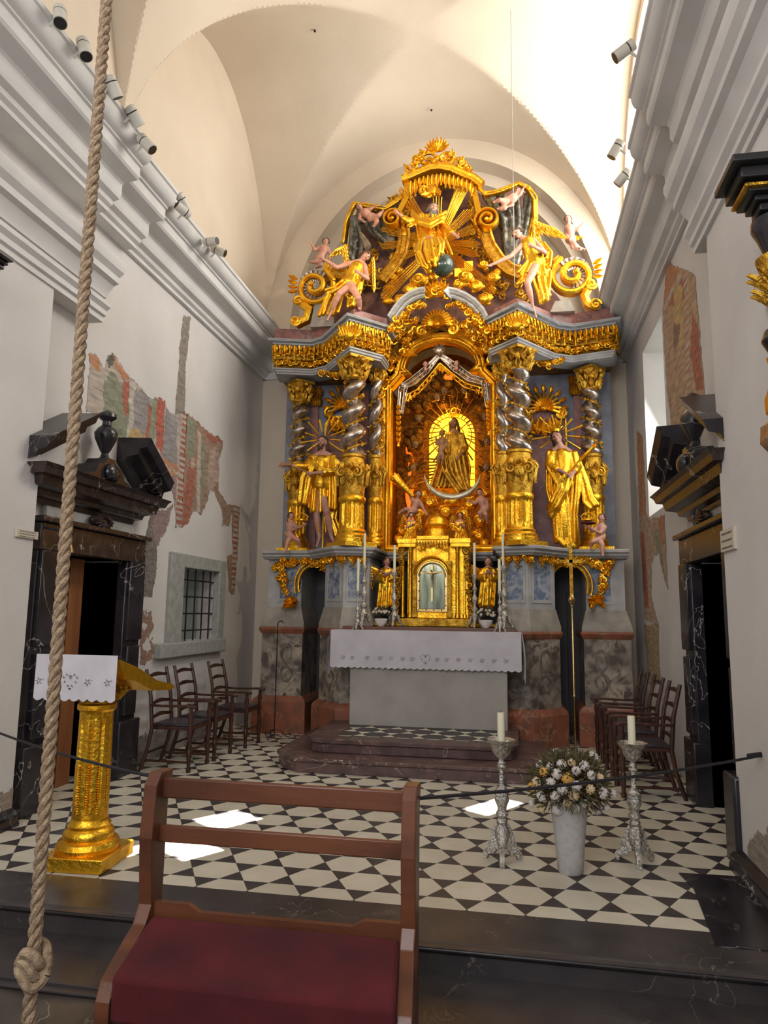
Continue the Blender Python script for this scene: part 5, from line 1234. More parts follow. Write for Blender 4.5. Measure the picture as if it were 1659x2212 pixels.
# clouds
def cloud(c, R, m='gold', seed=0):
    b = MB(); c = V(c); b.ell(c, (R, R*.7, R*.85), 16, 10); rg = random.Random(seed)
    b.scroll(c+V((0, -R*.62, 0)), R*.62, rg.uniform(0, 6), 1.5, .20, rg.choice((-1, 1)), 20)
    for k in range(4): a = rg.uniform(0, 6.28); b.ell(c+V((cos(a)*R*.75, .02, sin(a)*R*.7)), (R*.45, R*.35, R*.4), 10, 7)
    return b
for i, (x, y, r_) in enumerate([(905, 605, .12), (888, 625, .11), (868, 650, .12), (935, 600, .08), (962, 592, .09), (1005, 600, .12), (1030, 618, .10), (1048, 645, .10), (990, 615, .09), (850, 600, .08), (862, 585, .07), (1045, 572, .08), (1065, 600, .09), (1040, 505, .07), (875, 505, .08), (995, 640, .09), (900, 655, .09), (842, 622, .07), (822, 600, .06), (838, 650, .08), (858, 668, .08), (1062, 625, .07), (1075, 588, .07)]):
    cloud(A_(x, y, 5.35 if r_ > .085 else 5.55), r_, seed=i).build('cloud_puff', 'gold', al)
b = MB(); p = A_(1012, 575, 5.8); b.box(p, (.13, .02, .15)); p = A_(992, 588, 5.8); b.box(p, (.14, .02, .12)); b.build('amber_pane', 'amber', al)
# gold carving over the passages and on the piers
q = lambda x, y: at(x, y, Y=5.42)
for s, P in ((-1, [(590, 1222), (615, 1215), (655, 1205), (690, 1212), (712, 1225)]), (1, [(1185, 1222), (1205, 1210), (1245, 1202), (1285, 1212), (1310, 1230)])):
    b = MB(); b.carving([q(x, y) for x, y in P], .12, 2.4, .35, 41+s); b.carving([q(x, y+8) for x, y in P], .09, 2.0, .4, 51+s)
    P2 = [(612, 1222), (608, 1245), (620, 1280)] if s < 0 else [(1300, 1225), (1305, 1250), (1296, 1280)]
    b.carving([q(x, y) for x, y in P2], .11, 2.2, .3, 43+s)
    for k in range(14): c = q(632 if s < 0 else 1285, 1300); b.leafl(c+V((rg.uniform(-.08, .08), -.02, rg.uniform(-.02, .08))), c+V((rg.uniform(-.14, .14), -.08, rg.uniform(-.12, .06))), .08, .5)
    b.build('passage_carving', 'gold', al)
for s in (-1, 1):
    b = MB(); P = [V((XC+s*(1.755+.25*cos(a)), 5.42, 2.06+.29*sin(a))) for a in [pi*(1.12-1.24*i/20) for i in range(21)]]
    b.tube(P, .02, 8); b.tube([p+V((0, -.01, 0))+(p-V((XC+s*1.755, 5.42, 2.06))).normalized()*.05 for p in P], .014, 6); b.build('passage_gilt_arch', 'gold', al)
for s in (-1, 1):
    for x, y in ((.95, 4.93), (1.08, 4.9), (1.22, 4.84), (1.4, 5.0), (1.53, 5.14)):
        c = V((XC+s*x, y-.03, 2.37)); b = MB(); b.carving([c+V((-.07, 0, .02)), c+V((.07, 0, .02))], .08, 1.5, .3, int(x*50)); b.scroll(c, .055, 0, 1.3, .28, 1, 10); b.leafl(c, c+V((.06, -.03, .05)), .05, .5); b.leafl(c, c+V((-.06, -.03, .05)), .05, .5); b.leafl(c, c+V((0, -.03, -.09)), .045, .5); b.ell(c+V((0, -.02, -.10)), .014, 6, 4); b.build('pier_carving', 'gold', al)
    b = MB(); c = V((XC+s*2.2, 5.43, 2.36)); b.carving([c+V((-.15, 0, 0)), c+V((.15, 0, 0))], .09, 1.8, .2, 49); b.build('pier_carving', 'gold', al)
# ================================================================ PLATFORM AND ALTAR TABLE
b = MB(); P1_ = [(-1.42, 3.50), (-1.30, 3.28), (-1.10, 3.12), (1.28, 3.12), (1.44, 3.25), (1.50, 3.45), (1.50, 5.5), (-1.42, 5.5)]
b.prism(P1_, 0, .11); b.prism(grow(P1_, .025), .11, .15); struct(b.build('trim_lower_step', 'stepm', bevel=.008), 'lower brown red marble step of the altar platform')
P2_ = [(-1.10, 3.62), (-1.04, 3.50), (-.92, 3.44), (1.02, 3.44), (1.13, 3.50), (1.18, 3.62), (1.18, 5.4), (-1.10, 5.4)]
b = MB(); b.prism(P2_, .15, .25); b.prism(grow(P2_, .03), .25, .30); struct(b.build('trim_upper_step', 'stepm', bevel=.008), 'upper brown red marble step of the altar platform')
b = MB(); b.prism([(-.80, 3.66), (.98, 3.66), (.98, 4.5), (-.80, 4.5)], .296, .303); struct(b.build('floor_platform', 'tiles2', smooth=0), 'black and white tiled top of the altar platform')
ta = thing('altar_table', 'altar table with pale cloth front on the stone platform', 'altar table', (.12, 4.6, .3))
b = MB(); b.bb(-.84, 1.09, 4.42, 4.84, .30, 1.41); b.build('front_panel', 'linenf', ta, bevel=.01)
b = MB(); b.bb(-1.06, 1.24, 4.37, 4.86, 1.40, 1.45); b.build('tabletop', 'white', ta)
b = MB(); b.bb(-1.00, 1.20, 4.64, 4.86, 1.45, 1.50); b.build('back_shelf', 'pew', ta, bevel=.006)
zc = 1.456; A0, B0 = V((-1.08, 4.35, zc)), V((1.26, 4.35, zc))
cl = thing('altar_cloth', 'white cloth with scalloped hem and heart cut-work over the altar table', 'cloth', (0, 4.35, 1.45))
b = cloth('', A0, B0, .445, 200, 'linen', 30, .010)
b.add([A0, B0, (B0.x, 4.63, zc), (A0.x, 4.63, zc)], [(0, 1, 2, 3)]); b.build('cloth', 'linen', cl)
for s, P0 in ((-1, A0), (1, B0)):
    b = MB(); rows, n = 10, 8; vs = []
    for j in range(rows+1):
        q = j/rows
        for i in range(n+1):
            t = i/n; dz = lerp(.60, .42, t)*q+.05*sin(pi*t)*q*0; vs.append((P0.x+s*(.02*sin(q*3)+.03*q+.012*sin(t*12)), lerp(4.35, 4.62, t)-.02*q, zc-dz))
    b.add(vs, [(j*(n+1)+i, (j+1)*(n+1)+i, (j+1)*(n+1)+i+1, j*(n+1)+i+1) for j in range(rows) for i in range(n)])
    b.build('side_drop', 'linen', cl)
it = [(t, 'f') for t in (.07, .12, .20, .27, .33, .39, .44, .57, .62, .68, .74, .80, .86, .92)]+[(.51, 'h')]
lace(A0, B0, .335, it, .030).build('cut_work', 'embro', cl, smooth=0)
# tabernacle
tb = thing('tabernacle', 'gilded tabernacle with columns and arched glass door on the altar', 'tabernacle', (XC, 5.2, 1.5))
tY = 5.05
T = lambda x, y, Y=tY: at(x, y, Y=Y)
def tz(y): return T(940, y).z
def tx(x): return T(x, 1270).x
b = MB(); b.bb(tx(858), tx(1030), 4.90, 5.6, 1.50, tz(1336)); b.bb(tx(800), tx(1075), 4.98, 5.6, 1.5, tz(1346)); b.build('base_step', 'gold2', tb, bevel=.01)
b = MB(); b.bb(tx(878), tx(1012), 5.12, 5.7, tz(1336), tz(1176)); b.bb(tx(898), tx(970), 5.04, 5.2, tz(1336), tz(1160)); b.build('body', 'gold', tb, bevel=.01)
b = MB(); cw = tx(934); wz0, wz1 = tz(1318), tz(1216); R0 = (tx(963)-tx(905))/2
ar = [(cw-R0, wz0), (cw+R0, wz0)]+[(cw+R0*cos(pi*i/14), wz1-R0+R0*sin(pi*i/14)) for i in range(15)]
b.sweep([V((x, 5.035, z)) for x, z in ar], [(-.02, 0), (-.01, .02), (.02, .02), (.03, 0)], B=(0, -1, 0), closed=True)
for i in range(60):
    t = i/60*len(ar); k = int(t); p = V((*ar[k], 0)).lerp(V((*ar[(k+1) % len(ar)], 0)), t-k); b.ell((p[0], 5.01, p[1]), .010, 5, 4)
b.build('door_frame', 'brass', tb)
b = MB(); b.plate(ar, 5.03, 5.04); b.build('glass_door', 'mirror', tb, smooth=0)
b = MB(); zx = tz(1238); b.bb(cw-.012, cw+.012, 5.0, 5.015, tz(1300), tz(1222)); b.bb(cw-R0*.85, cw+R0*.85, 5.0, 5.015, zx-.008, zx+.012)
b.cap((cw, 4.99, zx), .014, (cw, 4.99, zx-.09), .011); b.cap((cw, 4.99, zx-.09), .011, (cw, 4.99, zx-.19), .007); b.ell((cw-.005, 4.985, zx+.028), .014, 8, 6)
for s in (-1, 1): b.cap((cw, 4.99, zx-.01), .009, (cw+s*R0*.75, 4.99, zx+.015), .006)
b.build('crucifix_relief', 'brass', tb)
for xx in (886, 868, 988, 1003):
    x = tx(xx); Yc = 5.06 if xx in (886, 988) else 5.14; z0_, z1_ = tz(1334), tz(1172)
    b = MB(); b.lathe([(.036, z0_), (.036, z0_+.03), (.026, z0_+.05), (.024, z1_-.14), (.03, z1_-.13), (.024, z1_-.12), (.035, z1_-.06), (.045, z1_-.03), (.045, z1_)], (x, Yc, 0), 16); b.build('small_column', 'gold', tb)
b = MB()
for x0_, x1_ in ((858, 900), (972, 1018)): b.bb(tx(x0_), tx(x1_), 4.98, 5.6, tz(1174), tz(1164)); b.bb(tx(x0_)+.01, tx(x1_)-.01, 5.0, 5.6, tz(1182), tz(1174))
b.bb(tx(900), tx(970), 5.0, 5.3, tz(1166), tz(1158))
b.build('entablature', 'gold', tb, bevel=.004)
b = MB(); b.lathe([(.17, tz(1160)), (.16, tz(1150)), (.14, tz(1140)), (.17, tz(1135)), (.175, tz(1131)), (.16, tz(1128)), (.15, tz(1120)), (.10, tz(1110)), (.03, tz(1106))], (tx(940), 5.25, 0), 28); b.build('dome', 'gold', tb)
b = MB(); b.carving([T(903, 1188, 5.0), T(938, 1176, 5.0), T(968, 1188, 5.0)], .05, 1.6, .2, 61); b.carving([T(880, 1155), T(905, 1135)], .08, 1.6, .2, 62); b.carving([T(975, 1135), T(1000, 1155)], .08, 1.6, .2, 63); b.build('carved_scroll', 'gold', tb)
for s in (-1, 1):
    b = MB(); x = tx(934+s*37); b.bb(x-.025, x+.025, 4.99, 5.06, tz(1330), tz(1215)); b.bb(x-.035, x+.035, 4.98, 5.06, tz(1222), tz(1212)); b.bb(x-.035, x+.035, 4.98, 5.06, tz(1334), tz(1322)); b.build('door_pilaster', 'gold2', tb, bevel=.004)
    b = MB(); x = tx(936+s*72); b.scroll((x, 5.08, tz(1190)), .06, 0, 1.4, .3, s); b.carving([(x, 5.1, tz(1200)), (x+s*.03, 5.1, tz(1260)), (x+s*.05, 5.1, tz(1330))], .07, 1.5, .3, 70+s); b.build('side_carving', 'gold2', tb)
b = MB(); b.sweep([V((cw+(R0+.055)*cos(pi*(1-i/16)), 5.0, wz1-R0+.02+(R0+.055)*sin(pi*i/16))) for i in range(17)], [(-.02, -.05), (-.02, .01), (0, .03), (.02, .01), (.02, -.05)], B=(0, -1, 0)); b.build('arch_moulding', 'gold', tb)
b = MB()
for k in range(12): xq = lerp(tx(902), tx(968), k/11); b.leafl((xq, 4.99, tz(1170)), (xq, 4.985, tz(1182)), .028, .5)
b.build('tassel_fringe', 'gold2', tb)
# candlesticks and candles on the table
def small_candlestick(x, y, z, H, label, clab, cl_, lean=0):
    r = thing('silver_candlestick', label, 'candlestick', (x, y, z), 'silver candlesticks on the altar')
    k = H/.60
    b = MB()
    for q in range(3):
        a = RD(-90+120*q); d = V((cos(a), sin(a), 0)); o = V((x, y, z)); b.tube([o+V((0, 0, .13*k)), o+d*.045*k+V((0, 0, .11*k)), o+d*.06*k+V((0, 0, .06*k)), o+d*.085*k+V((0, 0, .03*k)), o+d*.09*k+V((0, 0, .012*k))], [.02*k, .022*k, .018*k, .014*k, .012*k], 7); b.ell(o+d*.09*k+V((0, 0, .012*k)), .016*k, 8, 6)
    b.build('foot', 'silverc', r)
    b = MB(); b.lathe([(q*k, z+h*k) for q, h in [(.03, .08), (.045, .12), (.03, .15), (.022, .17), (.036, .19), (.036, .21), (.018, .23), (.016, .27), (.03, .30), (.034, .33), (.018, .36), (.014, .40), (.024, .42), (.03, .44), (.014, .46), (.012, .52), (.02, .54), (.034, .575), (.036, .60), (.02, .60)]], (x, y, 0), 14); b.build('stem', 'silverc', r)
    c = thing('candle', clab, 'candle', (x, y, z+H), 'candles on the altar')
    b = MB(); b.lathe([(.017, z+H-.005), (.017, z+H+cl_), (.003, z+H+cl_+.004)], (x, y, 0), 12); b.build('wax_body', 'wax', c)
    b = MB(); b.tube([(x, y, z+H+cl_), (x, y, z+H+cl_+.014)], .002, 5); b.build('wick', 'dark', c)
for xx, ytop, ycup, Yc, zb_, lb in ((787, 1152, 1222, 4.76, 1.50, 'left of the tabernacle, tall one at the back'), (773, 1207, 1276, 4.52, 1.457, 'nearest to the left end of the altar cloth'), (852, 1178, 1236, 4.80, 1.50, 'directly left of the tabernacle'),
                            (1025, 1173, 1241, 4.80, 1.50, 'directly right of the tabernacle'), (1087, 1153, 1222, 4.76, 1.50, 'right of the tabernacle, tall one at the back'), (1079, 1208, 1277, 4.52, 1.457, 'nearest to the right end of the altar cloth')):
    c_ = at(xx, ycup, Y=Yc); t_ = at(xx, ytop, Y=Yc)
    small_candlestick(c_.x, Yc, zb_, c_.z-zb_, 'ornate silver candlestick on the altar, '+lb, 'ivory candle on the altar candlestick '+lb, t_.z-c_.z)
for s, (cx_, cy_) in ((-1, (822, 1322)), (1, (1049, 1318))):
    c = at(cx_, cy_, Y=4.66); sd = 'left' if s < 0 else 'right'
    t = thing('flower_bowl', 'small white bowl of pale flowers on the altar, %s of the tabernacle' % sd, 'bowl', (c.x, 4.66, 1.5))
    b = MB(); b.lathe([(.04, 1.50), (.045, 1.51), (.075, 1.55), (.085, 1.59), (.075, 1.60), (.02, 1.59)], (c.x, 4.70, 0), 18); b.build('bowl_wall', 'petalw', t)
    c = V((c.x, 4.70, 1.67))
    o = foliage(c, .10, .085, 130, .045, 20+s, low=-.4).build('bowl_greenery', 'leaf'); tag(o, 'green filler leaves in the small flower bowl %s of the tabernacle' % sd, 'foliage'); o['kind'] = 'stuff'
    rg = random.Random(30+s)
    for i in range(14):
        a = rg.uniform(0, 2*pi); e = rg.uniform(0, 1.1); d = V((cos(a)*cos(e*.9), -abs(sin(a)*cos(e*.9)), sin(e))); k = 'petalw' if i % 3 else 'petalc'
        blossom('small_blossom', c+V((d.x*.105, d.y*.08, d.z*.09-.02)), .024, k, d+V((0, -.3, 0)), '%s blossom in the small bowl %s of the tabernacle' % ('white' if i % 3 else 'cream', sd), '%s blossoms of the %s altar bowl' % ('white' if i % 3 else 'cream', sd), i+80)

# ================================================================ FIGURES
def fig(name, label, Y, u, J, cat='statue', skin='flesh', hair='hair', look=(0, -1, 0), bare=True, beard=None, robe=None, robem='gold', sleeves=False, hands=True, hairlen=.0, face=True, halo=False, group=None, vox=None, halfarms=False, wings=None, male=True):
    Jw = {k: at(p[0], p[1], Y=Y+(p[2] if len(p) > 2 else 0)) for k, p in J.items()}
    root = thing(name, label, cat, tuple(Jw.get('pelvis', Jw['head'])), group)
    b = MB(); h = Jw['head']; nk = Jw.get('neck', h-V((0, 0, u*.7)))
    up = (h-nk).normalized(); f = V(look).normalized(); f = (f-up*f.dot(up)).normalized(); sd = f.cross(up)
    R = Matrix((sd, f, up)).transposed()
    b.ell(h, (.36*u, .42*u, .48*u), 16, 12, R); b.ell(h+f*.16*u-up*.24*u, (.24*u, .24*u, .25*u), 12, 8, R)
    b.cap(h+f*.40*u+up*.06*u, .045*u, h+f*.50*u-up*.09*u, .075*u, 8); b.cap(h+f*.38*u-up*.40*u, .08*u, h+f*.30*u-up*.42*u, .10*u)
    b.cap(h+f*.36*u+up*.14*u-sd*.2*u, .05*u, h+f*.36*u+up*.14*u+sd*.2*u, .05*u, 8); b.cap(h+f*.40*u-up*.22*u-sd*.07*u, .045*u, h+f*.40*u-up*.22*u+sd*.07*u, .045*u, 8)
    for s in (-1, 1): b.ell(h+sd*s*.36*u-up*.04*u, (.06*u, .10*u, .14*u), 8, 6, R); b.ell(h+sd*s*.19*u+f*.28*u-up*.1*u, .13*u, 8, 6)
    b.cap(h-up*.3*u, .22*u, nk, .25*u)
    if 'chest' in Jw:
        ch_ = Jw['chest']; pv = Jw['pelvis']; b.cap(nk, .25*u, ch_, .56*u, 14); b.cap(ch_, .60*u, ch_.lerp(pv, .6), .48*u, 14); b.cap(ch_.lerp(pv, .6), .48*u, pv, .58*u, 14)
    for s in 'lr':
        if s+'sh' in Jw:
            a, e, w = Jw[s+'sh'], Jw[s+'el'], Jw[s+'ha']; b.cap(nk, .22*u, a, .27*u); b.cap(Jw['chest'].lerp(nk, .4), .32*u, a, .29*u); b.cap(a, .29*u, a.lerp(e, .45), .26*u); b.cap(a.lerp(e, .45), .26*u, e, .19*u); b.cap(e, .20*u, e.lerp(w, .3), .21*u); b.cap(e.lerp(w, .3), .21*u, w, .125*u)
            d = (w-e).normalized(); o = d.orthogonal().normalized(); q = d.cross(o)
            if abs(q.y) > abs(o.y): o, q = q, o
            b.ell(w+d*.2*u, (.15*u, .10*u, .17*u), 10, 8)
            for k in range(4):
                p = w+d*.26*u+q*(k-1.5)*.085*u; L = (.26, .31, .29, .22)[k]*u; m_ = p+d*L*.55+o*(.03*u); b.cap(p, .055*u, m_, .052*u, 7); b.cap(m_, .052*u, m_+(d*.8+o*.35)*L*.5, .045*u, 7)
            p = w+d*.10*u-q*.14*u; b.cap(p, .06*u, p+(d*.6-q*.7)*.24*u, .05*u, 7)
        if s+'kn' in Jw:
            hp = Jw['pelvis']+sd*(.22*u*(1 if s == 'l' else -1)); kn, an = Jw[s+'kn'], Jw[s+'an']; b.cap(hp, .46*u, kn, .29*u); b.ell(kn, .29*u); b.cap(kn.lerp(an, .05), .26*u, kn.lerp(an, .35), .29*u); b.cap(kn.lerp(an, .35), .29*u, an, .15*u)
            ft = Jw.get(s+'ft', an+V((0, -.5*u, -.18*u))); b.cap(an-V((0, 0, .06*u)), .13*u, ft, .10*u)
            for k in range(3): b.ell(ft+V(((k-1)*.08*u, -.04*u, 0)), .06*u, 6, 5)
    b.build('body', skin, root, voxel=vox or max(.0085, .055*u), sm=2)
    if face:
        b = MB()
        for s in (-1, 1): b.ell(h+sd*s*.15*u+f*.41*u+up*.05*u, (.055*u, .03*u, .028*u), 8, 5, R)
        b.build('eyes', 'dark', root)
        b = MB(); b.ell(h+f*.44*u-up*.22*u, (.09*u, .03*u, .025*u), 8, 5, R); b.build('mouth', 'redm', root)
    if hair:
        b = MB(); rg = random.Random(int(u*1000)+len(label)); b.ell(h-f*.12*u+up*.12*u, (.42*u, .42*u, .46*u), 12, 10, R)
        for k in range(46):
            a = rg.uniform(0, 2*pi); e = rg.uniform(-.35, 1.4); d = sd*cos(a)*cos(e)+f*sin(a)*cos(e)+up*sin(e)
            if d.dot(f) > .35 and d.dot(up) < .62: continue
            p = h+d*.42*u; b.ell(p, rg.uniform(.08, .13)*u, 7, 5)
        if hairlen:
            for s in (-1, 1):
                for k in range(3): b.cap(h+sd*s*.36*u-f*.1*u, .13*u, h+sd*s*(.34+.08*k)*u-f*(.15*k)*u-up*hairlen*u, .08*u, 8)
        if beard:
            for k in range(16): b.cap(h+f*.30*u-up*.30*u+sd*rg.uniform(-.25, .25)*u, .09*u, h+f*.42*u-up*(.5+rg.uniform(0, beard))*u+sd*rg.uniform(-.22, .22)*u, .05*u, 7)
        b.build('hair', hair, root, voxel=max(.008, .06*u), sm=1)
    if robe:
        b = MB(); rgf = random.Random(len(label))
        if 'chest' in Jw and J.get('bare') is None and u > .1 and cat == 'statue' and 'putto' not in name:
            ch_, pv = Jw['chest'], Jw['pelvis']; b.cap(ch_.lerp(nk, .12), .68*u, ch_.lerp(pv, .5), .64*u, 16); b.cap(ch_.lerp(pv, .5), .64*u, pv, .78*u, 16)
        if sleeves:
            for s in 'lr': b.cap(Jw[s+'sh'], .36*u, Jw[s+'el'], .30*u, 12); b.cap(Jw[s+'el'], .30*u, Jw[s+'el'].lerp(Jw[s+'ha'], .45), .27*u, 12)
        for sp in robe:
            Ap, Bp, n, r = sp[:4]; am = sp[4] if len(sp) > 4 else r*.8
            for i in range(n):
                t = i/(n-1) if n > 1 else 0; last = None; m_ = len(Ap)
                for k in range(m_):
                    a, c = Ap[k], Bp[k]; da = a[2] if len(a) > 2 else 0; dc = c[2] if len(c) > 2 else 0
                    bulge = -.5*r*4*t*(1-t)*len(Ap)*0
                    wob = ((i % 2)*2-1)*am*.5*min(1, k/(m_-1)+.3)
                    sw = (sin(k*1.9+i*2.3)*.22+.3*sin(i*5.1))*r/.0063*(k/(m_-1))
                    p = at(lerp(a[0], c[0], t)+sw, lerp(a[1], c[1], t)+rgf.uniform(-1, 1)*(5 if k == m_-1 else .7), Y=Y+lerp(da, dc, t)+wob*(1+.8*sin(i*3.7))-am)
                    rr = r*(.75+.5*k/(m_-1))*(1.05 if i % 2 else .72)*rgf.uniform(.85, 1.2)
                    if last is not None: b.cap(last[0], last[1], p, rr, 8)
                    last = (p, rr)
        b.build('robe', robem, root, voxel=max(.010, .06*u), sm=1)
    if wings:
        for root_, lead, tip, n, L in wings:
            b = MB(); Rt, Ld, Tp = [at(p[0], p[1], Y=Y+p[2]) for p in (root_, lead, tip)]
            pl = [Rt.lerp(Ld, t/4) for t in range(4)]+[Ld.lerp(Tp, t/10) for t in range(11)]
            b.tube(pl[:9], [.028]*4+[.034, .03, .024, .018, .012], 8)
            for row, (q, sc) in enumerate(((.95, 1.0), (.6, .62), (.32, .38))):
                m_ = n+2*row
                for i in range(m_):
                    t = i/(m_-1); 
                    st_ = Rt.lerp(Ld, t*2) if t < .5 else Ld.lerp(Tp, (t-.5)*1.1)
                    dirv = ((Tp-Ld).normalized()*lerp(.15, 1, t)+V(((Rt-Ld).normalized()))*lerp(1, .25, t)).normalized()
                    if L < 0: dirv = (Tp-Ld).normalized()
                    en = st_+dirv*abs(L)*sc*lerp(.75, 1.05, t)
                    b.leafl(st_+V((0, -.012*row, 0)), en+V((0, -.01*row, 0)), .062, .25, (0, -1, 0), .0)
            b.build('wing', 'goldf', root)
    return root
SH_ = 'standing between the columns left of the centre'
fig('saint_statue', 'gilded statue of a bearded man in a knee-length tunic between the left columns', 5.40, .185,
    dict(head=(697, 955), neck=(697, 976), chest=(697, 1003), pelvis=(693, 1045), lsh=(720, 990), lel=(722, 1018, -.1), lha=(676, 1022, -.25), rsh=(675, 990), rel=(660, 1008, -.15), rha=(617, 1005, -.3),
         lkn=(706, 1106, -.08), lan=(716, 1160), lft=(727, 1178, -.12), rkn=(684, 1110, -.03), ran=(690, 1160, 0), rft=(684, 1180, -.12)), skin='flesh', beard=.15, hairlen=.7, look=(-.15, -1, -.05), sleeves=True,
    robe=[([(674, 986), (666, 1020), (670, 1060), (668, 1100)], [(720, 986), (728, 1020), (728, 1060), (728, 1102)], 12, .030, .05), ([(668, 990, -.05), (650, 1030, -.1), (645, 1085, -.05)], [(680, 996, -.1), (668, 1040, -.12), (660, 1085, -.1)], 4, .028, .04),
          ([(716, 986), (738, 1008), (736, 1060), (744, 1110)], [(726, 990), (748, 1012), (744, 1050), (750, 1090)], 3, .026, .04), ([(672, 992, -.1), (690, 1010, -.14), (712, 1015, -.12)], [(676, 1003, -.1), (694, 1025, -.14), (724, 1020, -.1)], 4, .026, .03),
          ([(684, 1112, -.05), (688, 1150, -.05)], [(700, 1115, -.05), (705, 1150, -.03)], 2, .012, .01), ([(722, 1060, .05), (712, 1120, .05), (730, 1172, .05)], [(735, 1060, .05), (725, 1120, .05), (742, 1170, .05)], 3, .03, .03)])
saint = fig('saint_statue', 'gilded statue of a crowned woman in long robes between the right columns', 5.40, .185,
    dict(head=(1203, 944), neck=(1210, 963), chest=(1214, 990), pelvis=(1216, 1040), rsh=(1190, 980), rel=(1185, 1005, -.1), rha=(1222, 1022, -.25), lsh=(1238, 982), lel=(1248, 1010, -.05), lha=(1236, 1024, -.2)), skin='flesh', hairlen=.5, look=(-.35, -1, .05), sleeves=True,
    robe=[([(1184, 976), (1180, 1010), (1182, 1060), (1196, 1110), (1200, 1168)], [(1244, 978), (1252, 1010), (1250, 1060), (1244, 1110), (1248, 1172)], 14, .030, .06), ([(1240, 985), (1256, 1040), (1262, 1085), (1275, 1100)], [(1248, 985), (1268, 1035), (1280, 1075), (1290, 1090)], 4, .028, .04),
          ([(1182, 1010, -.1), (1205, 1050, -.15), (1190, 1085, -.12), (1185, 1095, -.05)], [(1240, 1020, -.12), (1225, 1060, -.15), (1205, 1095, -.12), (1192, 1110, -.08)], 6, .028, .04), ([(1200, 1160, -.08), (1218, 1180, -.1)], [(1235, 1165, -.05), (1240, 1180, -.05)], 4, .03, .03)])
b = MB(); b.tube([at(1222, 1026, Y=5.10), at(1250, 996, Y=5.05), at(1281, 966, Y=5.0)], [.010, .013, .02], 8)
for k in range(9): p = at(lerp(1250, 1281, k/8), lerp(996, 966, k/8), Y=5.04); b.leafl(p, p+V((.05, -.01, .07)), .03, .4); b.leafl(p, p+V((.06, -.01, .02)), .03, .4)
tag(b.build('palm_branch', 'gold'), 'gilded palm branch held by the statue of the crowned woman', 'palm branch')
b = MB(); b.tube([at(606, 1000, Y=5.08), at(640, 1010, Y=5.1), at(668, 1022, Y=5.12)], [.02, .014, .012], 8); b.box(at(620, 1003, Y=5.07), (.14, .05, .04)); tag(b.build('gilded_scroll', 'fleshg'), 'pale scroll held out by the statue of the bearded man', 'scroll')
b = MB(); c = at(1201, 930, Y=5.40)
b.lathe([(.055, -.02), (.06, 0), (.06, .015), (.055, .02)], c, 16)
for k in range(7): a = 2*pi*k/7; p = c+V((.056*cos(a), .056*sin(a), .02)); b.leafl(p, p+V((.02*cos(a), .02*sin(a), .05)), .025, .5, (cos(a), sin(a), 0))
b.build('crown', 'gold', saint)
for s, cx_, cy_, lb in ((-1, 699, 948, 'left'), (1, 1205, 940, 'right')):
    b = MB(); c = at(cx_, cy_, Y=5.52)
    for k in range(10): a = RD(lerp(-35, 215, k/9)); b.tube([c+V((cos(a), 0, sin(a)))*.10, c+V((cos(a), 0, sin(a)))*(.30 if k % 2 else .36)], [.010, .016], 5)
    tag(b.build('ray_halo', 'gold'), 'gilded ray halo behind the head of the %s standing statue' % lb, 'halo')
def crown(c, R, label, parent=None):
    b = MB(); b.lathe([(R*.95, -.3*R), (R, -.28*R), (R, -.05*R), (R*.95, 0)], c, 20)
    for k in range(6):
        a = 2*pi*k/6; p = V(c)+V((cos(a)*R, sin(a)*R, 0)); b.tube([p, p+V((cos(a)*R*.25, sin(a)*R*.25, R*.5)), V(c)+V((cos(a)*R*.6, sin(a)*R*.6, R*1.0)), V(c)+V((0, 0, R*1.05))], R*.1, 6); b.ell(p+V((0, 0, -.15*R))+V((cos(a), sin(a), 0))*.1*R, R*.13, 6, 5)
    b.ell(V(c)+V((0, 0, R*1.15)), R*.16, 8, 6); return tag(b.build('royal_crown', 'gold'), label, 'crown') if parent is None else b.build('crown', 'gold', parent)
PU = lambda n, lb, Y, u, J, **k: fig(n, lb, Y, u, J, **k)
PU('putto_statue', 'pink putto sitting on the shelf below the bearded statue, lifting a crown', 5.22, .115, dict(head=(629, 1115), neck=(629, 1126), chest=(628, 1137), pelvis=(627, 1156), rsh=(622, 1133), rel=(630, 1145, -.05), rha=(644, 1140, -.1), lsh=(636, 1133), lel=(645, 1141, -.05), lha=(655, 1135, -.08), rkn=(621, 1170, -.10), ran=(617, 1190, -.12), lkn=(643, 1166, -.1), lan=(648, 1180, -.03)), look=(.6, -1, .2), robe=[([(616, 1150), (620, 1162)], [(638, 1150), (642, 1162)], 4, .022)])
crown(at(652, 1122, Y=5.12), .075, 'gilded crown lifted by the putto left of the altar')
PU('putto_statue', 'pink putto sitting on the shelf below the crowned statue, holding a crown cushion', 5.22, .115, dict(head=(1300, 1119), neck=(1299, 1131), chest=(1298, 1143), pelvis=(1296, 1162), rsh=(1291, 1138), rel=(1281, 1148, -.05), rha=(1268, 1137, -.1), lsh=(1306, 1139), lel=(1296, 1152, -.08), lha=(1280, 1143, -.12), lkn=(1301, 1178, -.1), lan=(1302, 1198, -.12), rkn=(1280, 1170, -.1), ran=(1276, 1182, -.03)), look=(-.6, -1, .2), robe=[([(1284, 1155), (1280, 1170)], [(1306, 1155), (1304, 1166)], 4, .022)])
b = MB(); c = at(1271, 1130, Y=5.12); b.ell(c, (.10, .08, .025), 16, 8); tag(b.build('crown_cushion', 'cushion'), 'small dark red cushion carried by the right shelf putto', 'cushion')
crown(at(1271, 1121, Y=5.12), .075, 'gilded crown on the cushion carried by the right shelf putto')
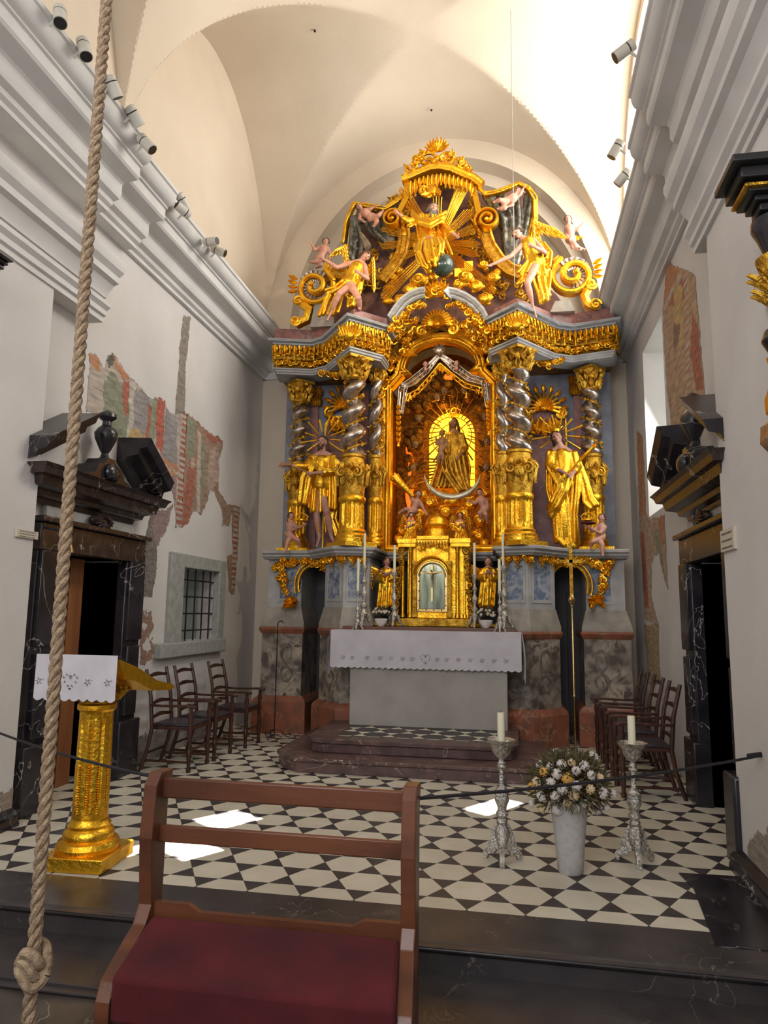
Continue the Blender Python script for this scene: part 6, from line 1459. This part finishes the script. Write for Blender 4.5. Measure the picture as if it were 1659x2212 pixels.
# God the Father and globe
fig('enthroned_figure', 'gilded bearded figure with raised hand enthroned among rays at the altar top', 5.25, .165,
    dict(head=(936, 450), neck=(930, 468), chest=(924, 488), pelvis=(924, 520), rsh=(903, 474), rel=(882, 478, -.1), rha=(862, 462, -.15), lsh=(948, 476), lel=(966, 496, -.1), lha=(985, 509, -.2), rkn=(912, 535, -.25), ran=(922, 572, -.15), rft=(925, 582, -.25), lkn=(954, 524, -.28), lan=(950, 558, -.2), lft=(947, 566, -.3)), hair='hairg', beard=.55, hairlen=.4, look=(.45, -1, -.1), sleeves=True,
    robe=[([(893, 462), (900, 490), (905, 520), (898, 545)], [(960, 466), (955, 495), (960, 515), (975, 550)], 11, .030, .05), ([(905, 520, -.25), (900, 545, -.3), (915, 575, -.3), (925, 585, -.25)], [(950, 512, -.3), (958, 525, -.35), (955, 545, -.35), (948, 558, -.3)], 8, .028, .05),
          ([(888, 466), (905, 485, -.1), (930, 492, -.15), (955, 478, -.1)], [(890, 455), (905, 472, -.1), (928, 478, -.12), (962, 462, -.05)], 4, .026, .03), ([(893, 528), (900, 560), (925, 585)], [(905, 525), (915, 555), (935, 580)], 4, .03, .04), ([(903, 470, -.02), (884, 482, -.06)], [(905, 480, -.02), (886, 490, -.06)], 3, .026, .02), ([(948, 472), (968, 500, -.06)], [(944, 485), (962, 508, -.06)], 3, .024, .02)])
b = MB(); b.ell(at(957, 573, Y=5.02), .158, 28, 18); tag(b.build('world_globe', 'globe'), 'dark green globe at the feet of the enthroned bearded figure', 'globe')
b = MB(); c = at(933, 413, Y=5.40); b.ell(c, (.085, .06, .10), 14, 10); b.scroll(c+V((-.12, -.03, 0)), .08, 0, 1.2, .3, 1)
for q in range(5): b.leafl(c+V((-.02, -.03, -.06)), c+V((-.16+.05*q, -.06, -.16+.02*abs(q-2))), .09, .4)
b.leafl(c+V((.06, 0, .06)), c+V((.13, -.03, -.16)), .10, .4); b.leafl(c+V((-.05, 0, .03)), c+V((-.17, -.03, .07)), .08, .4)
tag(b.build('winged_emblem', 'gold'), 'gilded winged emblem above the head of the enthroned figure', 'emblem')
# angels on the pediment
fig('angel_statue', 'large gilded angel with one raised wing leaning in from the right pediment', 4.92, .16,
    dict(head=(1117, 504), neck=(1128, 514), chest=(1143, 530), pelvis=(1158, 572), rsh=(1134, 524), rel=(1103, 554, -.1), rha=(1064, 571, -.15), lsh=(1152, 520), lel=(1177, 545, -.1), lha=(1152, 532, -.2), rkn=(1139, 612, -.18), ran=(1150, 655, -.1), rft=(1158, 686, -.2)), look=(-.8, -.8, -.4), hairlen=.2,
    robe=[([(1134, 535), (1138, 565), (1120, 590)], [(1165, 528), (1178, 560), (1188, 590)], 8, .030, .05), ([(1122, 588), (1128, 600), (1118, 612)], [(1160, 580), (1150, 598), (1135, 604)], 5, .028, .04), ([(1142, 580), (1152, 610), (1165, 640), (1168, 652)], [(1190, 585), (1188, 612), (1186, 630), (1188, 640)], 7, .030, .05), ([(1165, 525), (1185, 540), (1180, 560)], [(1175, 522), (1192, 545), (1188, 575)], 3, .026, .03)],
    wings=[((1155, 540, .12), (1152, 478, .10), (1222, 505, .05), 9, .30)])
fig('angel_statue', 'large gilded angel with spread wings sitting on the left pediment', 4.92, .16,
    dict(head=(790, 553), neck=(781, 563), chest=(770, 582), pelvis=(757, 612), rsh=(757, 570), rel=(728, 578, -.08), rha=(702, 562, -.15), lsh=(786, 574), lel=(794, 602, -.08), lha=(776, 590, -.2), rkn=(733, 634, -.2), ran=(716, 672, -.12), rft=(706, 692, -.22), lkn=(774, 643, -.2), lan=(778, 668, -.05)), look=(.7, -.8, -.2), hairlen=.3,
    robe=[([(756, 578), (745, 600), (722, 620), (705, 628)], [(784, 582), (782, 605), (778, 625), (768, 640)], 10, .030, .05), ([(712, 625), (700, 650), (690, 680)], [(740, 640), (735, 660), (728, 672)], 5, .030, .05), ([(745, 625), (752, 645), (752, 660)], [(778, 630), (768, 650), (762, 662)], 4, .03, .04), ([(705, 560), (700, 580), (715, 595)], [(716, 568), (712, 590), (722, 600)], 3, .026, .03)],
    wings=[((752, 575, .12), (748, 530, .10), (716, 548, .08), 8, .17), ((792, 585, .12), (806, 560, .08), (808, 640, .04), 8, -.20)])
b = MB(); 
for k in range(6): b.leafl(at(776+2*k, 498+4*k, Y=5.45), at(808-2*k, 545+k, Y=5.4), .07, .3)
tag(b.build('silvered_wing', 'silver'), 'silvered wing rising behind the seated left angel', 'wing')
PU('putto_statue', 'dark pink putto with raised arm on the outer left volute', 5.35, .12, dict(head=(704, 522), neck=(702, 531), chest=(699, 541), pelvis=(693, 558), rsh=(692, 535), rel=(680, 540, -.03), rha=(673, 528, -.05), lsh=(708, 538), lel=(714, 550), lha=(712, 560, -.05), rkn=(684, 566, -.06), ran=(672, 566, -.05), lkn=(694, 572, -.08), lan=(684, 578, -.03)), look=(.4, -1, 0), robe=[([(684, 556), (690, 566)], [(702, 556), (704, 564)], 3, .02)])
PU('putto_statue', 'dark pink putto kneeling on the outer right volute with gilded ornament in hand', 5.35, .12, dict(head=(1227, 474), neck=(1229, 485), chest=(1231, 497), pelvis=(1233, 517), rsh=(1224, 492), rel=(1222, 506), rha=(1228, 515, -.06), lsh=(1239, 492), lel=(1248, 497, -.02), lha=(1258, 484, -.05), rkn=(1237, 533, -.06), ran=(1262, 539, .02), lkn=(1243, 530, -.08), lan=(1252, 537, -.02)), look=(-.1, -1, -.1), robe=[([(1226, 512), (1240, 520)], [(1240, 508), (1258, 516)], 3, .02)])
PU('putto_statue', 'pink putto lying in the dark curtain left of the bearded figure', 5.42, .12, dict(head=(776, 447), neck=(783, 454), chest=(789, 460), pelvis=(803, 470), rsh=(780, 462), rel=(776, 472), rha=(786, 478, -.05), lsh=(792, 455), lel=(800, 452, -.04), lha=(808, 446, -.05), lkn=(818, 466, -.08), lan=(828, 456, -.03), rkn=(815, 478, -.05), ran=(808, 490)), look=(.3, -1, -.3))
PU('putto_statue', 'pink putto lying in the dark curtain right of the rays', 5.42, .12, dict(head=(1119, 414), neck=(1114, 422), chest=(1108, 428), pelvis=(1092, 436), lsh=(1116, 425), lel=(1124, 420, -.03), lha=(1130, 408, -.05), rsh=(1104, 432), rel=(1108, 442, -.04), rha=(1098, 446, -.06), rkn=(1080, 432, -.08), ran=(1066, 438, -.03), lkn=(1090, 450, -.06), lan=(1074, 452, -.02)), look=(-.2, -1, 0))
# the central group
mad = fig('madonna_statue', 'gilded crowned madonna seated in front of the glowing amber window', 6.05, .16,
    dict(head=(980, 914), neck=(981, 931), chest=(982, 952), pelvis=(982, 998), rsh=(969, 942), rel=(962, 965, -.08), rha=(955, 978, -.18), lsh=(996, 942), lel=(1006, 968, -.05), lha=(992, 985, -.2)), skin='fleshg', hair='goldd', hairlen=.8, look=(-.1, -1, -.1), sleeves=True,
    robe=[([(964, 938), (960, 975), (944, 1010), (932, 1050)], [(1000, 938), (1008, 975), (1016, 1010), (1012, 1058)], 13, .028, .06), ([(950, 985, -.15), (958, 1020, -.15), (990, 1060, -.1)], [(1000, 985, -.15), (1005, 1020, -.15), (1012, 1055, -.1)], 6, .028, .05), ([(965, 935), (955, 960), (948, 990)], [(972, 935), (964, 960), (958, 990)], 3, .024, .03)], robem='gold2')
crown(at(980, 893, Y=6.05), .085, None, mad)
PU('christ_child_statue', 'small gilded child held on the arm of the madonna', 5.84, .10, dict(head=(955, 936), neck=(955, 945), chest=(955, 954), pelvis=(954, 972), rsh=(948, 951), rel=(943, 960, -.03), rha=(942, 950, -.05), lsh=(962, 951), lel=(966, 961), lha=(960, 968, -.05), rkn=(947, 985, -.06), ran=(945, 1002, -.04), lkn=(957, 985, -.06), lan=(956, 1002, -.04)), skin='fleshg', hair='goldd', robe=[([(947, 968), (944, 978)], [(962, 966), (964, 976)], 3, .018)])
b = MB(); pa = []; rr = []
for i in range(25):
    t = i/24; a = RD(lerp(188, 352, t)); pa.append(at(977+61*cos(a), 1018-56*sin(a)*1, Y=5.80)); rr.append(.006+.042*sin(pi*t))
b.tube(pa, rr, 10); tag(b.build('crescent_moon', 'moon'), 'large silver crescent moon under the madonna', 'crescent')
nb = MB(); nd = MB(); rg = random.Random(77)
for i, (x, y, r_) in enumerate([(930, 1085, .10), (978, 1082, .11), (1016, 1088, .11), (1036, 1124, .10), (963, 1106, .11), (1002, 1108, .10), (905, 1112, .09), (870, 1145, .09), (862, 1165, .08), (1035, 1155, .09), (1046, 1172, .08), (912, 1070, .07), (1048, 1065, .07)]):
    cloud(at(x, y, Y=5.85), r_, seed=100+i).build('niche_cloud', 'gold', al)
for i in range(34):
    x, y = rg.choice([(rg.uniform(870, 915), rg.uniform(870, 1050)), (rg.uniform(1030, 1062), rg.uniform(850, 1050)), (rg.uniform(890, 1045), rg.uniform(825, 885))])
    if 932 < x < 1032 and y > 880: continue
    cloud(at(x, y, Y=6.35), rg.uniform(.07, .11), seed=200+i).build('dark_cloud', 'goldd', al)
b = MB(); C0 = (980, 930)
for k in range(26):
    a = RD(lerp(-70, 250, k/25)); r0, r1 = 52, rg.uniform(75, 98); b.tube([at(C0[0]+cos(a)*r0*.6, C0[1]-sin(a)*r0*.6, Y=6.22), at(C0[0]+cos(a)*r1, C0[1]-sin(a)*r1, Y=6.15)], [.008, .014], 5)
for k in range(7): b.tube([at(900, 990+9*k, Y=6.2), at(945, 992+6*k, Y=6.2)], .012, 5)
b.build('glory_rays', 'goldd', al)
for nm, pts_ in (('l', [(905, 905), (898, 960), (893, 1010)]), ('t', [(945, 858), (960, 845), (1003, 842)]), ('r', [(1048, 900), (1052, 955), (1050, 1010)])):
    for k, (x, y) in enumerate(pts_):
        c = at(x, y, Y=6.0); b = MB(); b.ell(c, (.05, .05, .06), 12, 8); b.cap(c+V((0, -.05, .0)), .008, c+V((0, -.058, -.012)), .011)
        for s in (-1, 1): b.ell(c+V((s*.02, -.045, .008)), .010, 6, 4); b.ell(c+V((s*.028, -.035, -.018)), .018, 6, 4)
        o = b.build('cherub_head', 'fleshg', voxel=.008, sm=1); b2 = MB()
        for q in range(9): a = pi*q/8; b2.ell(c+V((cos(a)*.05, -.005, .02+sin(a)*.045)), .02, 6, 4)
        for s in (-1, 1):
            for q in range(4): b2.leafl(c+V((s*.03, .01, -.03)), c+V((s*(.14-.015*q), 0, .04-.04*q)), .04, .4)
        b2.build('wings_and_curls', 'goldd', o)
        tag(o, 'small dim cherub head in the niche clouds, %s of the madonna, %s' % ({'l': 'left', 't': 'above the head', 'r': 'right'}[nm], ('first', 'second', 'third')[k]), 'cherub head')
PU('putto_statue', 'pink putto leaning with a gilded horn in the lower left of the central niche', 5.72, .11, dict(head=(904, 1067), neck=(902, 1077), chest=(900, 1086), pelvis=(893, 1102), rsh=(893, 1083), rel=(886, 1072, -.03), rha=(884, 1062, -.05), lsh=(908, 1087), lel=(914, 1098), lha=(920, 1108, -.05), rkn=(877, 1100, -.08), ran=(862, 1108, -.03), lkn=(884, 1112, -.08), lan=(872, 1118)), look=(.2, -1, 0))
b = MB(); b.tube([at(892, 1072, Y=5.66), at(876, 1055, Y=5.64), at(862, 1042, Y=5.62), at(852, 1030, Y=5.62)], [.02, .045, .06, .075], 12)
for q in range(10): c = at(853+rg.uniform(-6, 6), 1030+rg.uniform(-6, 6), Y=5.58); b.ell(c, .026, 7, 5)
tag(b.build('gilded_horn', 'gold'), 'gilded horn held by the putto at the lower left of the niche', 'horn')
PU('putto_statue', 'pink putto leaning in from the lower right of the central niche', 5.72, .11, dict(head=(1036, 1063), neck=(1039, 1073), chest=(1041, 1083), pelvis=(1046, 1100), rsh=(1033, 1080), rel=(1026, 1088, -.04), rha=(1018, 1084, -.06), lsh=(1049, 1081), lel=(1054, 1092), lha=(1048, 1100, -.05), rkn=(1036, 1108, -.08), ran=(1040, 1122, -.02), lkn=(1050, 1112, -.08), lan=(1052, 1128, -.02)), look=(-.4, -1, 0))
for s, J, lb in ((-1, dict(head=(888, 1113), neck=(888, 1123), chest=(888, 1132), pelvis=(886, 1150), rsh=(881, 1129), rel=(879, 1140, -.03), rha=(890, 1134, -.09), lsh=(895, 1129), lel=(898, 1140, -.03), lha=(893, 1134, -.09)), 'left'),
                 (1, dict(head=(995, 1113), neck=(994, 1123), chest=(993, 1132), pelvis=(992, 1150), rsh=(986, 1129), rel=(984, 1140, -.03), rha=(993, 1134, -.09), lsh=(1000, 1129), lel=(1003, 1140, -.03), lha=(997, 1134, -.09)), 'right')):
    x = 888 if s < 0 else 994
    fig('kneeling_angel', 'small gilded angel with folded hands kneeling at the upper %s of the tabernacle' % lb, 5.16, .085, J, look=(-s*.4, -1, -.1), hands=True,
        robe=[([(x-7, 1128), (x-9, 1145), (x-14+s*4, 1166)], [(x+7, 1128), (x+9, 1145), (x+12+s*4, 1168)], 8, .017, .03)], wings=[((x-6, 1132, .06), (x-17, 1116, .05), (x-20, 1150, .05), 6, -.06), ((x+6, 1132, .06), (x+17, 1116, .05), (x+20, 1150, .05), 6, -.06)])
for s, x, y, lb in ((-1, 836, 1213, 'left'), (1, 1055, 1212, 'right')):
    d = 3 if s < 0 else 0
    fig('adoring_angel', 'gilded angel with %s standing on the altar %s of the tabernacle' % ('crossed arms' if s < 0 else 'praying hands', lb), 5.10, .115,
        dict(head=(x, y), neck=(x-1, y+13), chest=(x-2, y+26), pelvis=(x-3, y+52), rsh=(x-14, y+22), rel=(x-19, y+37, -.05), rha=(x-3+(7 if s < 0 else 0), y+25, -.13), lsh=(x+12, y+21), lel=(x+19, y+36, -.05), lha=(x+2-(7 if s < 0 else 0), y+24, -.13)), look=(-s*.2, -1, -.15), hairlen=.5, sleeves=True,
        robe=[([(x-13, y+18), (x-16, y+50), (x-20, y+96)], [(x+12, y+18), (x+15, y+50), (x+12, y+96)], 9, .022, .04), ([(x-14, y+20), (x-20, y+36, -.03), (x-8, y+34, -.1)], [(x-10, y+26), (x-16, y+42, -.03), (x-6, y+40, -.1)], 3, .02, .02), ([(x+12, y+20), (x+20, y+36, -.03), (x+6, y+34, -.1)], [(x+9, y+26), (x+16, y+42, -.03), (x+5, y+40, -.1)], 3, .02, .02)],
        wings=[((x-8, y+28, .08), (x-36, y+12, .06), (x-30, y+70, .06), 7, -.10), ((x+8, y+28, .08), (x+33, y+12, .06), (x+28, y+70, .06), 7, -.10)])
# heads over the passages and in the curtain
for x, y, Y, u, lb in ((648, 1217, 5.50, .085, 'over the left passage arch'), (1254, 1219, 5.50, .085, 'over the right passage arch'), (919, 787, 5.55, .095, 'left under the central arch'), (986, 785, 5.55, .095, 'right under the central arch')):
    fig('cherub_head', 'pink cherub head with curls '+lb, Y, u, dict(head=(x, y), neck=(x, y+12)), cat='cherub head')
# silver curtain under the arch
def pxdrape(name, fans, m, r, Y, parent=al, vox=.016):
    b = MB()
    for A, B_, n, am in fans:
        for i in range(n):
            t = i/(n-1) if n > 1 else 0; last = None
            for a, c in zip(A, B_):
                p = at(lerp(a[0], c[0], t), lerp(a[1], c[1], t), Y=Y+((i % 2)*2-1)*am)
                if last is not None: b.cap(last, r, p, r, 8)
                last = p
    return b.build(name, m, parent, voxel=vox, sm=2)
pxdrape('silver_swag', [([(948, 762), (920, 790), (885, 818), (866, 830)], [(950, 772), (925, 805), (895, 830), (868, 842)], 5, .015), ([(952, 762), (985, 785), (1020, 810), (1048, 818)], [(950, 772), (978, 800), (1010, 822), (1040, 830)], 5, .015), ([(862, 835), (858, 890)], [(880, 835), (870, 895)], 4, .012), ([(1040, 825), (1050, 880)], [(1056, 825), (1060, 880)], 4, .012)], 'silver', .0125, 5.62, vox=.011)
b = MB(); c = at(949, 757, Y=5.56); b.ell(c, (.075, .05, .07), 12, 8)
for k in range(8): a = 2*pi*k/8; b.leafl(c, c+V((cos(a)*.11, -.04, sin(a)*.10)), .06, .5)
b.build('silver_knot', 'silver', al)
pxdrape('gilt_swag_hem', [([(950, 784), (925, 815), (900, 842), (884, 850)], [(950, 790), (929, 822), (903, 850), (885, 858)], 2, .01), ([(950, 784), (975, 805), (1005, 828), (1042, 838)], [(950, 790), (973, 812), (1003, 836), (1040, 848)], 2, .01), ([(1036, 835), (1034, 852)], [(1042, 835), (1042, 852)], 2, .01), ([(880, 850), (876, 868)], [(886, 850), (882, 868)], 2, .01)], 'gold', .013, 5.56, vox=.011)
b = MB()
for k in range(16):
    t = k/15; x, y = (lerp(950, 884, t*2), lerp(792, 858, t*2)) if t < .5 else (lerp(950, 1042, t*2-1), lerp(792, 846, t*2-1)); c = at(x, y+4, Y=5.55); b.leafl(c+V((0, 0, .02)), c-V((0, 0, .05)), .05, .4)
b.build('hem_fringe', 'gold', al)
for x, y0_, y1_ in ((861, 880, 950), (1056, 870, 925)):
    b = MB(); p = [at(x, lerp(y0_, y1_, k/6), Y=5.6) for k in range(7)]
    for k in range(7): b.leafl(p[k]+V((-.03, 0, .03)), p[k]+V((.03, -.02, -.04)), .06, .5); b.leafl(p[k]+V((.03, 0, .03)), p[k]+V((-.02, -.02, -.05)), .05, .5)
    b.tube([p[-1], p[-1]-V((0, 0, .10))], [.008, .025], 6); b.build('gilt_curtain_drop', 'gold', al)
for x in (895, 1007): p = at(x, 846, Y=5.57); b = MB(); b.tube([p, p-V((0, 0, .09))], [.008, .022], 6); b.build('tassel', 'gold', al)
# ================================================================ LIGHTS, CAMERA
def area(loc, tgt, sx, sy, e, col=(1, 1, 1), spread=None, name='area'):
    l = bpy.data.lights.new(name, 'AREA'); l.shape = 'RECTANGLE'; l.size = sx; l.size_y = sy; l.energy = e; l.color = col
    if spread is not None: l.spread = RD(spread)
    o = bpy.data.objects.new(name, l); COL.objects.link(o); o.location = loc
    o.rotation_euler = (V(tgt)-V(loc)).to_track_quat('-Z', 'Y').to_euler(); return o
def spotl(loc, tgt, ang, e, col, blend=.6, r=.05):
    l = bpy.data.lights.new('spot lamp', 'SPOT'); l.spot_size = RD(ang); l.spot_blend = blend; l.energy = e; l.color = col; l.shadow_soft_size = r
    o = bpy.data.objects.new('spot_beam', l); COL.objects.link(o); o.location = loc
    o.rotation_euler = (V(tgt)-V(loc)).to_track_quat('-Z', 'Y').to_euler(); return o
w = bpy.data.worlds.new('World'); S.world = w; w.use_nodes = True
w.node_tree.nodes['Background'].inputs[0].default_value = (.90, .93, 1, 1); w.node_tree.nodes['Background'].inputs[1].default_value = .85
area((XR+.2, 4.2, 7.2), (0, 4.4, 8.2), 3.2, 2.2, 100, (1, .97, .90), name='upper window daylight')
area((XR+.3, 4.45, 4.0), (-1, 4.0, 2.2), 1.1, 2.0, 40, (.95, .98, 1), name='side window daylight')
area((-.5, -6.5, 4.6), (0, 3, 2.2), 4, 3, 210, (.98, .97, 1), name='nave daylight')
area((XL+.25, 1.7, 1.2), (0, 1.7, 1.0), .5, 1.6, 3, (.9, .95, 1), name='portal fill')  # weak lamp added before the left portal; no daylight enters through this door
spotl((-2.0, 1.4, 6.1), (.5, 5.6, 6.6), 46, 330, (1, .80, .50))
spotl((2.0, 1.6, 6.2), (-.2, 5.6, 6.2), 46, 260, (1, .82, .55))
spotl((-1.9, 2.2, 6.1), (.7, 5.2, 3.6), 44, 150, (1, .82, .55))
spotl((1.9, 2.2, 6.1), (-.5, 5.2, 3.6), 44, 150, (1, .82, .55))
for x_, z_, e_ in ((XC, 4.7, 9), (XC-.35, 3.5, 5), (XC+.35, 3.6, 5)):  # unseen lamps added to warm and brighten the dark niche
    l = bpy.data.lights.new('niche fill', 'POINT'); l.energy = e_; l.color = (1, .52, .08); l.shadow_soft_size = .1; o = bpy.data.objects.new('niche_fill', l); COL.objects.link(o); o.location = (x_, 6.15, z_)
# sunbeams reaching the floor
for (x, y), (sx, sy), e in (((-1.13, 1.36), (.36, .36), 9), ((-1.16, .66), (.50, .26), 12), ((-1.46, .52), (.16, .2), 3), ((.98, 2.25), (.26, .48), 9)):
    dr = V((.5, .75, 1.6)).normalized(); area(V((x, y, 0))+dr*2.2, (x, y, 0), sx, sy, e, (1, .97, .93), 1.2, 'sunbeam')
cam = bpy.data.cameras.new('cam'); co = bpy.data.objects.new('camera', cam); COL.objects.link(co)
cam.sensor_fit = 'HORIZONTAL'; cam.sensor_width = 36; cam.lens = FPX/1659*36; cam.clip_start = .05; cam.clip_end = 100
co.matrix_world = Matrix(((AR.x, AU.x, -AF.x, CAM.x), (AR.y, AU.y, -AF.y, CAM.y), (AR.z, AU.z, -AF.z, CAM.z), (0, 0, 0, 1)))
S.camera = co
S.view_settings.view_transform = 'Standard'; S.view_settings.exposure = .05
S.cycles.max_bounces = 5; S.cycles.diffuse_bounces = 3; S.cycles.glossy_bounces = 3; S.cycles.transmission_bounces = 2
S.cycles.sample_clamp_indirect = 4; S.cycles.caustics_reflective = False; S.cycles.caustics_refractive = False
S.cycles.use_adaptive_sampling = True; S.cycles.adaptive_threshold = .025
